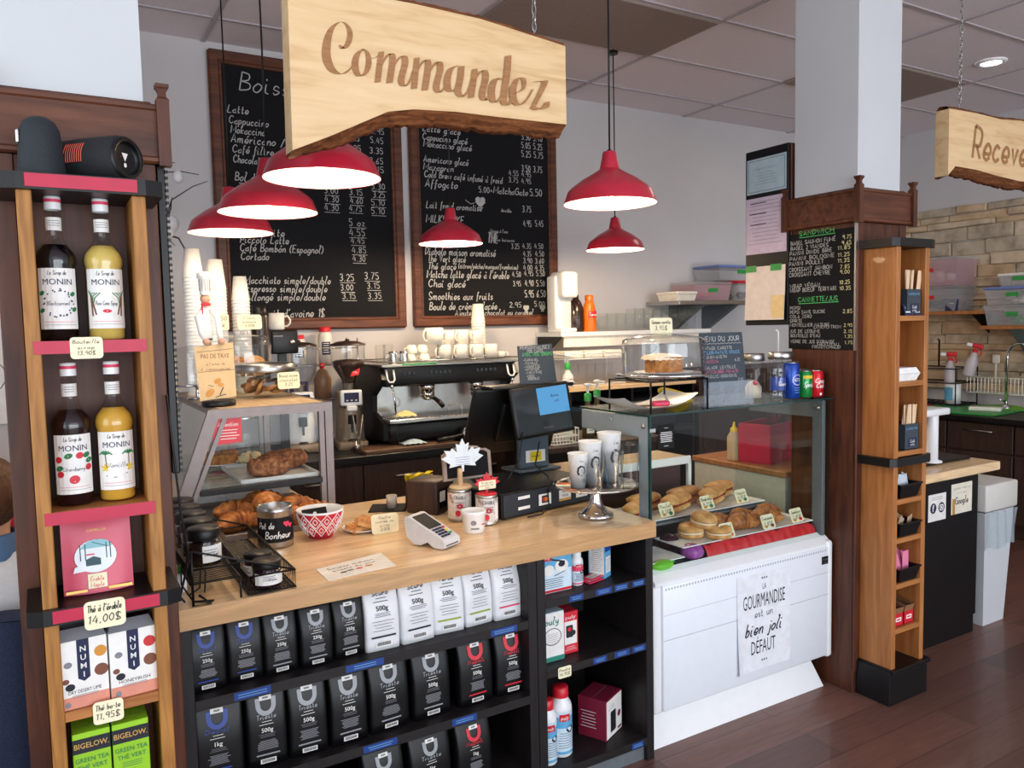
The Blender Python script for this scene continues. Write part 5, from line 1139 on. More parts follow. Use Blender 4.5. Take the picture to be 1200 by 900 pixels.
# ---- cup stand
t = thing('cake_stand', 'polished metal pedestal stand carrying sample cups', 'stand', (-.135, .188, CT)); b = MB()
b.lathe([(0, .0005), (.064, .0005), (.067, .004), (.066, .012), (.05, .022), (.03, .04), (.02, .07), (.017, .1), (.019, .112), (0, .114)], n=40); ob('foot', b, M['chrome'], t)
b = MB(); b.lathe([(0, .112), (.1, .114), (.155, .119), (.163, .124), (.162, .127), (.15, .123), (0, .121)], n=56); ob('plate', b, M['chrome'], t)
def paper_cup(label, x, y, z, r, h, grp, art=True, rz=0):
    t = thing('paper_cup', label, 'cup', (x, y, z), rz, grp); rb = r * .72
    b = MB(); b.lathe([(0, .004), (rb - .002, .004), (rb, .0005), (r, h - .004), (r + .002, h - .001), (r + .001, h + .001), (r - .002, h - .002), (rb - .001, .008), (0, .008)], n=36); ob('cup_wall', b, M['white_matt'], t)
    if art:
        b = MB(); rr = lambda y: rb + (r - rb) * y / h
        b.warp = lambda p: ((rr(p[1]) + .0008 + p[2]) * math.sin(p[0] / r), -(rr(p[1]) + .0008 + p[2]) * math.cos(p[0] / r), p[1])
        b.use(M['ink']); k = h / .15
        b.ribbon([(-.004 * k, .1 * k), (-.016 * k, .092 * k), (-.02 * k, .075 * k), (-.014 * k, .062 * k)], .009 * k, .0002); b.ribbon([(-.004 * k, .1 * k), (.012 * k, .094 * k), (.016 * k, .078 * k), (.01 * k, .066 * k)], .006 * k, .0002)
        b.ribbon([(-.006 * k, .084 * k), (.004 * k, .083 * k)], .0016, .0002); b.ribbon([(0, .08 * k), (.002 * k, .072 * k)], .0016, .0002); b.ribbon([(-.008 * k, .062 * k), (.006 * k, .06 * k)], .0018, .0002)
        b.hand('Oz', .004 * k, .03 * k, .016 * k, None, .0002, .1, 'L', .3); b.hand('Les', -.012 * k, .118 * k, .01 * k, None, .0002, .1)
        ob('drawing', b, None, t)
    return t
PZ = CT + .1245
paper_cup('smallest white paper cup on the metal stand, at the left', -.232, .165, PZ, .037, .132, 'paper cups on the metal stand', rz=-10)
paper_cup('middle-sized white paper cup at the centre of the metal stand', -.15, .2, PZ, .044, .165, 'paper cups on the metal stand')
paper_cup('tallest white paper cup on the metal stand, at the right', -.055, .205, PZ, .046, .19, 'paper cups on the metal stand', rz=6)
def clear_cup(label, x, y, z, r, h, grp):
    b = MB(); b.lathe([(0, .001), (r * .74, .001), (r, h), (r + .002, h + .001), (r + .001, h + .004)], n=32); b.lathe([(r * .8, h * .2), (r * .81, h * .2)], n=32)
    t = thing('clear_cup', label, 'cup', (x, y, z), 0, grp); ob('cup_wall', b, M['plastic'], t)
clear_cup('clear plastic cup in front of the smallest paper cup', -.19, .115, PZ, .035, .1, 'clear cups on the metal stand')
clear_cup('clear plastic cup between the middle and tallest paper cups', -.095, .125, PZ, .037, .125, 'clear cups on the metal stand')
clear_cup('clear plastic cup at the right end of the metal stand', .0, .15, PZ, .04, .145, 'clear cups on the metal stand')

# ================================================================= LEFT PASTRY CASE
t = thing('pastry_case', 'aluminium framed countertop pastry case with slanted glass left side', 'display case', (0, 0, 0))
YA, YB = .905, 1.95
def fr_end(y):
    b = MB().push(T(0, y, 0) @ FRONT)
    b.prism([(-1.385, 1.36), (-.918, 1.36), (-.918, 1.325), (-1.385, 1.325)], -.03, 0)
    b.prism([(-.948, 1.326), (-.9185, 1.326), (-.9185, CT), (-.948, CT)], -.0295, -.0008); b.prism([(-.972, 1.326), (-.952, 1.326), (-.952, CT), (-.972, CT)], -.028, -.004)
    b.prism([(-1.392, 1.3595), (-1.345, 1.3595), (-1.51, CT), (-1.557, CT)], -.0295, -.0008)
    b.prism([(-1.342, 1.326), (-1.325, 1.326), (-1.49, CT), (-1.507, CT)], -.028, -.004)
    b.pop(); ob('end_frame', b, M['alu'], t)
fr_end(YA); fr_end(YB)
for (x, z, w, nm) in ((-1.362, 1.345, .018, 'top_rail'), (-.935, 1.345, .016, 'top_rail'), (-1.54, CT + .01, .014, 'bottom_rail')):
    b = MB(); b.box(x - w, YA + .028, z - .012, x + w, YB, z + .0145, .003); ob(nm, b, M['alu'], t)
b = MB(); b.box(-1.35, YA + .02, 1.345, -.945, YB - .02, 1.3605); ob('top_panel', b, wood('pale_top_wood', (190, 160, 124), (216, 190, 156), (9, 1, 9), 4, .5), t)
b = MB(); b.box(-1.43, YA + .015, 1.048, -.95, YB - .01, 1.056); ob('glass_shelf', b, M['case_glass'], t)
b = MB(); b.box(-1.435, YA + .003, 1.036, -.965, YA + .022, 1.06, .002); ob('shelf_edge', b, M['black'], t)
b = MB(); b.add([(-1.39, YA + .03, 1.35), (-1.39, YB, 1.35), (-1.555, YB, .93), (-1.555, YA + .03, .93)], [[0, 1, 2, 3]]); ob('slanted_glass', b, M['case_glass'], t)
b = MB(); b.add([(-1.34, YA + .015, 1.326), (-.96, YA + .015, 1.326), (-.96, YA + .015, 1.06), (-1.437, YA + .015, 1.06)], [[0, 1, 2, 3]]); ob('end_glass', b, M['case_glass'], t)
b = MB().push(T(-1.322, YA + .012, 1.275) @ FRONT).use(M['red']); b.poly([(-.058, -.052), (.048, -.046), (.05, .052), (-.055, .05)], 0); b.use(M['label']); b.hand('Attention', 0, .018, .017, .075, .0006, .12, 'C', .3); lines(b, -.04, .002, .08, 4, .011, .003); b.pop(); s_ = ob('warning_card', b, None, t); s_['label'] = 'red Attention notice on the glass'
# contents of the case
TZ = 1.0565
b = MB(); W, D = .15, .2
b.box(-W, -D, 0, W, D, .004); 
for s in (-1, 1): b.box(-W, s * D - .006, 0, W, s * D + .006, .018, .003); b.box(s * W - .006, -D, 0, s * W + .006, D, .018, .003)
solo('serving_tray', b, milky('frosted_plastic', (226, 228, 230), .8), 'white plastic tray under the crumble loaves in the pastry case', 'tray', (-1.12, 1.155, TZ))
def loaf(label, x, y, rz, l):
    b = MB(); rs = random.Random(int(l * 1000))
    b.ball(0, 0, .035, l / 2, .055, .042, 26, 16, lambda p: (max(-l / 2, min(l / 2, p[0] * 1.25)), max(-.05, min(.05, p[1] * 1.25)), max(0, p[2] + (rs.uniform(-.006, .008) if p[2] > .03 else 0))))
    for k in range(60): a = rs.uniform(-.45, .45) * l; c = rs.uniform(-.045, .045); b.ball(a, c, .07 - .012 * (c / .045) ** 2, rs.uniform(.004, .008), n=6, m=4)
    solo('crumble_loaf', b, M['crumb'], label, 'cake', (x, y, TZ + .005), rz, 'crumble loaves in the pastry case')
loaf('crumble loaf at the front of the tray in the pastry case', -1.14, 1.07, 6, .16); loaf('larger crumble loaf behind the front one in the pastry case', -1.045, 1.2, 12, .19)
t = thing('plate', 'white oval plate of brownies behind the red notice in the pastry case', 'plate', (-1.265, 1.5, TZ)); b = MB(); b.push(Matrix.Diagonal((1, 1.3, 1, 1))); b.lathe([(0, .004), (.07, .004), (.11, .016), (.113, .02), (.108, .02), (.07, .008), (0, .008)], n=36); b.pop(); ob('dish', b, M['white'], t)
for k, (x, y, rz) in enumerate(((-1.31, 1.42, 8), (-1.24, 1.41, -6), (-1.29, 1.51, 20), (-1.21, 1.52, 4))):
    b = MB(); b.box(-.034, -.034, 0, .034, .034, .05, .006, 2); solo('brownie', b, M['cake'], ('brownie at the front left of the oval plate', 'brownie at the front right of the oval plate', 'brownie at the back left of the oval plate', 'brownie at the back right of the oval plate')[k], 'brownie', (x, y, TZ + .0085), rz, 'brownies on the oval plate')
b = MB(); rs = random.Random(6)
for k in range(14): b.ball(rs.uniform(-.04, .04), rs.uniform(-.03, .03), .02 + rs.uniform(0, .03), rs.uniform(.014, .022), n=8, m=6)
solo('oat_cluster', b, plain('pale_oat', (222, 204, 160), .8, bmp=.4), 'pale oat cluster behind the loaves in the pastry case', 'pastry', (-1.14, 1.36, TZ))
t = thing('cookie_jar', 'clear jar standing behind the oat cluster in the pastry case', 'jar', (-1.12, 1.62, TZ)); b = MB(); b.lathe([(0, .002), (.07, .002), (.075, .01), (.075, .17), (.06, .19)], n=28); ob('glass_body', b, M['glass'], t); b = MB(); b.lathe([(.062, .188), (.064, .21), (0, .215)], n=24); ob('lid', b, M['steel'], t)
# croissants under the case
b = MB(); b.box(-.2, -.3, 0, .2, .3, .004)
for s in (-1, 1): b.box(-.2, s * .3 - .004, 0, .2, s * .3 + .004, .022, .002); b.box(s * .2 - .004, -.3, 0, s * .2 + .004, .3, .022, .002)
solo('baking_tray', b, M['alu'], 'aluminium tray of croissants on the counter under the pastry case', 'tray', (-1.2, .94, CT), 0)
def croissant(label, x, y, z, rz, s, grp, m=None, name='croissant'):
    b = MB(); pts = []; L = 44; n = 16
    vs = []
    for i in range(L + 1):
        u = i / L * 2 - 1; a = u * 1.15; cx, cy = .07 * s * math.sin(a), .07 * s * (math.cos(a) - 1) * 1.0 + .02
        r = .031 * s * (1 - abs(u) ** 1.8) ** .75 + .004
        r *= 1 + .11 * math.cos(i * 2 * math.pi * 7 / L)
        for k in range(n):
            t_ = 2 * math.pi * k / n; vs.append((cx + math.sin(a) * r * math.cos(t_), cy + math.cos(a) * r * math.cos(t_), max(.0, .026 * s + r * .92 * math.sin(t_))))
    b.add(vs, [[i * n + k, i * n + (k + 1) % n, (i + 1) * n + (k + 1) % n, (i + 1) * n + k] for i in range(L) for k in range(n)] + [list(range(n)), [L * n + k for k in range(n)]], True)
    return solo(name, b, m or M['croissant'], label, name, (x, y, z), rz, grp)
g = 'croissants on the aluminium tray'
for lb, x, y, z, rz in (('croissant at the near left of the aluminium tray', -1.33, .75, .925, 15), ('croissant at the near right of the tray, beside the tip tin', -1.16, .7, .925, -30), ('croissant standing on the others behind the tip tin', -1.2, .82, .968, 70),
                        ('croissant at the left back of the aluminium tray', -1.3, .95, .925, -10), ('croissant at the right back of the tray', -1.08, .9, .925, 40), ('croissant at the far end of the aluminium tray', -1.17, 1.08, .925, 10), ('croissant at the far right of the tray by the case leg', -1.05, .75, .925, 5)):
    croissant(lb, x, y, z, rz, 1.25, g)
t = thing('acrylic_box', 'clear acrylic sheet box behind the croissants', 'box', (-1.2, 1.5, CT)); b = MB()
for s in (-1, 1): b.box(s * .2 - .002, -.2, 0, s * .2 + .002, .2, .1)
b.box(-.2, -.2, .1, .2, .2, .104); b.box(-.2, -.2, 0, .2, -.197, .1); ob('panel', b, milky('pale_blue_acrylic', (190, 206, 222), .35), t)
b = MB().use(M['lime']); b.box(-.075, -.05, 0, .075, .05, .02, .008, 2); b.use(M['red']); b.box(-.05, -.035, .015, .035, .035, .034, .01, 2); solo('lunch_box', b, None, 'green and red plastic box on the clear acrylic box', 'box', (-1.1, 1.42, CT + .1045), 10)
b = MB(); b.box(-.06, -.03, 0, .06, .03, .006, .002); solo('napkin_pack', b, M['acc_pink'], 'pink packet on the clear acrylic box', 'packet', (-1.24, 1.45, CT + .1045), -15)

# ---- on top of the pastry case
CZ = 1.361
t = thing('biscuit_jar', 'squat glass jar of biscuits with wide steel lid on the pastry case', 'jar', (-1.075, 1.36, CZ)); b = MB()
b.lathe([(0, .002), (.12, .002), (.13, .01), (.132, .085), (.122, .105), (.112, .112)], n=44); ob('glass_body', b, M['glass'], t)
b = MB(); b.lathe([(.112, .11), (.132, .112), (.134, .116), (.134, .142), (.126, .15), (0, .156)], n=44); ob('lid', b, M['steel'], t)
rs = random.Random(9)
for k in range(9):
    b = MB().push(RX(rs.uniform(20, 65))); b.lathe([(0, -.007), (.036, -.007), (.043, -.003), (.043, .003), (.034, .008), (0, .009)], n=18); b.pop(); a = k * .7
    solo('biscuit', b, M['cookie'], 'round brown biscuit inside the squat glass jar', 'biscuit', (-1.075 + .058 * math.cos(a), 1.36 + .058 * math.sin(a), CZ + .05), k * 41, 'biscuits in the squat glass jar')
price_card('price_card', 'cream price card clipped to the front of the biscuit jar', (-1.005, 1.215, CZ + .04), .098, .072, ['Biscuit avoine', 'chocolat', '3,25'], 6, 4)
price_card('price_card', 'folded yellow price card on the far cake dome', (-1.06, 1.66, CZ + .3005), .11, .07, ['Gâteau', 'banane', '4,00$'], -6, 10)
t = thing('cake_dome', 'clear cake dome on a low foot behind the biscuit jar', 'cake dome', (-1.09, 1.66, CZ)); t.scale = (1.0, 1.0, 1.38); b = MB()
b.lathe([(0, .0005), (.06, .0005), (.062, .006), (.03, .016), (.025, .04), (.12, .052), (.138, .058), (.136, .062), (0, .056)], n=36); ob('foot_plate', b, M['glass'], t)
b = MB(); b.lathe([(.122, .063), (.123, .16), (.115, .185), (.09, .196), (.02, .2), (.014, .215), (0, .217)], n=40); ob('dome', b, M['plastic'], t)
for k, (x, y, m, nm, lb, rx) in enumerate(((-1.13, 1.64, 'cake', 'muffin', 'brown muffin at the left under the far cake dome', .045), (-1.045, 1.66, 'bread', 'muffin', 'golden round bun at the right under the far cake dome', .05))):
    b = MB(); b.lathe([(0, 0), (rx * .7, 0), (rx * .85, .04), (rx, .05), (rx * .9, .075), (rx * .5, .092), (0, .097)], n=20); solo(nm, b, M[m], lb, 'muffin', (x, y, CZ + .08))
t = thing('note_clip', 'chef-shaped note clip holding a beige PAS DE TAXE card on the pastry case', 'clip', (-1.325, 1.06, CZ), -2)
b = MB(); b.lathe([(0, 0), (.062, 0), (.064, .004), (.064, .018), (.058, .024), (.05, .02), (0, .018)], n=32); ob('base', b, M['black'], t)
b = MB().use(plain('kraft_card', (222, 190, 144), .8)); b.push(T(-.004, -.02, .024) @ FRONT); b.poly([(-.068, 0), (.068, .012), (.064, .225), (-.08, .21)], 0); b.use(M['cane']); b.type('PAS DE TAXE', -.005, .165, .018, .105, .0006, 'C'); b.hand("à l'achat de", -.004, .138, .009, .07, .0006, .12, 'C'); b.hand('6 viennoiseries', -.004, .118, .01, .11, .0006, .12, 'C'); b.ribbon([(-.07, .19), (.062, .2)], .002, .0005); b.ribbon([(-.07, .112), (.064, .118)], .002, .0005)
b.use(M['orangep']); b.oval(0, .075, .014, .01, .0006, 12, 30); b.oval(-.03, .03, .02, .013, .0006, 12, 40); b.oval(.012, .06, .012, .007, .0006); b.use(M['ink']); b.ribbon([(-.035, .06), (-.015, .055)], .002, .0006); b.ribbon([(.006, .02), (.02, .05)], .004, .0006); b.ribbon([(-.01, .012), (.03, .022)], .003, .0006); b.pop(); ob('card', b, None, t)
# the chef figure on the clip: one carved wooden body with hat
b = MB().use(M['white_matt']); b.push(T(-.02, .0, .25))
b.tube([(-.012, -.006, 0), (-.014, -.008, .05), (-.02, -.004, .1), (-.014, 0, .145)], [.017, .02, .022, .014], 10); b.tube([(-.02, -.01, .13), (-.045, -.02, .1), (-.034, -.026, .035), (-.022, -.028, .012)], [.012, .013, .012, .01], 8); b.tube([(.004, -.01, .13), (.026, -.02, .1), (.03, -.026, .035), (.034, -.028, .012)], [.012, .013, .012, .01], 8)
b.pop(); ob('chef_jacket', b, None, t)
b = MB().push(T(-.02, 0, .25)).use(M['skin']); b.ball(-.014, -.004, .17, .018, .017, .021); b.ball(-.02, -.03, .004, .014); b.ball(.036, -.03, .004, .014); b.pop(); ob('chef_head', b, None, t)
b = MB().push(T(-.02, 0, .25)).use(M['white_matt']); b.lathe([(.018, .185), (.019, .2), (.021, .245), (.027, .252), (.027, .268), (.016, .275), (0, .276)], -.014, -.004, 18); b.use(M['ink_grey'])
for k in range(7): b.tube([(-.014 + .0205 * math.sin(k * .5 - 1.5), -.004 - .0205 * math.cos(k * .5 - 1.5), .2), (-.014 + .0225 * math.sin(k * .5 - 1.5), -.004 - .0225 * math.cos(k * .5 - 1.5), .245)], .0008, 4)
b.pop(); ob('chef_hat', b, None, t)
b = MB().push(T(-.02, 0, .25)).use(M['red']); b.box(-.032, -.028, .142, .004, -.014, .154, .004); b.box(-.03, -.027, .11, -.025, -.02, .142); b.use(M['ink']); b.box(-.026, -.03, .01, .004, -.022, .016); b.pop(); ob('neckerchief', b, None, t)
b = MB(); b.tube([(-.02, .005, .02), (-.02, .005, .26)], .003, 6); ob('wire_stem', b, M['steel'], t)
# stacks of upside-down paper cups
def cup_stack(label, x, y, z, r, n, step, h):
    t = thing('cup_stack', label, 'cup stack', (x, y, z), 0, 'stacks of upside-down paper cups'); rt = r * .72
    for k in range(n):
        b = MB(); zz = step * k; b.lathe([(r + .002, zz), (r + .0025, zz + .003), (r, zz + .006), (rt, zz + h), (rt - .002, zz + h - .003), (0, zz + h - .003)] if k == n - 1 else [(r + .002, zz), (r + .0025, zz + .003), (r, zz + .006), (r - .0015, zz + step + .004)], n=26); ob('cup', b, M['white_matt'], t)
cup_stack('tallest stack of upside-down paper cups, furthest left on the pastry case', -1.29, 1.75, CZ, .046, 34, .0165, .135)
cup_stack('middle stack of upside-down paper cups with a yellow tag on the pastry case', -1.185, 1.78, CZ, .047, 31, .0165, .14)
cup_stack('shortest stack of upside-down paper cups nearest the chalkboard corner', -1.06, 1.84, CZ, .042, 28, .0165, .115)
price_card('yellow_tag', 'small yellow tag on the middle stack of cups', (-1.165, 1.722, 1.66), .045, .075, ['50', 'c'], 0)
t = thing('plastic_dome', 'large clear plastic dome on a chrome stand at the left rear of the case', 'cake dome', (-1.33, 1.5, CZ)); b = MB()
b.lathe([(.1, .07), (.1, .2), (.09, .225), (0, .235)], n=36); ob('dome', b, M['plastic'], t)
b = MB(); b.lathe([(0, .055), (.115, .058), (.12, .064), (.115, .068), (0, .066)], n=36); b.lathe([(0, .0005), (.012, .0005), (.012, .056), (0, .056)], n=12); b.lathe([(0, .0003), (.05, .0003), (.05, .006), (.0, .008)], n=24); ob('stand', b, M['chrome'], t)
# ================================================================= REFRIGERATED DISPLAY CASE
t = thing('display_case', 'white refrigerated display case with clear glass front full of sandwiches', 'display case', (0, 0, 0))
CX0, CX1, CY0 = .032, 1.066, .045
b = MB(); b.box(CX0, CY0 + .022, .14, CX1, .82, .66, .012, 2); b.box(CX0, CY0 + .012, .14, CX0 + .05, .2, .668, .012, 3); b.box(CX1 - .04, CY0 - .002, .14, CX1, .2, .672, .014, 3)
ob('body', b, M['white'], t)
b = MB(); b.box(CX0 + .038, CY0, .15, CX1 - .028, CY0 + .03, .648, .006, 2); ob('front_panel', b, plain('white_panel', (232, 238, 246), .28, var=.012), t)
b = MB(); b.push(FRONT)
b.pop(); b.box(CX0 + .042, CY0 - .0008, .43, CX1 - .03, CY0 + .002, .4325); b.box(CX0 + .042, CY0 - .0008, .53, CX1 - .03, CY0 + .002, .5315)
for k in range(62): x = CX0 + .05 + .0152 * k; b.box(x, CY0 - .001, .628, x + .007, CY0 + .002, .6365)
ob('vent_slots', b, plain('panel_groove_grey', (176, 180, 186), .6), t)
b = MB(); b.add([(CX0 + .005, CY0 + .006, .66), (CX1 - .005, CY0 + .006, .66), (CX1 - .005, CY0 + .055, .7), (CX0 + .005, CY0 + .055, .7)], [[0, 1, 2, 3]]); b.box(CX0 + .004, CY0 + .004, .645, CX1 - .004, CY0 + .03, .662, .004); ob('front_sill', b, M['white'], t)
b = MB(); b.add([(CX0 + .0, .066, .0), (CX1 - .03, .066, .0), (CX1 - .07, .13, .15), (CX0 + .03, .13, .15)], [[0, 1, 2, 3]]); b.box(CX0 + .01, .13, .0, CX1 - .04, .8, .145); ob('kick_board', b, M['white'], t)
b = MB(); b.box(.975 + .075, CY0 - .003, .572, 1.035, CY0 - .0 + .002, .606); b.use(M['ink_grey']); b.push(T(1.002, CY0 - .0032, .58) @ FRONT); b.pop()
b = MB(); b.box(.99, CY0 - .003, .572, 1.03, CY0 + .001, .606); b.use(M['ink_grey']); b.push(T(1.01, CY0 - .0034, .572) @ FRONT); b.type('FROID', 0, .018, .007, .03, .0004, 'C'); b.rect(-.012, .008, .012, .0095, .0004); b.pop(); ob('maker_plate', b, M['black'], t)
b = MB(); b.box(CX0 + .01, .1, .682, CX1 - .01, .8, .69)
for k in range(12):
    for j in range(3): b.use(M['black']); x = .1 + .08 * k; b.box(x, .12 + .05 * j, .6895, x + .035, .132 + .05 * j, .6905)
b.cur = 0; b.mats[0] = M['greymetal']; ob('deck', b, None, t)
GT = 1.302
b = MB(); b.box(CX0 - .01, .058, .695, CX1 + .0, .063, GT); ob('front_glass', b, M['case_glass'], t)
b = MB(); b.box(CX0 - .012, .055, .68, CX0 - .004, .066, GT); b.box(CX0 - .014, .052, GT, CX1 + .002, .057, GT + .006); b.box(CX0 - .016, .052, GT, CX0 - .012, .49, GT + .006); ob('glass_edge', b, M['glass_edge'], t)
b = MB(); b.box(CX1 - .004, .056, .7, CX1, .066, GT); ob('glass_edge', b, M['glass'], t)
b = MB(); b.box(CX0 - .012, .056, GT, CX1 + .001, .5, GT + .006); ob('top_glass', b, M['case_glass'], t)
for x, dx in ((CX0, 1), (CX1 - .004, -1)):
    b = MB(); b.box(x, .08, .69, x + .004, .62, GT - .005); ob('side_glass', b, M['case_glass'], t)
    b = MB(); xa, xb = (x - .004, x + .014) if dx > 0 else (x - .034, x - .014)
    b.box(xa, .075, .69, xb, .13, GT - .012, .002); b.box(xa + .0004, .0755, GT - .085, xb - .0004, .4995, GT - .0065, .002)
    b.use(M['steel']); b.push(T(xa if dx > 0 else xa, .1, GT - .04) @ RY(-90)); b.lathe([(0, .008), (.009, .006), (.01, 0)], n=12); b.pop(); b.push(T(xa, .3, GT - .03) @ RY(-90)); b.lathe([(0, .006), (.006, .004), (.007, 0)], n=10); b.pop()
    ob('side_frame', b, plain('grey_case_frame', (150, 162, 168), .4) if dx > 0 else M['greymetal'], t)
b = MB(); b.box(.02, .054, GT - .062, .05, .058, GT - .045, .002); ob('glass_clip', b, M['chrome'], t)
# sloping rear sliding doors, rear shelf
b = MB(); b.box(CX0, .62, .99, .74, .84, 1.008, .003); ob('rear_shelf', b, wood('case_top_wood', (190, 160, 126), (214, 186, 152), (1, 9, 9), 4, .5), t)
b = MB(); b.box(CX0, .606, .972, .752, .62, 1.01, .004); b.box(.735, .606, .7, .755, .63, .99, .004); ob('rear_lip', b, M['white'], t)
b = MB(); b.box(CX0, .66, .69, .73, .67, .97); ob('rear_door', b, plain('dark_rear_panel', (70, 48, 52), .3), t)
# two stepped shelves
b = MB(); b.box(CX0 + .02, .3, .8, .93, .6, .808); b.box(CX0 + .02, .3, .69, CX0 + .03, .6, .8); b.box(.92, .3, .69, .93, .6, .78); ob('step', b, M['greymetal'], t)
# poster & notice stuck on
b = MB(); b.push(T(.625, CY0 - .0012, .4) @ FRONT); b.sheet(lambda u, v: (-.16 + .32 * u, -.205 + .41 * v, .0004 + (.016 * (1 - u) ** 14 * (1 - v) ** 2)), 14, 14); b.pop()
s_ = ob('poster', b, plain('poster_paper', (230, 233, 240), .75), t); s_['label'] = 'white paper poster with black lettering'
b = MB().use(M['ink']).push(T(.625, CY0 - .0022, .4) @ FRONT)
b.type('LA', 0, .135, .026, .022, 0, 'C'); b.type('GOURMANDISE', 0, .062, .062, .25, 0, 'C'); b.hand('est un', 0, .02, .034, .11, 0, .09, 'C', 0, .1); b.hand('bien joli', 0, -.052, .052, .225, .0004, .13, 'C', .35, .2); b.type('DÉFAUT', -.005, -.135, .06, .145, 0, 'C')
for s in (-1, 0, 1): b.oval(s * .013, .183, .004, .004, 0); b.oval(s * .013, -.168, .004, .004, 0)
b.pop(); ob('poster_lettering', b, None, t)
b = MB().use(M['black_matt']).push(T(.103, .0572, GT - .075) @ FRONT); b.rect(-.041, -.052, .04, .036, 0); b.use(M['label']); lines(b, -.014, .026, .028, 1, .01, .0015); lines(b, -.032, .008, .064, 6, .007, .0026); lines(b, -.014, -.043, .028, 1, .01, .0015); b.pop(); ob('notice', b, None, t)

# ---- food in the case
def platter(label, x0, x1, y0, y1, z):
    t = thing('platter', label, 'tray', ((x0 + x1) / 2, (y0 + y1) / 2, z)); w, d = (x1 - x0) / 2, (y1 - y0) / 2; b = MB()
    b.box(-w + .02, -d + .02, .0005, w - .02, d - .02, .006, .002)
    o_, i_ = [], []
    vs = [(-w, -d, .013), (w, -d, .013), (w, d, .013), (-w, d, .013), (-w + .022, -d + .022, .007), (w - .022, -d + .022, .007), (w - .022, d - .022, .007), (-w + .022, d - .022, .007), (-w, -d, .009), (w, -d, .009), (w, d, .009), (-w, d, .009), (-w + .022, -d + .022, .0005), (w - .022, -d + .022, .0005), (w - .022, d - .022, .0005), (-w + .022, d - .022, .0005)]
    fs = []
    for i in range(4):
        j = (i + 1) % 4; fs += [[i, j, 4 + j, 4 + i], [8 + i, 12 + i, 12 + j, 8 + j], [i, 8 + i, 8 + j, j]]
    b.add(vs, fs); ob('dish', b, M['white'], t)
platter('white platter of bagels and croissants in the display case, the middle one', .24, 1.02, .115, .29, .742)
platter('white platter of ciabatta sandwiches on the raised step of the display case', .09, .93, .31, .58, .8085)
b = MB(); b.box(.06, .33, .6905, .9, .55, .75); 
platter('small white platter at the lower left corner of the display case', .05, .235, .1, .28, .7105)
PB, PU = .7495, .8155
def sandwich(label, x, y, z, rz, l):
    t = thing('sandwich', label, 'sandwich', (x, y, z), rz, 'ciabatta sandwiches on the raised platter'); rs = random.Random(int(x * 999)); w = .036
    def half(z0, hgt, tilt, nm, m):
        b = MB().push(T(0, 0, z0) @ RX(tilt)); b.ball(0, 0, hgt / 2, l / 2, w, hgt / 2, 24, 10, lambda p: (max(-l / 2, min(l / 2, p[0] * 1.3)), max(-w * .95, min(w * .95, p[1] * 1.3)), max(0, p[2] * 1.05))); b.pop(); ob(nm, b, m, t)
    half(0, .03, 0, 'bottom_bread', M['bread'])
    b = MB().use(M['peach']); b.sheet(lambda u, v: (-l * .44 + l * .88 * u, -w * 1.02 + w * 2 * v, .031 + .003 * math.sin(19 * u + 5 * v)), 18, 6); b.use(M['straw']); b.sheet(lambda u, v: (-l * .42 + l * .84 * u, -w * 1.0 + w * 1.9 * v, .036 + .004 * math.sin(33 * u + 9 * v)), 24, 6); b.use(M['cheese']); b.box(-l * .4, -w * .96, .027, l * .4, w * .9, .03)
    ob('filling', b, None, t); half(.036, .036, 10, 'top_bread', M['bread'])
for lb, x, y, rz, l in (('ciabatta sandwich at the far left of the raised platter, by the glass edge', .23, .39, 25, .18), ('ciabatta sandwich behind the leftmost one on the raised platter', .36, .5, 12, .19), ('ciabatta sandwich in the middle front of the raised platter, left of the middle card', .47, .41, 20, .19), ('ciabatta sandwich in the middle back of the raised platter', .6, .5, 10, .2), ('ciabatta sandwich at the front right of the raised platter', .7, .42, 24, .2), ('ciabatta sandwich at the back right of the raised platter', .82, .5, 14, .19)):
    sandwich(lb, x, y, PU + .001, rz, l)
def bagel(label, x, y, z, tilt, rz, grp='bagel sandwiches on the middle platter'):
    t = thing('bagel_sandwich', label, 'bagel', (x, y, z), rz, grp); r = .056
    b = MB().push(RX(tilt)); b.lathe([(0, .002), (.03, 0), (r * .93, .003), (r, .012), (r * .97, .02), (0, .021)], n=28); b.pop(); ob('bottom_bread', b, M['bread'], t)
    b = MB().push(RX(tilt)); b.lathe([(r * .95, .02), (r * 1.0, .024), (r * .95, .027), (0, .027)], n=28); b.pop(); ob('filling', b, M['icing'], t)
    b = MB().push(RX(tilt)); b.lathe([(0, .027), (r * .98, .027), (r, .034), (r * .86, .05), (r * .5, .057), (.012, .052), (.006, .044)], n=28); b.pop(); ob('top_bread', b, M['bread'], t)
bagel('bagel sandwich at the back left, under the tilted top one', .395, .235, PB, 0, 0); bagel('bagel sandwich resting on top of the others', .435, .205, PB + .046, 8, 20); bagel('bagel sandwich at the front behind the left price card', .48, .16, PB, 0, 10)
g = 'croissant sandwiches on the middle platter'
for lb, x, y, rz, z in (('croissant sandwich next to the bagels at the back', .58, .25, 20, 0), ('croissant sandwich behind the middle price card', .66, .19, -15, 0), ('croissant sandwich at the back centre of the middle platter', .73, .26, 12, 0), ('croissant sandwich at the right of the middle platter', .81, .2, -20, 0), ('croissant sandwich at the far right back of the middle platter', .89, .255, 15, 0)):
    croissant(lb, x, y, PB, rz, 1.15, g, None, 'croissant_sandwich')
def food_card(label, x, y, z, rows, rz=0, dot='leafp'):
    t = price_card('food_card', label, (x, y, z), .082, .062, rows, rz, 22, 'food cards in the display case')
    b = MB().push(RX(-22) @ T(0, -.0006, 0) @ FRONT).use(M[dot]); b.oval(.02, .012, .011, .008, .0008); b.use(M['orangep']); b.oval(-.02, .011, .01, .006, .0008); b.pop(); ob('picture', b, None, t)
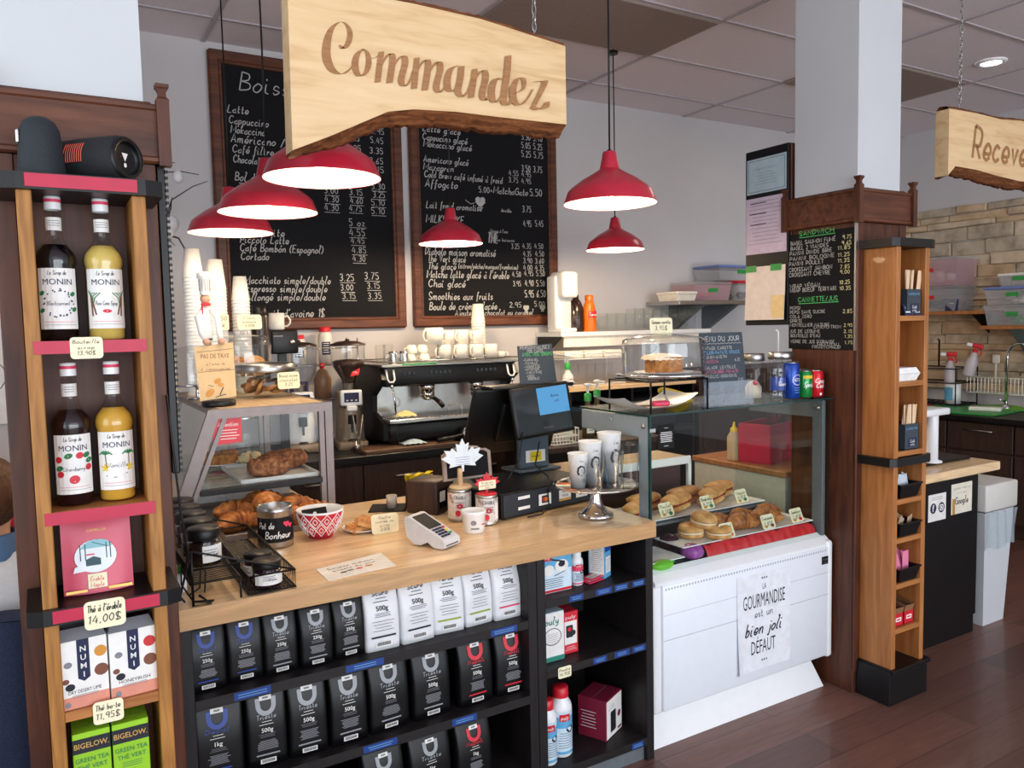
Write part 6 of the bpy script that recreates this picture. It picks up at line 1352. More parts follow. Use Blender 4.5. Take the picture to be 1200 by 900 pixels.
food_card('food card at the left of the raised platter', .36, .335, PU + .004, ['Poulet', '8,50$'], 4); food_card('food card in the middle of the raised platter', .6, .335, PU + .004, ['Dinde brie', '9,25$'], 4); food_card('food card at the right of the raised platter, with a green leaf', .82, .34, PU + .004, ['Végan', '9,95$'], 6)
food_card('food card in front of the bagels', .495, .085 + .03, PB + .006, ['Bagel', '8,65$'], 3, 'straw'); food_card('food card in front of the croissants', .745, .118, PB + .006, ['Croissant', '7,85$'], 3, 'cane'); food_card('food card at the right end of the middle platter', .935, .125, PB + .006, ['Jambon', '7,85$'], 4, 'straw')
b = MB(); rs = random.Random(12)
b.sheet(lambda u, v: (.36 + .66 * u, .1 + .07 * v, .692 + .05 * math.sin(math.pi * v) ** .6 + .006 * math.sin(40 * u) * math.sin(7 * v + 20 * u) + .003 * math.sin(93 * u)), 90, 10)
solo('red_bags', b, plain('red_crinkled_plastic', (204, 40, 48), .3, nscale=20, bmp=.5), 'crinkled red plastic packaging lying along the bottom front of the case', 'packaging')
t = thing('red_onion', 'purple onion at the bottom of the case, left of the red plastic', 'onion', (.31, .14, .6905)); b = MB(); b.lathe([(0, 0), (.02, .001), (.045, .018), (.05, .034), (.042, .052), (.02, .062), (0, .064)], n=24); ob('bulb', b, wood('purple_onion_skin', (130, 50, 130), (176, 96, 180), (14, 14, 1), 4, .3), t); b = MB(); b.tube([(0, 0, .062), (.003, 0, .07)], .004, 6); ob('stem', b, M['bread'], t)
t = thing('pepper', 'green half pepper at the lower left corner of the case', 'pepper', (.12, .105, .6905)); b = MB(); b.ball(0, 0, .018, .055, .03, .02, 20, 10); ob('flesh', b, M['lime'], t); b = MB(); b.tube([(.05, 0, .02), (.064, 0, .026)], .005, 6); ob('stem', b, M['green'], t)
b = MB(); b.ball(0, 0, .035, .05, .04, .036, 18, 10); solo('plum_packet', b, M['jam'], 'dark purple packet between the two platters', 'packet', (.3, .295 - .03, .7), 0)
t = thing('pizza', 'small pizza on a white plate behind the left frame of the case', 'pizza', (.06, .66, CT)); 
t.location = (-.11, .72, CT)
b = MB(); b.lathe([(0, .004), (.09, .004), (.13, .012), (.132, .015), (.12, .013), (0, .008)], n=36); ob('plate', b, M['white'], t); b = MB(); b.lathe([(0, .01), (.1, .01), (.115, .02), (.108, .028), (.095, .022), (0, .022)], n=32); ob('crust', b, M['bread'], t); b = MB(); b.lathe([(.096, .0225), (.05, .026), (0, .025)], n=28); ob('topping', b, M['cheese'], t)

# ---- on top of the case
TT = GT + .0063
t = thing('wire_stand', 'black wire stand holding the cake dome over the case top', 'stand', (.18, .19, TT))
b = MB(); b.tube([(-.145, -.125, .122), (.145, -.125, .122), (.145, .125, .122), (-.145, .125, .122)], .004, 6, True)
for k in range(1, 6): b.tube([(-.145 + .29 * k / 6, -.125, .122), (-.145 + .29 * k / 6, .125, .122)], .0022, 5)
ob('top_ring', b, M['black'], t)
for sx in (-1, 1):
    for sy in (-1, 1): b = MB(); b.tube([(sx * .145, sy * .125, .122), (sx * .145, sy * .125, .001)], .004, 6); ob('leg', b, M['black'], t)
t = thing('cake_dome', 'clear cake dome over orange cake on the black wire stand', 'cake dome', (.22, .2, TT + .1265))
b = MB(); b.lathe([(0, .001), (.13, .001), (.185, .008), (.192, .014), (.186, .016), (.165, .012), (0, .008)], n=56); ob('base_plate', b, M['chrome'], t)
b = MB(); b.lathe([(.163, .014), (.166, .018), (.166, .135), (.164, .148), (.15, .158), (.05, .172), (0, .174)], n=72); ob('dome', b, M['plastic'], t)
t = thing('plate', 'small white plate under the orange cake inside the dome', 'plate', (.22, .2, TT + .1365)); b = MB(); b.lathe([(0, .002), (.07, .002), (.115, .01), (.117, .013), (.07, .008), (0, .007)], n=36); ob('dish', b, M['white'], t)
t = thing('carrot_cake', 'piece of orange cake with white icing under the clear dome', 'cake', (.21, .2, TT + .1455), -6); b = MB(); b.prism([(-.065, -.05), (.06, -.055), (.07, .03), (-.04, .06)], 0, .062); ob('sponge', b, M['cake'], t)
b = MB(); b.sheet(lambda u, v: (-.068 + .14 * u, -.056 + .115 * v, .0635 + .012 * math.sin(math.pi * u) ** .5 * math.sin(math.pi * v) ** .4 + .002 * math.sin(30 * u + 17 * v) - (.012 if (u in (0, 1) or v in (0, 1)) else 0)), 20, 14); ob('icing', b, M['icing'], t)
price_card('price_card', 'pale yellow price card standing on the cake dome over the case', (.21, .2, TT + .1265 + .1742), .105, .062, ['Gateau carotte', '3,95$'], -8, 4)
t = thing('serving_platter', 'white curved platter under the black wire stand', 'platter', (.16, .24, TT), 0); b = MB(); b.sheet(lambda u, v: (-.19 + .38 * u, -.1 + .2 * v, .004 + .05 * abs(2 * u - 1) ** 2.4 + .008 * abs(2 * v - 1) ** 2), 24, 8); b.sheet(lambda u, v: (-.19 + .38 * u, .1 - .2 * v, .0005 + .05 * abs(2 * u - 1) ** 2.4 + .008 * abs(2 * v - 1) ** 2), 24, 8); ob('dish', b, M['white'], t)
b = MB(); b.box(-.07, -.012, 0, .02, .012, .006, .002); b.use(M['acc_pink']); b.box(-.01, -.02, 0, .06, .02, .02, .005); b.mats = [M['brown'] if m is None else m for m in b.mats]
solo('serving_tongs', b, None, 'wooden tongs with pink grip lying on the curved platter', 'tongs', (.17, .2, TT + .0125), -14)
t = thing('banana_bunch', 'yellow bananas on the case top behind the wire stand', 'bananas', (.41, .34, TT))
for k in range(3):
    b = MB(); b.tube([(-.08 + .16 * i / 8, .02 * k - .02 + .03 * math.sin(math.pi * i / 8), .018 + .02 * k * .6 + .012 * math.cos(math.pi * i / 8)) for i in range(9)], [.004, .012, .016, .018, .018, .018, .016, .012, .004], 8); ob('banana', b, plain('banana_peel', (232, 196, 40), .5), t)
t = thing('menu_slate', 'grey slate listing the menu of the day in an acrylic holder on the case', 'slate', (.485, .105, TT), -3)
b = MB().push(T(0, .02, .075) @ RX(-7) @ FRONT); b.rrect(-.115, 0, .115, .225, .004, -.004, .004); b.pop(); ob('slate', b, M['slate'], t)
b = MB().use(M['chalk']).push(T(0, .0193, .075) @ RX(-7) @ FRONT)
for (s, y, h, m_) in (('MENU DU JOUR', .19, .02, 'chalk'), ('POTAGE CAROTTE', .155, .0125, 'chalk'), ('CELERI-PATATE DOUCE', .137, .0125, 'chalk_b'), ('CUMIN-ANETH', .119, .0125, 'chalk'), ('MAIZENA', .101, .0125, 'chalk_p'), ('SALADE LENTILLE', .076, .0125, 'chalk'), ('CONCOMBRE-TOMATE', .058, .0125, 'chalk_p'), ('BASILIC-OIGNONS', .04, .0125, 'chalk')):
    b.use(M[m_]); b.hand(s, -.105, y, h, .205 if h > .015 else min(.2, len(s) * .0115), .0005, .15, slant=0)
b.use(M['chalk']); b.ribbon([(-.105 + .01 * k, .18 + .0022 * (-1) ** k) for k in range(22)], .002, .0005); b.hand('4,75', .06, .104, .0125, None, .0005, .15); b.hand('3,45', .07, .022, .0125, None, .0005, .15); b.pop(); ob('chalk_lettering', b, None, t)
b = MB(); b.push(T(0, 0, 0)); b.box(-.12, -.015, 0, .12, -.011, .1); b.box(-.12, .012, 0, .12, .016, .1); b.box(-.12, -.015, 0, .12, .06, .004)
for x in (-.12, -.04, .04, .117): b.box(x, -.015, 0, x + .003, .014, .1)
b.pop(); ob('acrylic_holder', b, milky('clear_acrylic', (190, 204, 216), .16, .1), t)
M['pet'] = thin_glass('pet_plastic', (.93, .96, .99), 1.6, .05)
def drink_can(label, x, y, base, art, h=.122, r=.033, rz=0):
    t = thing('drink_can', label, 'can', (x, y, TT), rz, 'drinks on the display case'); b = MB()
    b.use(M['steel']); b.lathe([(0, .004), (r * .7, .002), (r * .76, .0005), (r * .86, .004)], n=32); b.use(base); b.lathe([(r * .86, .004), (r, .012), (r, h - .018), (r * .82, h - .004)], n=36); b.use(M['steel']); b.lathe([(r * .82, h - .004), (r * .84, h), (r * .76, h - .004), (0, h - .005)], n=32); ob('can_body', b, None, t)
    b = MB(); b.tube([(-.009, 0, h - .003), (0, .004, h - .002), (.009, 0, h - .003), (0, -.008, h - .002)], .0015, 5, True); ob('pull_tab', b, M['steel'], t)
    b = MB(); b.warp = wrap(r + .0005); art(b); ob('print', b, None, t)
def a_spr(b): b.use(M['starp']); b.rect(-.03, .086, .03, .1, 0); b.use(M['label']); b.hand('Sprite', 0, .05, .022, .055, .0006, .16, 'C', .5); b.use(M['lime']); b.oval(.024, .075, .006, .006, .0008)
def a_col(b): b.use(M['label']); b.hand('Coca', .0, .066, .02, .05, .0006, .17, 'C', .4); b.hand('Cola', .004, .044, .02, .05, .0006, .17, 'C', .4); b.oval(0, .016, .006, .006, .0006)
def a_pep(b):
    b.use(M['label']); b.oval(0, .078, .021, .021, .0004, 22); b.use(M['red']); b.poly([(.021 * math.cos(R(a)), .078 + .021 * math.sin(R(a))) for a in range(10, 190, 12)], .0007); b.use(M['acc_blue']); b.poly([(.021 * math.cos(R(a)), .078 + .021 * math.sin(R(a))) for a in range(200, 345, 12)], .0007); b.use(M['label']); b.type('pepsi', 0, .036, .011, .04, .0006, 'C')
def a_blue(b): b.use(M['label']); b.ribbon([(.024 * math.cos(k * .3), .085 + .022 * math.sin(k * .3)) for k in range(22)], .002, .0004); b.type('NESTEA', 0, .079, .014, .042, .0006, 'C', .2); b.use(M['chalk_b']); lines(b, -.02, .05, .04, 3, .01, .002)
M['can_blue'] = plain('blue_can', (22, 66, 160), .25, .3); M['can_green'] = plain('green_can', (20, 136, 62), .25, .3); M['can_red'] = plain('red_can', (204, 20, 36), .25, .3); M['can_dark'] = plain('black_can', (24, 26, 40), .25, .3)
drink_can('tall blue drink can between the water bottle and green can', .88, .125, M['can_blue'], a_blue, .162, .036)
drink_can('green drink can with yellow top on the display case', .968, .125, M['can_green'], a_spr, rz=-8)
drink_can('red drink can beside the dark one at the case end', 1.026, .112, M['can_red'], a_col, rz=-12)
drink_can('dark drink can with round emblem at the right end of the case', 1.04, .19, M['can_dark'], a_pep, rz=-10)
t = thing('water_bottle', 'clear water bottle with blue label next to the tall blue can', 'bottle', (.79, .12, TT)); b = MB(); b.lathe([(0, .004), (.024, .001), (.032, .006), (.0325, .03), (.0305, .036), (.0325, .042), (.0325, .105), (.030, .112), (.033, .12), (.03, .15), (.014, .182), (.0125, .19)], n=28); ob('pet_body', b, M['pet'], t)
b = MB(); b.lathe([(.0145, .188), (.0145, .202), (.012, .204), (0, .204)], n=20); ob('cap', b, M['white'], t)
b = MB(); b.warp = wrap(.0332); b.use(M['acc_blue']); b.rect(-.09, .045, .09, .1, 0); b.use(M['label']); b.hand('Source', 0, .066, .016, .05, .0006, .14, 'C', .2); ob('label', b, None, t)
def big_jar(label, x, y, r, h, inside):
    t = thing('storage_jar', label, 'jar', (x, y, TT)); b = MB(); b.lathe([(0, .002), (r * .95, .002), (r, .008), (r, h * .72), (r * .9, h * .8), (r * .88, h * .84)], n=32); ob('glass_body', b, M['glass'], t)
    b = MB(); b.lathe([(r * .92, h * .83), (r * .98, h * .85), (r * .98, h * .97), (r * .9, h), (0, h)], n=32); ob('lid', b, M['steel'], t)
    if inside: b = MB(); b.lathe([(0, .004), (r * .7, .004), (r * .72, .05), (r * .4, .075), (0, .08)], n=20); b.use(M['straw']); b.ball(-.01, -r * .4, .07, .012, n=10, m=6); ob('contents', b, M['icing'], t)
big_jar('glass jar with steel lid and pale sweets behind the menu slate', .79, .255, .05, .2, True)
big_jar('glass jar with bright steel lid behind the tall blue can', .985, .27, .058, .2, False)
b = MB(); b.tube([(.0, 0, 0), (.0, 0, .09), (-.012, 0, .1)], .004, 8); solo('metal_straw', b, M['white'], 'white bent straw standing on the bright steel jar lid', 'straw', (.945, .25, TT + .2005))

# ---- behind the case
b = MB(); b.use(plain('cream_panel', (206, 200, 188), .7)); b.box(1.1, .34, 0, 1.41, .95, .9, .003); b.box(1.41, .62, 0, 1.75, .95, .9, .003); b.use(M['oak_h']); b.box(1.09, .33, .9, 1.41, .96, .93, .004); b.box(1.41, .61, .9, 1.76, .96, .93, .004); solo('prep_counter', b, None, 'cream sided prep counter with wooden top behind the right pillar', 'counter')
t = thing('cutlery_tote', 'crimson plastic tote behind the glass case', 'tote', (1.33, .63, .9305), 14); b = MB()
for (x0, y0, x1, y1) in ((-.17, -.09, .17, -.084), (-.17, .084, .17, .09), (-.17, -.09, -.164, .09), (.164, -.09, .17, .09)): b.box(x0, y0, 0, x1, y1, .2, .003)
b.box(-.17, -.09, 0, .17, .09, .006); ob('tub', b, M['crimson'], t)
for k, (x, lb) in enumerate(((-.03, 'left stack of steel cups standing in the crimson tote'), (.06, 'right stack of steel cups standing in the crimson tote'))):
    b = MB().push(RX(0) @ RY(8 + 6 * k))
    for j in range(9): b.lathe([(.034, .03 * j), (.04, .03 * j + .028), (.042, .03 * j + .03)], n=20)
    b.pop(); solo('cup_stack', b, M['steel'], lb, 'cup stack', (1.33 + x, .6, .98), 0, 'steel cups in the tote')
t = thing('squeeze_bottle', 'clear squeeze bottle with yellow tip left of the crimson tote', 'bottle', (1.16, .72, .9305)); b = MB(); b.lathe([(0, .001), (.034, .001), (.036, .006), (.036, .12), (.02, .15), (.018, .155)], n=24); ob('body', b, milky('cream_plastic', (226, 200, 160), .75), t); b = MB(); b.lathe([(.02, .15), (.02, .165), (.008, .175), (.004, .2), (0, .201)], n=16); ob('tip', b, M['yellow'], t)

b = MB(); b.box(2.3, 2.15, 0, 4.05, 2.65, 1.28, .004)
for k in range(2): b.box(2.34 + .84 * k, 2.135, .1, 3.16 + .84 * k, 2.15, 1.24, .004)
solo('cupboard', b, M['espresso_wood'], 'dark wood cupboard along the back wall behind the right pillar', 'cupboard')

# ================================================================= RIGHT PILLAR BOARDS AND TOWER
t = thing('sandwich_board', 'chalkboard of sandwich and drink prices on the left side of the right pillar', 'menu board', (1.0785, .125, 1.52)); 
b = MB(); b.box(-.01, -.172, 0, -.001, .172, .52, .001); ob('slate', b, M['board'], t)
b = MB(); b.box(-.013, -.18, -.004, -.001, -.172, .535); ob('edge_strip', b, M['steel'], t)
b = MB().use(M['chalk']).push(T(-.0104, 0, 0) @ LEFT)
for x, z, h, s, w in CH3:
    pr = s[0].isdigit(); ti = s in ('SANDWICH', 'CANNETTE/JUS')
    b.use(M['chalk_g'] if ti else M['chalk_y'] if pr else M['chalk']); b.hand(s, x, z, h * .9, w, .0006, .14, slant=.0)
    if ti: b.ribbon([(x, z - .008), (x + w, z - .006)], .003, .0006)
b.pop(); ob('chalk_lettering', b, None, t)
t = thing('notice_board', 'tall black notice board with framed certificate and taped papers behind the right pillar', 'notice board', (1.075, .43, 1.63)); b = MB(); b.box(-.015, -.135, 0, .0, .12, .83, .002); ob('backing', b, M['black'], t)
b = MB(); b.box(0, -.14, 0, .03, -.12, .83, .002); ob('frame', b, M['mahog'], t)
b = MB().use(plain('pale_certificate', (176, 200, 210), .4)).push(T(-.0156, 0, 0) @ LEFT); b.rect(-.11, .625, .125, .79, 0); b.use(M['ink_grey'])
for r_ in (((-.1, .635), (.115, .635)), ((-.1, .78), (.115, .78))): b.ribbon(list(r_), .003, .0006)
b.ribbon([(-.1, .635), (-.1, .78)], .003, .0006); b.ribbon([(.115, .635), (.115, .78)], .003, .0006); b.hand('Certificat', .0, .735, .014, .12, .0006, .1, 'C'); lines(b, -.06, .72, .13, 5, .013, .0015); b.pop(); ob('certificate', b, None, t)
b = MB().use(plain('lilac_paper', (206, 190, 210), .7)).push(T(-.017, 0, 0) @ LEFT); b.rect(-.115, .34, .128, .605, 0); b.use(M['ink_grey']); lines(b, -.1, .585, .2, 12, .018, .0022); b.use(M['ink']); lines(b, -.1, .578, .12, 3, .05, .004); b.pop(); ob('form_sheet', b, None, t)
b = MB().use(plain('cream_paper', (232, 218, 208), .75)).push(T(-.018, 0, 0) @ LEFT); b.sheet(lambda u, v: (-.112 + .238 * u, 0.025 + .255 * v, .003 + .01 * (1 - v) ** 2), 4, 8); b.use(plain('yellow_paper', (236, 208, 150), .75)); b.rect(.055, .035, .128, .14, .015); b.use(M['ink_grey']); lines(b, -.09, .24, .17, 10, .022, .0014); b.pop(); ob('taped_paper', b, None, t)
for x in (-.075, .075):
    b = MB().push(T(-.024, 0, 0) @ LEFT); b.rect(x - .035, .255, x + .03, .285, .0); b.pop(); ob('green_tape', b, M['green'], t)

tr_ = tower('orange oak tower of napkins and stirrers fixed to the right pillar', (1.232, -.208, 0), .228, .156, (1.66, 1.385, 1.09, .885, .718, .52, .325), 1.03, 1.945, .15, M['oak'], M['oak_h'], M['oak'])
def stir_holder(label, z, fl, extra):
    t = thing('stirrer_holder', label, 'holder', (1.25, -.155, z), 0, 'grey stirrer holders on the oak tower'); b = MB()
    for (x0, y0, x1, y1) in ((-.05, -.045, .05, -.041), (-.05, .041, .05, .045), (-.05, -.045, -.046, .045), (.046, -.045, .05, .045)): b.box(x0, y0, 0, x1, y1, .11, .001)
    b.box(-.05, -.045, 0, .05, .045, .004); ob('bin', b, M['slate'], t)
    b = MB().use(M['chalk_b']).push(T(0, -.0456, 0) @ FRONT); b.type('COFFEE STIR', 0, .085, .01, .08, 0, 'C'); b.use(M['ink_blue']); b.rect(-.025, .012, .035, .05, .0003); b.use(M['label']); b.hand('Café', .005, .03, .012, None, .0006, .14, 'C'); b.type('STIR', .005, .016, .008, .03, .0006, 'C'); b.pop(); ob('print', b, None, t)
    rs = random.Random(extra)
    for k in range(10):
        x = -.038 + .0085 * k; b = MB().push(T(x, rs.uniform(-.036, -.02), .006) @ RY(rs.uniform(-4, 8) * (1 + .25 * fl) + fl * (k - 4) * 1.6) @ RZ(rs.uniform(-30, 30))); b.box(-.006, -.001, 0, .006, .001, .18, .0008)
        b.push(T(0, 0, .18) @ FRONT); b.prism([(.006 * math.cos(R(a)), .006 * math.sin(R(a))) for a in range(0, 181, 30)], -.001, .001); b.pop(); b.pop()
        solo('wooden_stirrer', b, plain('birch_wood', (226, 196, 160), .7) if 'birch_wood' not in MATS else MATS['birch_wood'], 'wooden stirrer in the ' + label.split(' holder')[0].split('grey ')[-1] + ' holder, ' + ('fanned out at the top' if fl else 'standing upright'), 'stirrer', (1.25, -.155, z), 0, 'wooden stirrers in the ' + ('upper' if fl else 'lower') + ' holder')
stir_holder('upper grey stirrer holder on the top shelf of the oak tower', 1.6605, 1, 1); stir_holder('lower grey stirrer holder just above the black ledge', 1.0905, 0, 2)
for k, x in enumerate((-.035, .03)):
    b = MB().use(M['ink_blue']).push(RX(-15) @ FRONT); b.rrect(-.024, 0, .024, .05, .003, -.002, .002); b.use(M['label']); b.hand('Mix', 0, .028, .012, None, .0006, .14, 'C'); b.rect(-.016, .012, .016, .018, .0006); b.pop()
    solo('name_card', b, None, ('left', 'right')[k] + ' dark blue card leaning on the upper stirrer holder', 'card', (1.245 + x, -.204, 1.6605), 0)
t = thing('takeout_box', 'white foam takeout boxes stack on the middle tower shelf', 'box', (1.222, -.14, 1.3855)); t['label'] = 'white takeout box on the oak tower, above the lower stirrers'
b = MB(); b.push(T(0, 0, .0)); b.add([(-.06, -.055, 0), (.06, -.055, 0), (.06, .05, 0), (-.06, .05, 0), (-.075, -.065, .03), (.075, -.065, .03), (.075, .055, .03), (-.075, .055, .03)], [[3, 2, 1, 0], [0, 1, 5, 4], [1, 2, 6, 5], [2, 3, 7, 6], [3, 0, 4, 7]]); b.pop(); ob('base', b, M['white_matt'], t)
b = MB(); b.add([(-.075, -.065, .031), (.075, -.065, .031), (.075, .055, .031), (-.075, .055, .031), (-.06, -.055, .055), (.06, -.055, .055), (.06, .045, .055), (-.06, .045, .055)], [[0, 1, 5, 4], [1, 2, 6, 5], [2, 3, 7, 6], [3, 0, 4, 7], [4, 5, 6, 7]]); ob('lid', b, M['white_matt'], t)
def basket(label, z, h, col):
    t = thing('basket', label, 'basket', (1.24, -.142, z), 0, 'small black baskets on the oak tower'); b = MB()
    vs = [(-.06, -.055, 0), (.06, -.055, 0), (.06, .055, 0), (-.06, .055, 0), (-.075, -.068, h), (.075, -.068, h), (.075, .06, h), (-.075, .06, h), (-.071, -.064, h), (.071, -.064, h), (.071, .056, h), (-.071, .056, h), (-.057, -.052, .004), (.057, -.052, .004), (.057, .052, .004), (-.057, .052, .004)]
    fs = [[3, 2, 1, 0]]
    for i in range(4):
        j = (i + 1) % 4; fs += [[i, j, 4 + j, 4 + i], [4 + i, 4 + j, 8 + j, 8 + i], [8 + i, 8 + j, 12 + j, 12 + i]]
    fs.append([12, 13, 14, 15]); b.add(vs, fs); b.box(-.078, -.071, h - .006, .078, -.066, h + .001); ob('tub', b, M['black'], t)
    return t
basket('black basket of paper sachets, upper of the three baskets', .8855, .06, None); basket('black basket of brown sugar sachets, middle of the three baskets', .7185, .06, None); basket('black basket of pink sachets, lowest of the three baskets', .5205, .06, None)
def sachets(name, z, m, n, hgt, lab, grp, seed):
    rs = random.Random(seed)
    for k in range(n):
        b = MB().push(T(0, 0, 0) @ RY(rs.uniform(-25, 25)) @ RX(rs.uniform(-35, 10))); b.box(-.024, -.002, 0, .024, .002, hgt, .001); b.pop()
        solo(name, b, M[m], lab, 'sachet', (1.24 + rs.uniform(-.04, .045), -.15 + rs.uniform(-.03, .03), z + .012 + rs.uniform(0, .014)), rs.uniform(-30, 30), grp)
M['sach_w'] = plain('white_blue_sachet', (196, 206, 216), .6); M['sach_b'] = plain('kraft_sachet', (190, 160, 130), .7); M['sach_p'] = plain('rose_sachet', (232, 130, 168), .6)
sachets('sugar_sachet', .8855, 'sach_w', 9, .075, 'white sachet in the upper black basket', 'white sachets in the upper basket', 1); sachets('sugar_sachet', .7185, 'sach_b', 9, .058, 'kraft sachet in the middle black basket', 'kraft sachets in the middle basket', 2); sachets('sugar_sachet', .5205, 'sach_p', 11, .1, 'pink sachet in the lowest black basket', 'pink sachets in the lowest basket', 3)
for k, x in enumerate((-.037, .037)):
    t = thing('sachet_box', ('left', 'right')[k] + ' red and brown open sachet box on the bottom tower shelf', 'box', (1.228 + x, -.14, .3255), 0, 'open sachet boxes on the tower'); b = MB().use(M['red'])
    for (x0, y0, x1, y1) in ((-.034, -.05, .034, -.048), (-.034, .048, .034, .05), (-.034, -.05, -.032, .05), (.032, -.05, .034, .05)): b.box(x0, y0, 0, x1, y1, .055)
    b.box(-.034, -.05, 0, .034, .05, .002); ob('tray', b, None, t)
    b = MB(); b.add([(-.032, -.047, .05), (.032, -.047, .05), (.026, -.06, .085), (-.03, -.058, .085), (-.032, .047, .05), (.032, .047, .05), (.032, .05, .105), (-.032, .05, .105)], [[0, 1, 2, 3], [4, 5, 6, 7], [0, 4, 7, 3][::1], [1, 5, 6, 2]]); ob('flaps', b, M['brown'], t)
    b = MB().push(T(0, -.0506, .02) @ FRONT); b.rect(-.018, 0, .02, .018, 0); b.use(M['acc_red']); b.rect(-.012, .006, .014, .012, .0004); b.pop(); b.mats = [M['label'] if m is None else m for m in b.mats]; ob('label', b, None, t)
b = MB().push(RX(-10) @ RZ(20)); b.box(-.015, -.002, 0, .015, .002, .09, .001); b.pop(); solo('sugar_sachet', b, M['sach_p'], 'single pink sachet sticking out of the left open box', 'sachet', (1.2, -.14, .33), 0)

# ---- side service counter with social media cards, bin
t = thing('service_counter', 'black fronted side counter with wooden top right of the oak tower', 'counter', (1.42, -.01, 0))
b = MB(); b.box(0, 0.05, .8 - .0, .98, .6, .86, .004); 
b = MB(); b.box(.02, .06, .0, .79, .55, .845, .003); b.box(.02, .052, .1, .792, .062, .845); ob('body', b, M['black'], t)
b = MB(); b.box(.0, .03, .845, .96, .6, .89, .004); ob('top', b, M['maple'], t)
b = MB(); b.box(.1, .16, .891, .92, .55, .905, .006); ob('top_mat', b, M['black'], t)
b = MB().use(M['label']).push(T(.43, .0505, .72) @ FRONT); b.rect(-.075, -.075, .075, .06, 0); b.use(M['ink_blue']); b.oval(-.033, -.01, .026, .026, .0004, 22); b.oval(.036, -.012, .026, .026, .0004, 22); b.use(M['label']); b.type('f', -.034, -.025, .034, None, .0008, 'C', 0, .03); b.rrect(.02, -.028, .052, .004, .008, .0008); b.use(M['ink_blue']); b.oval(.036, -.012, .011, .011, .001); b.use(M['label']); b.oval(.036, -.012, .007, .007, .0012); b.use(M['ink_grey']); lines(b, -.05, .042, .1, 2, .01, .002); b.pop(); ob('social_card', b, None, t)
b = MB().use(plain('cream_note', (228, 222, 204), .7)).push(T(.645, .0505, .735) @ FRONT); b.rect(-.095, -.08, .09, .075, 0); b.use(M['ink_grey']); b.hand('Laissez-nous un', 0, .046, .014, .15, .0004, .1, 'C'); b.hand('avis sur', 0, .022, .014, .09, .0004, .1, 'C')
b.use(M['ink']); b.hand('Google', 0, -.03, .034, .12, .0006, .14, 'C', .1); b.use(M['gold']); b.rect(-.085, -.08, -.06, .0, .0003); b.pop(); ob('review_card', b, None, t)
M['bin'] = plain('grey_white_plastic', (206, 210, 214), .4, var=.015)
t = thing('trash_bin', 'tall pale plastic bin with a clear liner beside the side counter', 'bin', (2.42, .18, 0), 0); b = MB()
vs = [(-.1, -.12, 0), (.1, -.12, 0), (.1, .3, 0), (-.1, .3, 0), (-.14, -.14, .62), (.14, -.14, .62), (.14, .34, .62), (-.14, .34, .62)]
b.add(vs, [[3, 2, 1, 0], [0, 1, 5, 4], [1, 2, 6, 5], [2, 3, 7, 6], [3, 0, 4, 7]]); ob('tub', b, M['bin'], t)
b = MB(); b.box(-.155, -.155, .625, .155, .35, .77, .012, 2); ob('lid', b, plain('cream_plastic_lid', (214, 212, 206), .4, var=.015), t)
b = MB(); b.sheet(lambda u, v: (-.142 + .288 * u, -.146 - .012 * v - .006 * math.sin(22 * u + 3 * v), .42 + .2 * v + .01 * math.sin(9 * u) * (1 - v)), 30, 8); b.sheet(lambda u, v: (.146 + .01 * math.sin(14 * u), -.14 + .4 * u, .5 + .13 * v), 16, 4); ob('liner', b, milky('clear_liner', (196, 214, 222), .45, .15), t)
# ================================================================= BACK COUNTER
BZ = .96
t = thing('coffee_cabinet', 'dark wood back counter cabinet under the espresso machine', 'cabinet', (0, 0, 0))
b = MB(); b.box(-.95, 1.93, 0, 1.05, 2.655, .92); ob('body', b, M['espresso_wood'], t)
b = MB(); b.box(-.955, 1.885, .92, 1.06, 2.655, BZ, .003); ob('worktop', b, M['black'], t)
for k, x in enumerate((-.945, -.43, .085, .565)):
    w = (.51, .51, .475, .475)[k]
    b = MB(); b.box(x, 1.912, .5, x + w, 1.93, .905, .002); d = ob('drawer', b, M['espresso_wood'], t)
    b = MB(); b.tube([(x + w / 2 - .07, 1.912, .83), (x + w / 2 - .07, 1.89, .83), (x + w / 2 + .07, 1.89, .83), (x + w / 2 + .07, 1.912, .83)], .005, 6); ob('handle', b, M['steel'], d)
    b = MB(); b.box(x, 1.912, .08, x + w, 1.93, .495, .002); ob('drawer', b, M['espresso_wood'], t)
b = MB(); b.box(-.42, 1.9, 0, .16, 2.12, .022, .003); solo('tamping_board', b, wood('dark_board', (70, 50, 40), (100, 74, 58), (1, 12, 12), 5, .5), 'dark wooden board along the front edge of the back counter', 'board', (0, 0, BZ))

# ---- espresso machine
t = thing('espresso_machine', 'black two-group espresso machine with steel back panel, mugs on top', 'espresso machine', (.19, 2.02, BZ))
W = .455
b = MB(); b.box(-W + .03, .0, .03, W - .03, .5, .15, .02, 2)
for sx in (-1, 1):
    for y in (.04, .46): b.cyl(sx * (W - .08), y, 0, .035, .022, n=12)
ob('base', b, M['black'], t)
b = MB(); b.box(-W + .02, -.05, .15, W - .02, .2, .172, .004); 
for k in range(30): b.box(-W + .05 + .027 * k, -.03, .172, -W + .06 + .027 * k, .17, .176)
ob('drip_tray', b, M['steel'], t)
b = MB(); b.box(-W + .03, .19, .16, W - .03, .2, .36); ob('back_panel', b, M['steel'], t)
b = MB(); b.box(-W + .03, .2, .14, W - .03, .5, .47, .01); b.box(-W + .02, .02, .355, W - .02, .5, .478, .015, 2); ob('head', b, M['black'], t)
b = MB(); b.box(-W, -.0, .47, W, .51, .486, .004); b.tube([(-W + .01, .0, .5), (W - .01, .0, .5), (W - .01, .5, .5), (-W + .01, .5, .5)], .004, 6, True); ob('cup_tray', b, M['steel'], t)
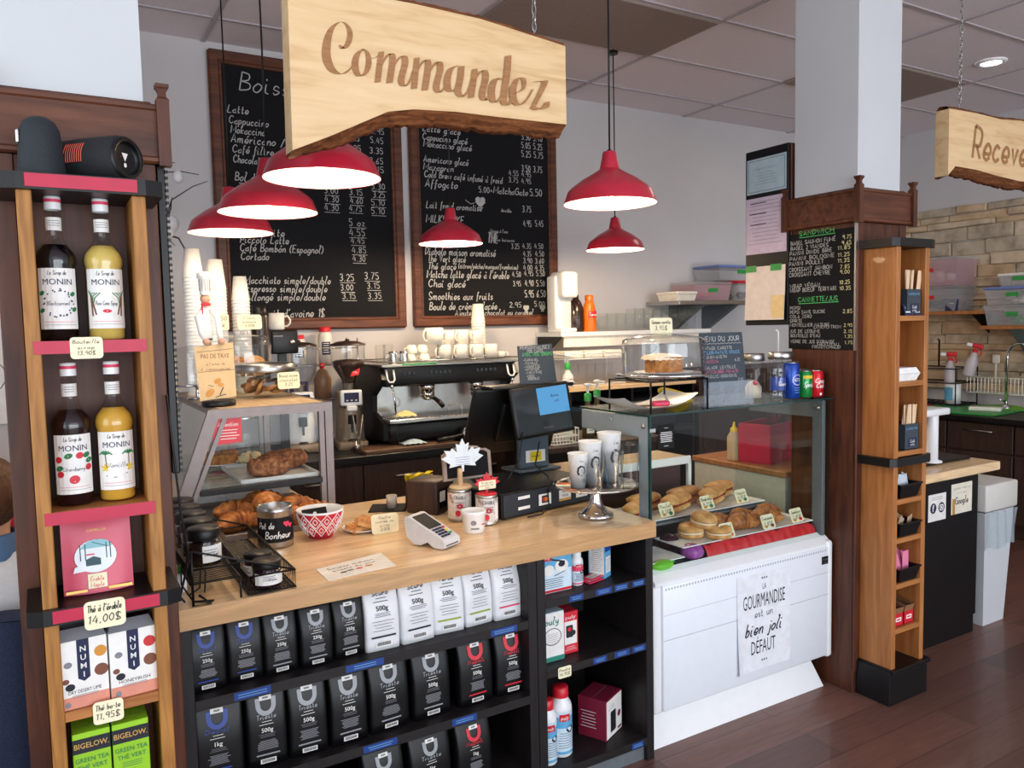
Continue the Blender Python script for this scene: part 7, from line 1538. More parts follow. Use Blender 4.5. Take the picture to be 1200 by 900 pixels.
for sx in (-1, 1):
    b = MB(); b.push(T(sx * W, 0, 0) @ RZ(90) @ RX(90)); b.prism([(-.0, .05), (.5, .02), (.52, .3), (.5, .48), (.05, .48), (.0, .4), (.16, .3), (.17, .2), (-.0, .15)], -.03 if sx > 0 else 0, 0 if sx > 0 else .03); b.pop(); ob('side_wing', b, M['black'], t)
    b = MB(); x = sx * (W - .055); b.tube([(x - .022, .018, .455), (x - .022, .0, .4), (x - .012, -.004, .385), (x + .012, -.004, .385), (x + .022, 0, .4), (x + .022, .018, .455)], .006, 8); ob('steam_lever', b, M['white'], t)
    b = MB(); b.tube([(x, .03, .37), (x, -.01, .36), (x + .005, -.03, .3), (x + .01, -.035, .19)], .006, 8); b.ball(x, -.01, .36, .012); ob('steam_wand', b, M['chrome'], t)
for x in (-.14, .19):
    b = MB(); b.lathe([(0, .36), (.045, .358), (.047, .34), (.042, .31), (.036, .3), (0, .3)], x, .08, 24); b.lathe([(.042, .305), (.044, .3), (.04, .275), (.02, .262), (0, .26)], x, .08, 24); ob('group_head', b, M['chrome'], t)
    b = MB(); b.tube([(x, .045, .285), (x + .01, 0, .275), (x + .02, -.05, .255), (x + .024, -.08, .235)], [.009, .012, .016, .014], 10); ob('portafilter_handle', b, M['black'], t)
for x, n in ((-.32, 3), (-.15, 5), (.16, 5)):
    for k in range(n):
        b = MB(); b.box(x + .03 * k, .012, .42, x + .03 * k + .018, .024, .438, .003); ob('button', b, M['grey'] if 'grey' in M else M['slate'], t)
b = MB(); b.push(T(-.3, .188, .25) @ FRONT); b.ribbon([(.028 * math.cos(R(a)), .028 * math.sin(R(a))) for a in range(-130, 140, 15)], .006); b.ribbon([(-.01, .012), (.008, 0), (-.01, -.012)], .005); b.pop(); ob('logo_badge', b, M['label'], t)
b = MB(); b.box(-.33, -.006, .478, -.11, .02, .4865, .001); ob('green_strip', b, M['green'], t)
for x in (-.05, .1, .25):
    b = MB(); b.tube([(x, -.02, .177), (x + .03, .05, .225), (x + .12, .05, .225), (x + .09, -.02, .177)], .003, 5); ob('cup_grid', b, M['steel'], t)
ET = BZ + .4867
def mug(label, x, y, z, r, h, rz, grp, flip=False):
    t = thing('mug', label, 'mug', (x, y, z), rz, grp); b = MB()
    pr = [(0, .001), (r * .85, .001), (r, .008), (r, h), (r - .004, h), (r - .005, .012), (0, .01)]
    if flip: pr = [(p, h - q) for p, q in pr]
    b.lathe(pr, n=26); ob('vessel', b, M['mugw'], t)
    b = MB(); b.tube([(r - .002, 0, h * .8), (r + .018, 0, h * .82), (r + .03, 0, h * .6), (r + .028, 0, h * .38), (r + .014, 0, h * .22), (r - .002, 0, h * .24)], .005, 8); ob('handle', b, M['mugw'], t)
M['mugw'] = plain('warm_white_porcelain', (236, 232, 222), .3)
g = 'mugs on the espresso machine'
mug('large white mug in the bottom row on the machine, under the biggest mug', .215, 2.2, ET, .044, .1, 200, g, True); mug('white mug second in the bottom row on the machine', .33, 2.2, ET, .045, .098, 210, g, True); mug('white mug third in the bottom row on the machine', .44, 2.2, ET, .046, .098, 215, g, True); mug('white mug at the right end of the bottom row, below the cup stack', .545, 2.2, ET, .044, .096, 190, g, True)
mug('biggest white mug, top left of the mugs on the machine', .16, 2.22, ET + .102, .06, .104, 200, g, True); mug('narrow white mug right of the biggest mug in the top row', .262, 2.22, ET + .102, .036, .085, 205, g, True); mug('white mug in the middle of the top row on the machine', .352, 2.22, ET + .1, .044, .088, 210, g, True); mug('wide white mug at the right of the top row, touching the cup stack', .45, 2.22, ET + .1, .047, .082, 220, g, True)
mug('small espresso cup lying apart at the right end of the machine', .618, 2.2, ET, .028, .045, 0, g, True)
def cupstack2(label, x, y, z, r, n, step, h):
    t = thing('cup_stack', label, 'cup stack', (x, y, z)); rt = r * .72
    for k in range(n):
        zz = step * k; b = MB(); b.lathe([(r + .002, zz), (r + .003, zz + .003), (r, zz + .006), (rt, zz + h), (0, zz + h)] if k == n - 1 else [(r + .002, zz), (r + .003, zz + .003), (r, zz + .006), (r - .002, zz + step + .003)], n=24); ob('cup', b, M['mugw'], t)
cupstack2('short stack of cream paper cups standing on the espresso machine', .535, 2.34, ET, .046, 13, .019, .125)
g = 'small cups heaped on the espresso machine'
for k, (x, y, z, rz, lb) in enumerate(((-.02, 2.18, 0, 200, 'small white cup at the left of the heap on the machine'), (.07, 2.17, 0, 160, 'small white cup at the right of the heap on the machine'), (.03, 2.27, 0, 180, 'small white cup at the back of the heap on the machine'), (-.0, 2.2, .054, 190, 'small white cup on top of the heap, left'), (.08, 2.22, .054, 170, 'small white cup on top of the heap, tilted to the right'))):
    t = thing('espresso_cup', lb, 'cup', (x, y, ET + z), rz, g); b = MB(); b.lathe([(.034, 0), (.036, .002), (.035, .02), (.026, .045), (.016, .05), (0, .05)], n=24); ob('vessel', b, M['mugw'], t); b = MB(); b.tube([(.034, 0, .012), (.048, 0, .014), (.05, 0, .03), (.03, 0, .034)], .0035, 6); ob('handle', b, M['mugw'], t)
for k, (x, lb) in enumerate(((-.145, 'left small steel milk pitcher on the espresso machine'), (-.075, 'right small steel milk pitcher on the espresso machine'))):
    t = thing('milk_pitcher', lb, 'pitcher', (x, 2.14, ET), 180, 'steel pitchers on the machine'); b = MB(); b.lathe([(0, .001), (.028, .001), (.03, .01), (.024, .05), (.026, .07), (.023, .07), (.02, .05), (.026, .012), (0, .008)], n=24); ob('vessel', b, M['chrome'], t); b = MB(); b.tube([(.025, 0, .06), (.044, 0, .056), (.044, 0, .025), (.029, 0, .018)], .003, 6); ob('handle', b, M['chrome'], t)
def tumbler(label, x, y, z, r, h, grp, m='glass'):
    b = MB(); b.lathe([(0, .004), (r * .84, .003), (r * .88, .0005), (r, h), (r - .003, h), (r * .82, .012), (0, .01)], n=24); t = thing('glass_tumbler', label, 'glass', (x, y, z), 0, grp); ob('vessel', b, M[m], t)
M['tumbler'] = thin_glass('tumbler_glass', (.985, .99, .985), .5, .05)
tumbler('tall glass at the left end on top of the espresso machine', -.2, 2.2, ET, .032, .11, 'glasses on the machine', 'tumbler'); tumbler('tall glass behind the steel pitchers on the machine', -.12, 2.28, ET, .032, .11, 'glasses on the machine', 'tumbler')
t = thing('portafilter', 'steel portafilter lying before the espresso machine', 'portafilter', (.18, 1.95, BZ + .0225), 12); b = MB(); b.tube([(-.16, 0, .02), (-.06, 0, .022), (0, 0, .03), (.03, 0, .035)], [.014, .015, .01, .008], 10); ob('handle', b, M['black'], t)
b = MB().push(T(.065, 0, .036) @ RX(70)); b.lathe([(.036, -.02), (.038, -.012), (.038, .016), (.033, .016), (.03, -.01), (0, -.014)], n=24); b.pop(); ob('basket', b, M['chrome'], t)
b = MB(); b.sheet(lambda u, v: (-.07 + .14 * u, -.045 + .09 * v, .004 + .022 * math.sin(math.pi * u) * math.sin(math.pi * v) + .006 * abs(math.sin(13 * u + 8 * v))), 18, 12); solo('cleaning_cloth', b, plain('pale_blue_cloth', (178, 200, 216), .9, bmp=.3), 'pale blue cloth crumpled on the board before the espresso machine', 'cloth', (-.1, 1.99, BZ + .0225))
b = MB(); b.sheet(lambda u, v: (-.07 + .14 * u, -.03 + .06 * v, .004 + .03 * math.sin(math.pi * u) * math.sin(math.pi * v) + .008 * abs(math.sin(11 * u + 9 * v))), 18, 10); solo('cleaning_cloth', b, plain('cream_cloth', (222, 212, 150), .9, bmp=.3), 'cream cloth on the left of the espresso machine drip tray', 'cloth', (-.13, 2.02, BZ + .177))

# ---- grinders
def grinder(label, x, y, z, bodym, beans, rz, hop):
    t = thing('coffee_grinder', label, 'coffee grinder', (x, y, z), rz); b = MB()
    b.box(-.085, -.12, 0, .085, .12, .05, .008, 2); ob('base', b, plain('tan_metal', (150, 128, 104), .4, .4) if 'tan_metal' not in MATS else MATS['tan_metal'], t)
    b = MB(); b.lathe([(.085, .05), (.08, .12), (.07, .24), (.066, .26)], 0, .02, 28); b.box(-.07, -.07, .24, .07, .1, .33, .012, 2); ob('motor_body', b, bodym, t)
    b = MB(); b.box(-.062, -.1, .255, .062, -.07, .345, .01, 2); b.box(-.03, -.12, .225, .03, -.08, .255, .006); ob('display_bezel', b, M['white'], t)
    b = MB(); b.box(-.042, -.103, .275, .042, -.098, .33); b.use(M['label'])
    for k in (-1, 0, 1): b.box(k * .025 - .006, -.1045, .283, k * .025 + .006, -.1035, .289)
    b.mats[0] = M['ink_blue']; ob('display', b, None, t)
    b = MB(); b.lathe([(.04, .0), (.03, .05), (.022, .06), (0, .06)], 0, -.085, 20); b.cyl(0, -.09, .15, .2, .024, n=16); b.box(-.006, -.1, .1, .006, -.08, .16); ob('chute', b, M['black'], t)
    b = MB(); b.lathe([(.034, .33), (.034, .37), (.04, .38)], 0, .0, 24); ob('collar', b, M['steel'], t)
    if hop == 'cone': pr = [(.038, .375), (.042, .4), (.09, .48), (.098, .51), (.1, .6)]
    else: pr = [(.035, .375), (.06, .4), (.09, .45), (.098, .5), (.1, .6)]
    b = MB(); b.lathe(pr, n=32); ob('hopper', b, M['plastic'], t)
    if beans: b = MB(); b.lathe([(.036, .376), (.04, .4), (.086, .48), (.092, .505), (.07, .515), (0, .52)], n=28); ob('coffee_beans', b, M['bean'], t)
    b = MB(); b.lathe([(.104, .598), (.104, .606), (.06, .622), (.012, .626), (.012, .636), (0, .637)], n=32); ob('lid', b, plain('dark_brown_plastic', (50, 34, 28), .35) if 'dark_brown_plastic' not in MATS else MATS['dark_brown_plastic'], t)
    b = MB().use(M['red']).push(T(.03, -.072, .44) @ RX(-25) @ FRONT); b.poly([(-.03, -.02), (.02, -.01), (.03, .03), (-.015, .02)], -.0); b.use(M['label']); b.hand('Mo', 0, .0, .014, None, .0006, .14, 'C', .3); b.pop()
    if beans: ob('red_tag', b, None, t)
grinder('coffee grinder full of dark beans left of the espresso machine', -.385, 2.24, BZ, plain('tan_grey_metal', (140, 124, 106), .35, .5), True, -12, 'cone')
grinder('white coffee grinder with an empty clear hopper behind the pastry case', -.655, 2.3, BZ - .0 + .0, M['white'], False, -10, 'round')
g = 'clear glasses by the grinder'
for k, (x, y, m, lb) in enumerate(((-.5, 2.0, 'tumbler', 'clear glass nearest the pastry case on the back counter'), (-.43, 1.98, 'tumbler', 'clear glass holding stirring spoons left of the grinder'), (-.205, 2.02, 'tumbler', 'dark clear glass right of the grinder on the back counter'))):
    tumbler(lb, x, y, BZ + (.0225 if x > -.42 else .0005), .036, .15, g, m)
for k, (a, lb) in enumerate(((-8, 'left long steel spoon in the glass by the grinder'), (8, 'right long steel spoon in the glass by the grinder'))):
    b = MB().push(RY(a)); b.tube([(0, 0, .0), (0, 0, .2)], .003, 6); b.ball(0, 0, .02, .01, .004, .016); b.pop(); solo('long_spoon', b, M['steel'], lb, 'spoon', (-.43, 1.98, BZ + .018), 0, 'spoons by the grinder')
# wire wall rack with bottles
t = thing('wall_rack', 'chrome two-tier wire rack on the back wall left of the grinder', 'rack', (-.55, 2.55, 1.2)); b = MB()
for z in (.03, .24, .34):
    for y in (-.1, .1): b.tube([(-.25, y, z), (.3, y, z)], .003, 6)
for z in (.03, .24):
    for k in range(12): b.tube([(-.25 + .05 * k, -.1, z), (-.25 + .05 * k, .1, z)], .002, 5)
for x in (-.25, .3):
    for y in (-.1, .1): b.tube([(x, y, -.2395), (x, y, .4)], .004, 6)
ob('frame', b, M['chrome'], t)
def milkb(label, x, y, z, r, h):
    t = thing('sauce_bottle', label, 'bottle', (x, y, z), 0, 'white bottles with red caps'); b = MB(); b.lathe([(0, .001), (r, .001), (r, h * .75), (r * .8, h * .85), (r * .7, h * .88), (0, h * .88)], n=24); ob('body', b, M['mugw'], t); b = MB(); b.lathe([(r * .82, h * .87), (r * .85, h * .9), (r * .8, h), (0, h)], n=24); ob('cap', b, M['red'], t)
    b = MB(); b.warp = wrap(r + .0005); b.use(M['ink_blue']); b.rect(-r * .8, h * .25, r * .5, h * .6, 0); b.use(M['label']); lines(b, -r * .7, h * .55, r, 5, h * .06, .004); ob('label', b, None, t)
milkb('white bottle with red cap on the wall rack, taller one', -.42, 2.55, 1.444, .042, .225); milkb('white bottle with red cap behind the empty grinder hopper', -.585, 2.55, 1.444, .044, .18)
t = thing('sauce_bottle', 'brown caramel bottle with red tip on the lower wall rack', 'bottle', (-.46, 2.5, 1.2345)); b = MB(); b.lathe([(0, 0), (.05, 0), (.052, .12), (.03, .17), (.012, .185), (0, .185)], n=20); ob('body', b, milky('amber_plastic', (150, 110, 80), .8), t); b = MB(); b.ball(0, 0, .2, .018); ob('tip', b, M['red'], t)
b = MB(); b.box(-.05, -.03, 0, .05, .03, .11, .003); solo('purple_box', b, plain('violet_card', (84, 54, 110), .6), 'purple box on the lower wall rack beside the caramel bottle', 'box', (-.6, 2.52, 1.2345))
t = thing('dispenser', 'small black dispenser box with a silver dial, mug on top', 'device', (-.81, 2.05, 1.53)); 
b = MB(); b.box(-.07, -.06, 0, .07, .06, .125, .008, 2); b.box(-.02, 0, -.569, .02, .04, 0.002); b.box(-.06, -.05, -.5695, .06, .06, -.55, .004); ob('housing', b, M['black'], t)
b = MB().push(T(.035, -.061, .06) @ RX(90)); b.lathe([(.014, 0), (.014, .008), (0, .009)], n=16); b.pop(); ob('dial', b, M['steel'], t)
b = MB(); b.push(T(-.03, -.0605, .09) @ FRONT); b.rect(-.03, 0, .02, .008); b.pop(); ob('badge', b, M['ink_grey'], t)
mug('single white mug standing on the black dispenser box', -.835, 2.05, 1.6555, .04, .09, -20, 'mugs by the dispenser')
t = thing('thermos', 'tall dark brown cylinder flask behind the yellow price card', 'flask', (-.965, 1.87, CZ)); b = MB(); b.lathe([(0, .0005), (.04, .0005), (.042, .01), (.042, .36), (.038, .38), (0, .385)], n=26); ob('body', b, plain('brown_black_metal', (40, 30, 26), .3), t); b = MB(); b.lathe([(.036, .38), (.036, .42), (0, .424)], n=20); ob('cap', b, M['black'], t)

# ---- white wall shelf with soda maker
t = thing('wall_shelf', 'white wall shelf with soda maker and rows of glasses', 'shelf', (1.72, 2.5, 1.57)); b = MB(); b.box(-.54, -.17, 0, .88, .155, .03, .002); ob('board', b, M['white'], t)
b = MB(); b.box(-.5, -.15, -.075, .86, -.135, .0, .002); ob('front_rail', b, M['mugw'], t)
for x in (-.52, .5):
    b = MB().push(T(x, 0, 0) @ RZ(90) @ RX(90)); b.prism([(-.15, 0), (.155, 0), (.155, -.2)], -.006, .006); b.pop(); ob('bracket', b, M['black'], t)
SZ = 1.6005
t = thing('soda_maker', 'white soda maker at the left end of the white wall shelf', 'soda maker', (1.28, 2.42, SZ)); b = MB(); b.box(-.075, -.06, 0, .06, .12, .03, .01, 2); b.box(-.08, .0, .02, .06, .12, .4, .02, 3); ob('column', b, M['white'], t); b = MB(); b.box(-.065, -.08, .24, .065, .1, .425, .025, 3); ob('head', b, M['white'], t)
b = MB(); b.lathe([(0, .035), (.034, .035), (.036, .16), (.015, .22), (.014, .24), (0, .24)], 0, -.035, 20); ob('carafe', b, M['tumbler'], t)
t = thing('syrup_jug', 'dark brown bottle between the soda maker and orange bottle', 'bottle', (1.4, 2.46, SZ)); b = MB(); b.lathe([(0, 0), (.055, 0), (.06, .02), (.06, .15), (.04, .21), (.02, .24), (0, .245)], n=24); ob('body', b, plain('brown_bottle', (44, 26, 20), .2), t); b = MB(); b.lathe([(.022, .24), (.022, .265), (0, .266)], n=16); ob('cap', b, M['black'], t)
M['orange_b'] = plain('orange_bottle', (224, 110, 24), .3)
t = thing('sauce_bottle', 'bright orange caramel sauce bottle on the white wall shelf', 'bottle', (1.49, 2.42, SZ)); b = MB(); b.lathe([(0, .001), (.05, .001), (.052, .01), (.048, .1), (.052, .13), (.036, .2), (.028, .22), (0, .222)], n=26); ob('body', b, M['orange_b'], t); b = MB(); b.lathe([(.03, .218), (.031, .255), (.026, .262), (0, .263)], n=22); ob('cap', b, M['orange_b'], t)
b = MB(); b.warp = wrap(.0525); b.use(M['red']); b.rect(-.04, .1, .06, .145, 0); b.use(M['label']); b.hand('Torani', 0, .112, .022, .075, .0008, .14, 'C', .25); ob('label', b, None, t)
n_ = 0
for j in range(2):
    for k in range(11):
        x = 1.6 + .088 * k; y = 2.42 + .1 * j; h = .13 + .035 * (k > 3) + .03 * (k > 8) - .02 * (k == 0)
        if n_ == 0:
            g0 = thing('glass_tumbler', 'clear tumbler in the rows on the white wall shelf', 'glass', (x, y, SZ), 0, 'tumblers on the white wall shelf')
            b = MB(); r = .037; b.lathe([(0, .004), (r * .86, .003), (r * .9, .0005), (r, .15), (r - .003, .15), (r * .82, .014), (0, .012)], n=20); ob('vessel', b, M['tumbler'], g0); g0.scale = (1, 1, h / .15)
        else:
            o_ = dup(g0, (x, y, SZ)); o_.scale = (1, 1, h / .15)
        n_ += 1

# ---- lower wooden shelf, dish rack and pump bottles
t = thing('wood_bench', 'wooden ledge over black cupboards behind the glass case', 'bench', (1.62, 2.4, 0)); b = MB(); b.box(-.52, -.28, 1.2, .62, .25, 1.232, .003); ob('top', b, M['maple'], t)
b = MB()
for x in (-.51, .02, .6): b.box(x, -.26, 0, x + .02, .25, 1.2)
b.box(-.51, .23, 0, .61, .25, 1.2); b.box(-.5, -.26, .86, .6, .24, .9); ob('cupboard', b, M['black'], t)
b = MB(); b.box(-.46, -.22, .901, -.2, .1, 1.1, .02, 2); b.box(.06, -.2, .901, .5, .15, 1.12, .02, 2); ob('appliance', b, M['black_matt'], t)
t = thing('dish_rack', 'white wire dish rack with upturned cups behind the glass case', 'dish rack', (1.38, 2.3, 1.2325)); b = MB()
for z in (.0, .18, .215):
    b.tube([(-.26, -.1, z + .004), (.26, -.1, z + .004), (.26, .12, z + .004), (-.26, .12, z + .004)], .004, 6, True)
for x in (-.26, .26):
    for y in (-.1, .12): b.tube([(x, y, .004), (x, y, .22)], .004, 6)
for k in range(26): b.tube([(-.26 + .0208 * k, -.1, .184), (-.26 + .0208 * k, -.1, .219)], .002, 4)
for k in range(12): b.tube([(-.26 + .047 * k, -.1, .184), (-.26 + .047 * k, .12, .184)], .002, 4)
ob('wire_frame', b, M['white'], t)
for k in range(3):
    b = MB(); b.box(-.075, -.09, .186, .075, .09, .235, .006)
    o_ = solo('plastic_basket', b, M['mugw'], ('left', 'middle', 'right')[k] + ' white plastic basket on top of the dish rack', 'basket', (1.21 + .17 * k, 2.31, 1.235), 0, 'baskets on the dish rack')
for k in range(6):
    tumbler('clear glass upside down inside the white dish rack', 1.17 + .075 * k, 2.28, 1.24, .034, .14, 'glasses in the dish rack', 'tumbler')
t = thing('plate_stack', 'stack of cream plates beside the dish rack', 'plates', (1.62, 2.2, 1.2325)); b = MB()
for k in range(4): b.lathe([(0, .008 * k), (.06, .008 * k), (.1, .008 * k + .008), (.1, .008 * k + .011), (0, .008 * k + .007)], n=28)
ob('plate', b, M['mugw'], t); t.location = (1.74, 2.22, 1.2325)
def pump(label, x, y, z, liquid, tall):
    t = thing('pump_bottle', label, 'bottle', (x, y, z), 0, 'syrup pump bottles'); b = MB(); b.lathe([(0, .001), (.034, .001), (.036, .006), (.036, tall * .6), (.016, tall * .8), (.015, tall)], n=22); ob('glass_body', b, liquid, t)
    b = MB(); b.lathe([(.02, tall - .01), (.021, tall + .03), (.012, tall + .035), (0, tall + .035)], n=18); ob('collar', b, M['green'], t); b = MB(); b.lathe([(.007, tall + .03), (.007, tall + .07), (.022, tall + .078), (.02, tall + .09), (0, tall + .092)], n=16); b.tube([(0, 0, tall + .08), (.03, -.03, tall + .08), (.035, -.036, tall + .068)], .005, 6); ob('pump', b, M['white'], t)
    b = MB(); b.warp = wrap(.0366); b.use(M['label']); b.rect(-.03, .03, .03, tall * .5, 0); b.use(M['ink']); lines(b, -.02, tall * .4, .04, 4, .014, .003); ob('label', b, None, t)
M['amberg'] = plain('amber_glass', (70, 56, 24), .15)
pump('syrup pump bottle with green collar on the ledge left of the dish rack', 1.12, 2.17, 1.2325, M['label'], .13); 
t = thing('low_bench', 'low black bench behind the counter carrying syrup pumps', 'bench', (.62, 1.35, 0)); b = MB(); b.box(-.3, -.15, .98, .5, .35, 1.01, .003); ob('top', b, M['espresso_wood'], t); b = MB(); b.box(-.28, -.12, 0, .48, .34, .98); b.box(-.3, -.16, .5, .5, -.12, .52); ob('cupboard', b, M['black'], t)
pump('amber syrup pump bottle with green collar standing behind the glass case', .72, 1.4, 1.0105, M['amberg'], .22); pump('syrup pump bottle with green collar right of the amber one', .83, 1.46, 1.0105, M['amberg'], .23); pump('pale syrup pump bottle behind the grey slate card', .64, 1.5, 1.0105, M['label'], .24)
t = thing('wire_basket', 'small white plastic basket between the till and the glass case', 'basket', (.48, 1.32, 1.0105)); b = MB()
for z in (.0, .04, .08): b.tube([(-.08, -.05, z + .003), (.08, -.05, z + .003), (.08, .05, z + .003), (-.08, .05, z + .003)], .004, 6, True)
for k in range(9): b.tube([(-.08 + .02 * k, -.05, .003), (-.08 + .02 * k, -.05, .083)], .003, 4); b.tube([(-.08 + .02 * k, .05, .003), (-.08 + .02 * k, .05, .083)], .003, 4)
ob('mesh_body', b, M['mugw'], t)

# ---- second wall shelf with storage bins
t = thing('wall_shelf', 'grey bracketed wall shelf with pink and clear storage boxes', 'shelf', (2.72, 2.47, 1.785)); b = MB(); b.box(-.5, -.2, 0, .5, .185, .03, .003); ob('board', b, M['steel'], t)
for x in (-.24, .12):
    b = MB().push(T(x, 0, 0) @ RZ(90) @ RX(90)); b.prism([(-.19, 0), (.185, 0), (.185, -.22)], -.02, .02); b.pop(); ob('bracket', b, M['greymetal'], t)
M['clearbin'] = milky('clear_bin_plastic', (206, 208, 212), .35, .2); M['pinkbin'] = milky('pinkish_bin_plastic', (206, 170, 178), .55, .2)
def storage(label, loc, w, d, h, body, lid, tape, rz=0, grp=None, filler=None):
    t = thing('storage_box', label, 'storage box', loc, rz, grp); b = MB(); k = .9
    vs = [(-w * k / 2, -d * k / 2, .001), (w * k / 2, -d * k / 2, .001), (w * k / 2, d * k / 2, .001), (-w * k / 2, d * k / 2, .001), (-w / 2, -d / 2, h), (w / 2, -d / 2, h), (w / 2, d / 2, h), (-w / 2, d / 2, h)]
    b.add(vs, [[3, 2, 1, 0], [0, 1, 5, 4], [1, 2, 6, 5], [2, 3, 7, 6], [3, 0, 4, 7]]); ob('tub', b, body, t)
    b = MB(); b.box(-w / 2 - .008, -d / 2 - .008, h, w / 2 + .008, d / 2 + .008, h + .022, .006); ob('lid', b, lid, t)
    if filler:
        b = MB(); rs = random.Random(int(w * 977)); 
        for _ in range(7): b.ball(rs.uniform(-w * .3, w * .3), rs.uniform(-d * .3, d * .3), h * rs.uniform(.2, .55), w * .1, d * .12, h * .16, 8, 6)
        ob('contents', b, filler, t)
    if tape:
        b = MB(); b.box(-.045, -d / 2 - .004, h * .55, .045, -d / 2 + .006, h * .55 + .03); ob('tape_label', b, tape, t)
    return t
SH = 1.8155
storage('low cream tray box at the left of the grey wall shelf', (2.33, 2.42, SH), .2, .22, .05, M['mugw'], M['mugw'], None)
storage('clear storage box holding pink things on the grey wall shelf', (2.665, 2.5, SH), .4, .26, .13, M['pinkbin'], M['clearbin'], M['green'], filler=M['acc_pink']); storage('smaller clear box with red clips at the right of the grey wall shelf', (3.05, 2.45, SH), .3, .26, .14, M['clearbin'], M['red'], M['green'], filler=M['slate']); storage('long clear box with blue lid, topmost on the grey wall shelf', (2.95, 2.48, SH + .163), .5, .28, .1, M['clearbin'], plain('blue_lid', (110, 130, 190), .5), M['green'])

# ================================================================= KITCHEN CORNER ON THE RIGHT
t = thing('kitchen_cabinet', 'dark wood kitchen cabinet with steel bar handles along the stone wall', 'cabinet', (0, 0, 0)); b = MB(); b.box(4.16, -1.2, .1, 4.965, 2.4, .86); b.box(4.2, -1.2, 0, 4.96, 2.4, .1); ob('body', b, M['espresso_wood'], t)
b = MB(); b.box(4.08, -1.22, .86, 4.965, 2.42, .9, .004); ob('worktop', b, M['black'], t)
for k in range(7):
    y = -1.15 + .5 * k; b = MB(); b.box(4.14, y, .12, 4.16, y + .485, .62, .003); b.box(4.14, y, .635, 4.16, y + .485, .845, .003); d = ob('door', b, M['espresso_wood'], t)
    b = MB(); b.tube([(4.14, y + .14, .79), (4.115, y + .14, .79), (4.115, y + .34, .79), (4.14, y + .34, .79)], .006, 6); ob('handle', b, M['steel'], d)
b = MB(); b.box(-.22, -.33, 0, .22, .33, .012, .004); solo('cutting_board', b, M['green'], 'green cutting board on the kitchen counter by the stone wall', 'cutting board', (4.36, 1.35, .9005), 4)
b = MB(); b.box(-.2, -.3, 0, .2, .3, .012, .004); solo('cutting_board', b, M['red'], 'red cutting board on the kitchen counter', 'cutting board', (4.45, 2.03, .9005), 0)
b = MB(); b.sheet(lambda u, v: (-.1 + .2 * u, -.25 + .5 * v, .006 + .02 * math.sin(3 * v) ** 2 * u), 4, 10); b.sheet(lambda u, v: (.1 - .2 * u, -.25 + .5 * v, .004 + .02 * math.sin(3 * v) ** 2 * (1 - u)), 4, 10); solo('cutting_mat', b, M['lime'], 'lime green flexible mat at the back of the kitchen counter', 'cutting mat', (4.74, 1.25, .9005))
b = MB(); b.box(-.05, -.11, 0, .05, .11, .03, .006, 2); solo('wet_wipes', b, M['mugw'], 'cream packet lying on the green cutting board', 'packet', (4.42, 1.2, .913), 20)
t = thing('wire_basket', 'black wire rack of bottles on the kitchen counter by the stone wall', 'rack', (4.72, 1.72, .9005)); b = MB()
for z in (.02, .2, .32): b.tube([(-.16, -.2, z), (.16, -.2, z), (.16, .26, z), (-.16, .26, z)], .006, 6, True)
for x, y in ((-.16, -.2), (.16, -.2), (.16, .26), (-.16, .26)): b.tube([(x, y, 0), (x, y, .33)], .006, 6)
for k in range(9): b.tube([(-.16, -.2 + .057 * k, .02), (.16, -.2 + .057 * k, .02)], .004, 5)
b.tube([(.1, .1, .32), (.1, .1, .55), (.05, .08, .56)], .008, 6); ob('frame', b, M['black'], t)
def spray(label, x, y, z, ry):
    t = thing('spray_bottle', label, 'spray bottle', (x, y, z), 200, 'spray bottles'); m = RX(ry); b = MB().push(m); b.lathe([(0, .001), (.042, .001), (.045, .01), (.045, .12), (.02, .19), (.016, .21), (0, .21)], n=22); b.pop(); ob('body', b, milky('milky_bottle', (214, 206, 210), .75), t)
    b = MB().push(m); b.lathe([(.02, .2), (.02, .225), (0, .226)], n=16); b.box(-.016, -.03, .235, .016, .05, .275, .008, 2); b.tube([(0, .03, .24), (0, .05, .2), (0, .04, .18)], .006, 6); ob('trigger', b, M['red'], t); b = MB().push(m); b.box(-.012, -.075, .24, .012, -.03, .268, .006); ob('nozzle', b, M['white'], t)
spray('spray bottle with red trigger leaning above the white wire rack', 4.7, 1.5, 1.16, -14); spray('shorter spray bottle with red trigger in the black wire rack', 4.72, 1.66, 1.08, 0)
b = MB(); b.lathe([(0, 0), (.06, 0), (.075, .24), (.07, .24), (.056, .01), (0, .01)], n=22); solo('plastic_tub', b, milky('grey_tub', (200, 198, 200), .7), 'pale grey tub left of the black wire rack', 'tub', (4.6, 2.06, .913))
t = thing('cleaner_tub', 'white and blue tub in the black wire rack', 'tub', (4.66, 1.6, .925)); b = MB(); b.lathe([(0, 0), (.06, 0), (.062, .17), (0, .17)], n=22); ob('body', b, M['white'], t); b = MB(); b.warp = wrap(.0626); b.rect(-.2, .03, .0, .14, 0); ob('label', b, M['puly_blue'], t); t.rotation_euler = (0, 0, R(-60))
t = thing('dish_rack', 'white wire dish rack hung on the wall over the kitchen sink', 'dish rack', (4.83, 1.1, 1.02)); b = MB()
for z in (.0, .13): b.tube([(-.1, -.42, z), (.12, -.42, z), (.12, .42, z), (-.1, .42, z)], .005, 6, True)
for k in range(30): y = -.42 + .029 * k; b.tube([(-.1, y, .13), (-.1, y, 0), (.12, y, 0)], .003, 4)
ob('wire_frame', b, M['mugw'], t)
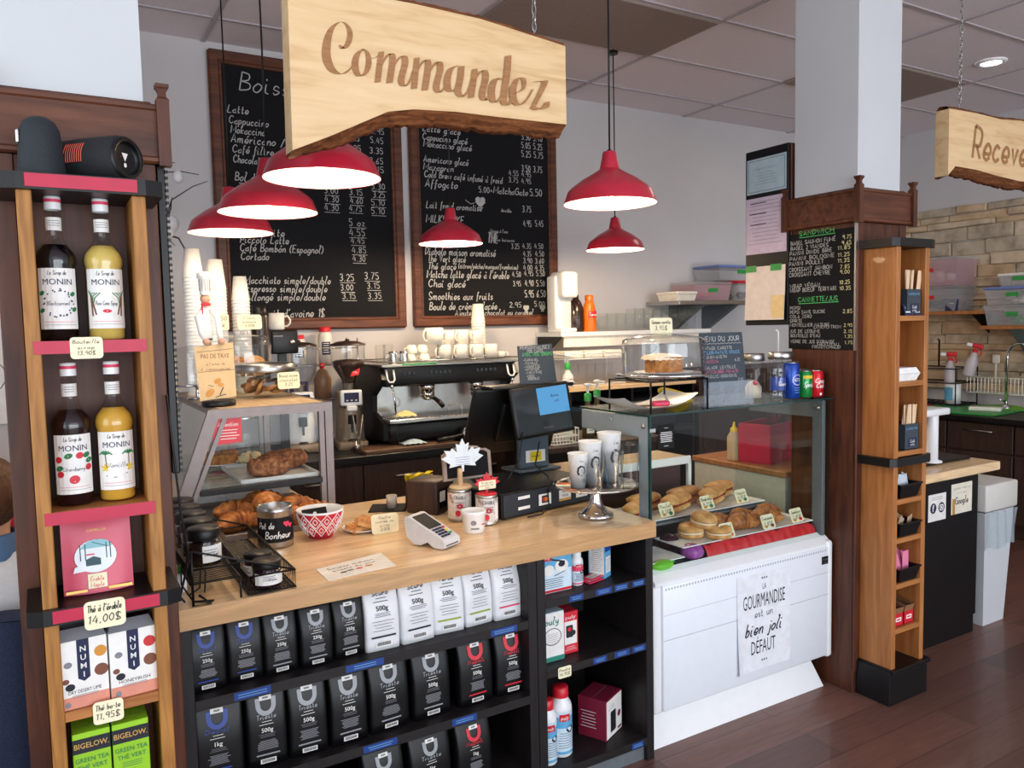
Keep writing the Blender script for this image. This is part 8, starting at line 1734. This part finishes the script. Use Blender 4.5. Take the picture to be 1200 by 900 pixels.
t = thing('faucet', 'tall curved chrome faucet on the kitchen counter', 'faucet', (4.72, 1.2, .9005)); b = MB(); b.tube([(0, 0, 0), (0, 0, .42)] + [(0, -.09 + .09 * math.cos(R(a)), .42 + .11 * math.sin(R(a))) for a in range(15, 181, 15)] + [(0, -.18, .36)], .012, 10); b.lathe([(.03, 0), (.03, .03), (.014, .04)], n=16); ob('spout', b, M['chrome'], t)
b = MB(); b.tube([(0, .01, .06), (-.05, .04, .09)], .007, 8); ob('lever', b, M['chrome'], t)
t = thing('scoop', 'white plastic scoop hanging on the stone wall', 'scoop', (4.9, 1.38, 1.2)); b = MB(); b.box(-.006, -.03, 0.06, .006, .03, .13, .01, 2); b.box(-.004, -.006, -.06, .004, .006, .07); ob('head', b, M['mugw'], t)
t = thing('soap_bottle', 'dark soap bottle on the ledge at the right edge', 'bottle', (4.85, 1.03, 1.155)); b = MB(); b.lathe([(0, 0), (.035, 0), (.036, .1), (.014, .13), (0, .13)], n=18); ob('body', b, M['amberg'], t); b = MB(); b.lathe([(.01, .13), (.01, .16), (.02, .165), (0, .17)], n=12); ob('pump', b, M['black'], t)
t = thing('wall_shelf', 'wooden shelf on the stone wall holding a big clear bin', 'shelf', (4.77, 1.75, 1.67)); b = MB(); b.box(-.15, -.42, 0, .145, .8, .03, .003); ob('board', b, M['oak'], t)
for y in (-.3, .6):
    b = MB().push(T(0, y, 0) @ FRONT); b.prism([(-.12, 0), (.145, 0), (.145, -.16)], -.006, .006); b.pop(); ob('bracket', b, M['black'], t)
t = thing('wall_shelf', 'wooden shelf on the stone wall holding stacked clear boxes', 'shelf', (4.77, 1.0, 1.545)); b = MB(); b.box(-.17, -.5, 0, .145, .36, .03, .003); ob('board', b, M['oak'], t)
b = MB().push(T(0, .1, 0) @ FRONT); b.prism([(-.14, 0), (.145, 0), (.145, -.22)], -.05, .05); b.pop(); ob('bracket', b, M['greymetal'], t)
storage('big cloudy plastic bin on the long wooden shelf', (4.76, 1.8, 1.7005), .48, .28, .19, M['clearbin'], M['clearbin'], M['red'], -90, None, M['slate']); storage('upturned pinkish plastic bin, topmost on the long wooden shelf', (4.75, 1.8, 1.9135), .5, .3, .22, M['pinkbin'], M['clearbin'], M['red'], -90, None, M['mugw'])
b = MB().push(RX(-8)); b.box(-.05, -.004, 0, .05, .004, .1, .002); b.use(M['label']); b.push(T(0, -.0045, 0) @ FRONT); b.hand('Menu', 0, .06, .014, None, .0005, .14, 'C'); b.pop(); b.pop(); b.mats = [M['ink_blue'] if m is None else m for m in b.mats]; solo('shelf_sign', b, None, 'small dark sign leaning on the bin on the wooden shelf', 'sign', (4.635, 1.61, 1.7005), -80)
storage('lowest clear box with green label on the short wooden shelf', (4.76, 1.12, 1.5755), .42, .3, .14, M['clearbin'], M['clearbin'], M['green'], -90, 'clear boxes on the short shelf', M['green']); storage('middle clear box with bluish lid on the short wooden shelf', (4.76, 1.12, 1.7385), .42, .3, .12, M['clearbin'], MATS['blue_lid'], M['green'], -90, 'clear boxes on the short shelf', M['mugw']); storage('topmost small clear box on the short wooden shelf', (4.76, 1.09, 1.8815), .3, .24, .08, M['clearbin'], M['mugw'], M['green'], -90, 'clear boxes on the short shelf')
t = thing('stand', 'white plastic stand with a flat top on the side counter', 'stand', (2.0, .165, .9055), 0); b = MB(); b.lathe([(0, 0), (.05, 0), (.05, .008), (.03, .014), (.03, .25)], n=20); ob('post', b, M['white'], t); b = MB(); b.box(-.17, -.07, .25, .045, .1, .285, .008, 2); ob('top', b, M['white'], t)

# ---- ceiling downlight
t = thing('downlight', 'round recessed ceiling downlight above the Recevez sign', 'lamp', (3.52, .73, CE - .012)); b = MB(); b.lathe([(.09, .011), (.09, 0), (.07, -.004), (.06, .002)], n=28); ob('trim_ring', b, M['white'], t); b = MB(); b.lathe([(.062, .001), (0, .001)], n=24); ob('diffuser', b, glow('downlight_glow', (255, 246, 230), 9), t)

# ---- twigs with hanging eggs at the left
t = thing('twig_decoration', 'bare twigs with hanging white ornaments behind the left pillar', 'decoration', (-1.42, 2.05, CZ - .0)); b = MB()
tw_ = [[(0, 0, 0), (.01, 0, .4), (.03, .0, .7), (.06, 0, .84), (.1, .02, .95), (.2, .0, 1.02), (.27, 0, 1.05)], [(.03, 0, .7), (.0, 0, .9), (.03, 0, 1.07), (.14, 0, 1.09), (.23, .0, 1.08)], [(.05, 0, .8), (.09, 0, .9), (.1, 0, .96)], [(.05, 0, .78), (.12, 0, .76), (.16, 0, .68), (.18, 0, .63)], [(.06, 0, .84), (.06, -.02, .76), (.1, -.02, .72)], [(.03, 0, 1.07), (.07, 0, 1.12), (.12, 0, 1.13)]]
for L in tw_: b.tube(L, [.006 * (1 - .7 * i / (len(L) - 1)) for i in range(len(L))], 5)
ob('twig', b, plain('twig_bark', (62, 50, 48), .9), t)
for x, z, s, m in ((.13, 1.06, .026, 'white'), (.09, .83, .034, 'white'), (.075, .79, .026, 'label'), (.04, .6, .02, 'acc_pink')):
    b = MB(); b.ball(x, -.01, z, s, s, s * 1.25, 12, 8); b.tube([(x, -.01, z + s), (x, -.005, z + s + .03)], .0015, 4); ob('ornament', b, M[m], t)
b = MB(); b.lathe([(0, .0005), (.04, .0005), (.045, .02), (.03, .14), (.034, .15)], n=20); ob('vase', b, M['glass'], t)

# ================================================================= FAR LEFT: seated customer
def skin_mesh(name, verts, edges, radii, mat, parent=None, root=0, lv=2):
    me = bpy.data.meshes.new(name); me.from_pydata(verts, edges, []); me.materials.append(mat)
    o = bpy.data.objects.new(name, me); COL.objects.link(o)
    if parent: o.parent = parent
    m = o.modifiers.new('skin', 'SKIN'); m.use_smooth_shade = True
    for i, r in enumerate(radii):
        sv = me.skin_vertices[0].data[i]; sv.radius = r if isinstance(r, tuple) else (r, r); sv.use_root = (i == root)
    s = o.modifiers.new('sub', 'SUBSURF'); s.levels = lv; s.render_levels = lv
    return o
# the customer sits facing the back wall
PX, PY = -2.078, .56
V = []; E = []; RD = []
def add(p, r, par=None):
    V.append((PX + p[0], PY + p[1], p[2])); RD.append(r)
    if par is not None: E.append((par, len(V) - 1))
    return len(V) - 1
pel = add((0, 0, .53), (.15, .11)); wa = add((0, -.0, .68), (.13, .1), pel); ch = add((0, .0, .84), (.16, .11), wa); sh = add((0, .02, .95), (.1, .065), ch); nk = add((0, .03, 1.03), .05, sh); hd0 = add((0, .05, 1.1), .06, nk); hd1 = add((0, .055, 1.18), (.073, .09), hd0); hd2 = add((0, .05, 1.25), (.062, .075), hd1)
for s in (-1, 1):
    a = add((s * .16, .02, .92), .045, sh); e = add((s * .235, .06, .72), .044, a); w_ = add((s * .16, .29, .75), .028, e); pm_ = add((s * .14, .35, .755), (.036, .018), w_); kn = add((s * .135, .39, .757), (.036, .014), pm_)
    for k in range(4):
        f0 = add((s * .135 + (k - 1.5) * .02, .4, .757), .0095, kn); f1 = add((s * .133 + (k - 1.5) * .022, .435 + .006 * (k in (1, 2)), .757), .0085, f0); add((s * .131 + (k - 1.5) * .022, .46 + .012 * (k in (1, 2)), .746), .0075, f1)
    t0 = add((s * .14 - s * .034, .345, .757), .011, pm_); add((s * .14 - s * .052, .38, .752), .0085, t0)
    hp = add((s * .1, .03, .5), .085, pel); kn = add((s * .13, .46, .5), .065, hp); an = add((s * .13, .46, .1), .042, kn); add((s * .135, .6, .045), (.042, .035), an)
body = skin_mesh('person', V, E, RD, M['skin'])
tag(body, 'seated customer at the left edge seen from behind, brown hair and light grey top', 'person')
# face on the far side
b = MB()
for s in (-1, 1): b.ball(PX + s * .03, PY + .135, 1.185, .011, .008, .008, 10, 6)
ob('eyes', b, M['white'], body)
b = MB(); b.ball(PX, PY + .148, 1.16, .014, .018, .022, 10, 8); b.ball(PX, PY + .136, 1.12, .024, .01, .008, 10, 6); ob('face_features', b, M['skin'], body)
b = MB()
for s in (-1, 1): b.ball(PX + s * .08, PY + .05, 1.165, .012, .022, .032, 10, 8)
ob('ear', b, M['skin'], body)
b = MB(); rs = random.Random(3)
b.ball(PX, PY + .03, 1.19, .094, .108, .11, 24, 16, lambda p: (p[0], min(p[1], PY + .09 + max(0, p[2] - 1.23) * .8), max(p[2], 1.075)))
ob('hair', b, M['hair'], body)
M['greytop'] = plain('pale_grey_jersey', (196, 194, 196), .9, nscale=60, bmp=.15)
SV = [(PX, PY, .56), (PX, PY, .68), (PX, PY, .84), (PX, PY + .02, .965), (PX, PY + .028, 1.045)]; SE = [(0, 1), (1, 2), (2, 3), (3, 4)]; SR = [(.185, .145), (.17, .135), (.2, .15), (.2, .135), (.1, .095)]
for s in (-1, 1):
    k = len(SV); SV += [(PX + s * .175, PY + .02, .945), (PX + s * .235, PY + .06, .72), (PX + s * .17, PY + .26, .75)]; SE += [(3, k), (k, k + 1), (k + 1, k + 2)]; SR += [.085, .066, .048]
skin_mesh('grey_top', SV, SE, SR, M['greytop'], body)
b = MB(); b.lathe([(.1, 1.0), (.085, 1.04), (.07, 1.07), (.076, 1.065), (.105, 1.0)], PX, PY + .03, 24); ob('blue_collar', b, plain('blue_collar_cloth', (64, 96, 136), .9), body)
TV = [(PX, PY, .54)]; TE = []; TR = [(.165, .13)]
for s in (-1, 1):
    k = len(TV); TV += [(PX + s * .1, PY + .03, .5), (PX + s * .13, PY + .46, .5), (PX + s * .13, PY + .46, .13)]; TE += [(0, k), (k, k + 1), (k + 1, k + 2)]; TR += [.1, .08, .06]
skin_mesh('jeans', TV, TE, TR, M['denim'], body)
for s in (-1, 1):
    b = MB(); b.box(PX + s * .135 - .045, PY + .41, .0, PX + s * .135 + .045, PY + .68, .075, .03, 3); ob('shoe', b, M['black_matt'], body)
t = thing('chair', 'dark wooden chair under the seated customer', 'chair', (PX, PY, 0)); b = MB(); b.box(-.21, -.2, .36, .21, .22, .4, .01); ob('seat', b, M['mahog'], t)
for sx in (-1, 1):
    for sy in (-1, 1): b = MB(); b.box(sx * .19 - .018, sy * .19 - .018, 0, sx * .19 + .018, sy * .19 + .018, .36 if sy > 0 else .78, .004); ob('leg', b, M['mahog'], t)
b = MB(); b.box(-.2, -.215, .66, .2, -.185, .8, .01); ob('backrest', b, M['mahog'], t)
b = MB(); b.sheet(lambda u, v: (PX - .26 + .52 * u, PY - .255 - .025 * math.sin(math.pi * v) - .008 * math.sin(24 * u), .88 - .74 * v - .07 * (2 * u - 1) ** 2 * (1 - v)), 26, 16); b.sheet(lambda u, v: (PX + .26 - .52 * u, PY - .175 + .01 * math.sin(18 * u), .88 - .3 * v - .07 * (2 * u - 1) ** 2 * (1 - v)), 26, 8); b.sheet(lambda u, v: (PX - .26 + .52 * u, PY - .255 + .08 * v, .88 + .02 * math.sin(math.pi * v) - .07 * (2 * u - 1) ** 2), 26, 4)
solo('jacket', b, M['denim'], 'navy jacket hung over the back of the customer chair', 'jacket')
t = thing('cafe_table', 'round pale cafe table in front of the seated customer', 'table', (-2.25, 1.05, 0)); b = MB(); b.lathe([(0, .705), (.34, .705), (.35, .715), (.35, .73), (.34, .738), (0, .738)], n=40); ob('tabletop', b, M['white'], t); b = MB(); b.lathe([(0, 0), (.22, 0), (.22, .015), (.03, .04), (.025, .7), (.1, .705)], n=24); ob('pedestal', b, M['black'], t)
b = MB(); b.box(-.45, -.04, 0, .45, .04, .9, .02, 2); b.box(-.45, -.45, 0, .45, -.04, .46, .03, 2); solo('bench', b, M['crimson'], 'crimson upholstered bench by the back wall at the left edge', 'bench', (-2.5, 2.55, 0))
t = thing('wall_print', 'white print with grey line drawing on the back wall at the left edge', 'print', (-2.3, 2.655, 1.2)); b = MB(); b.box(-.32, -.015, 0, .32, -.001, .7, .002); ob('panel', b, M['white_matt'], t)
b = MB().push(T(0, -.0156, .35) @ FRONT).use(M['ink_grey'])
for k in range(4): b.ribbon([(.1 + .12 * math.cos(a * .4) * (1 - .2 * k), -.1 + .2 * k * .5 + .1 * math.sin(a * .4 + k)) for a in range(16)], .006)
b.pop(); ob('drawing', b, None, t)
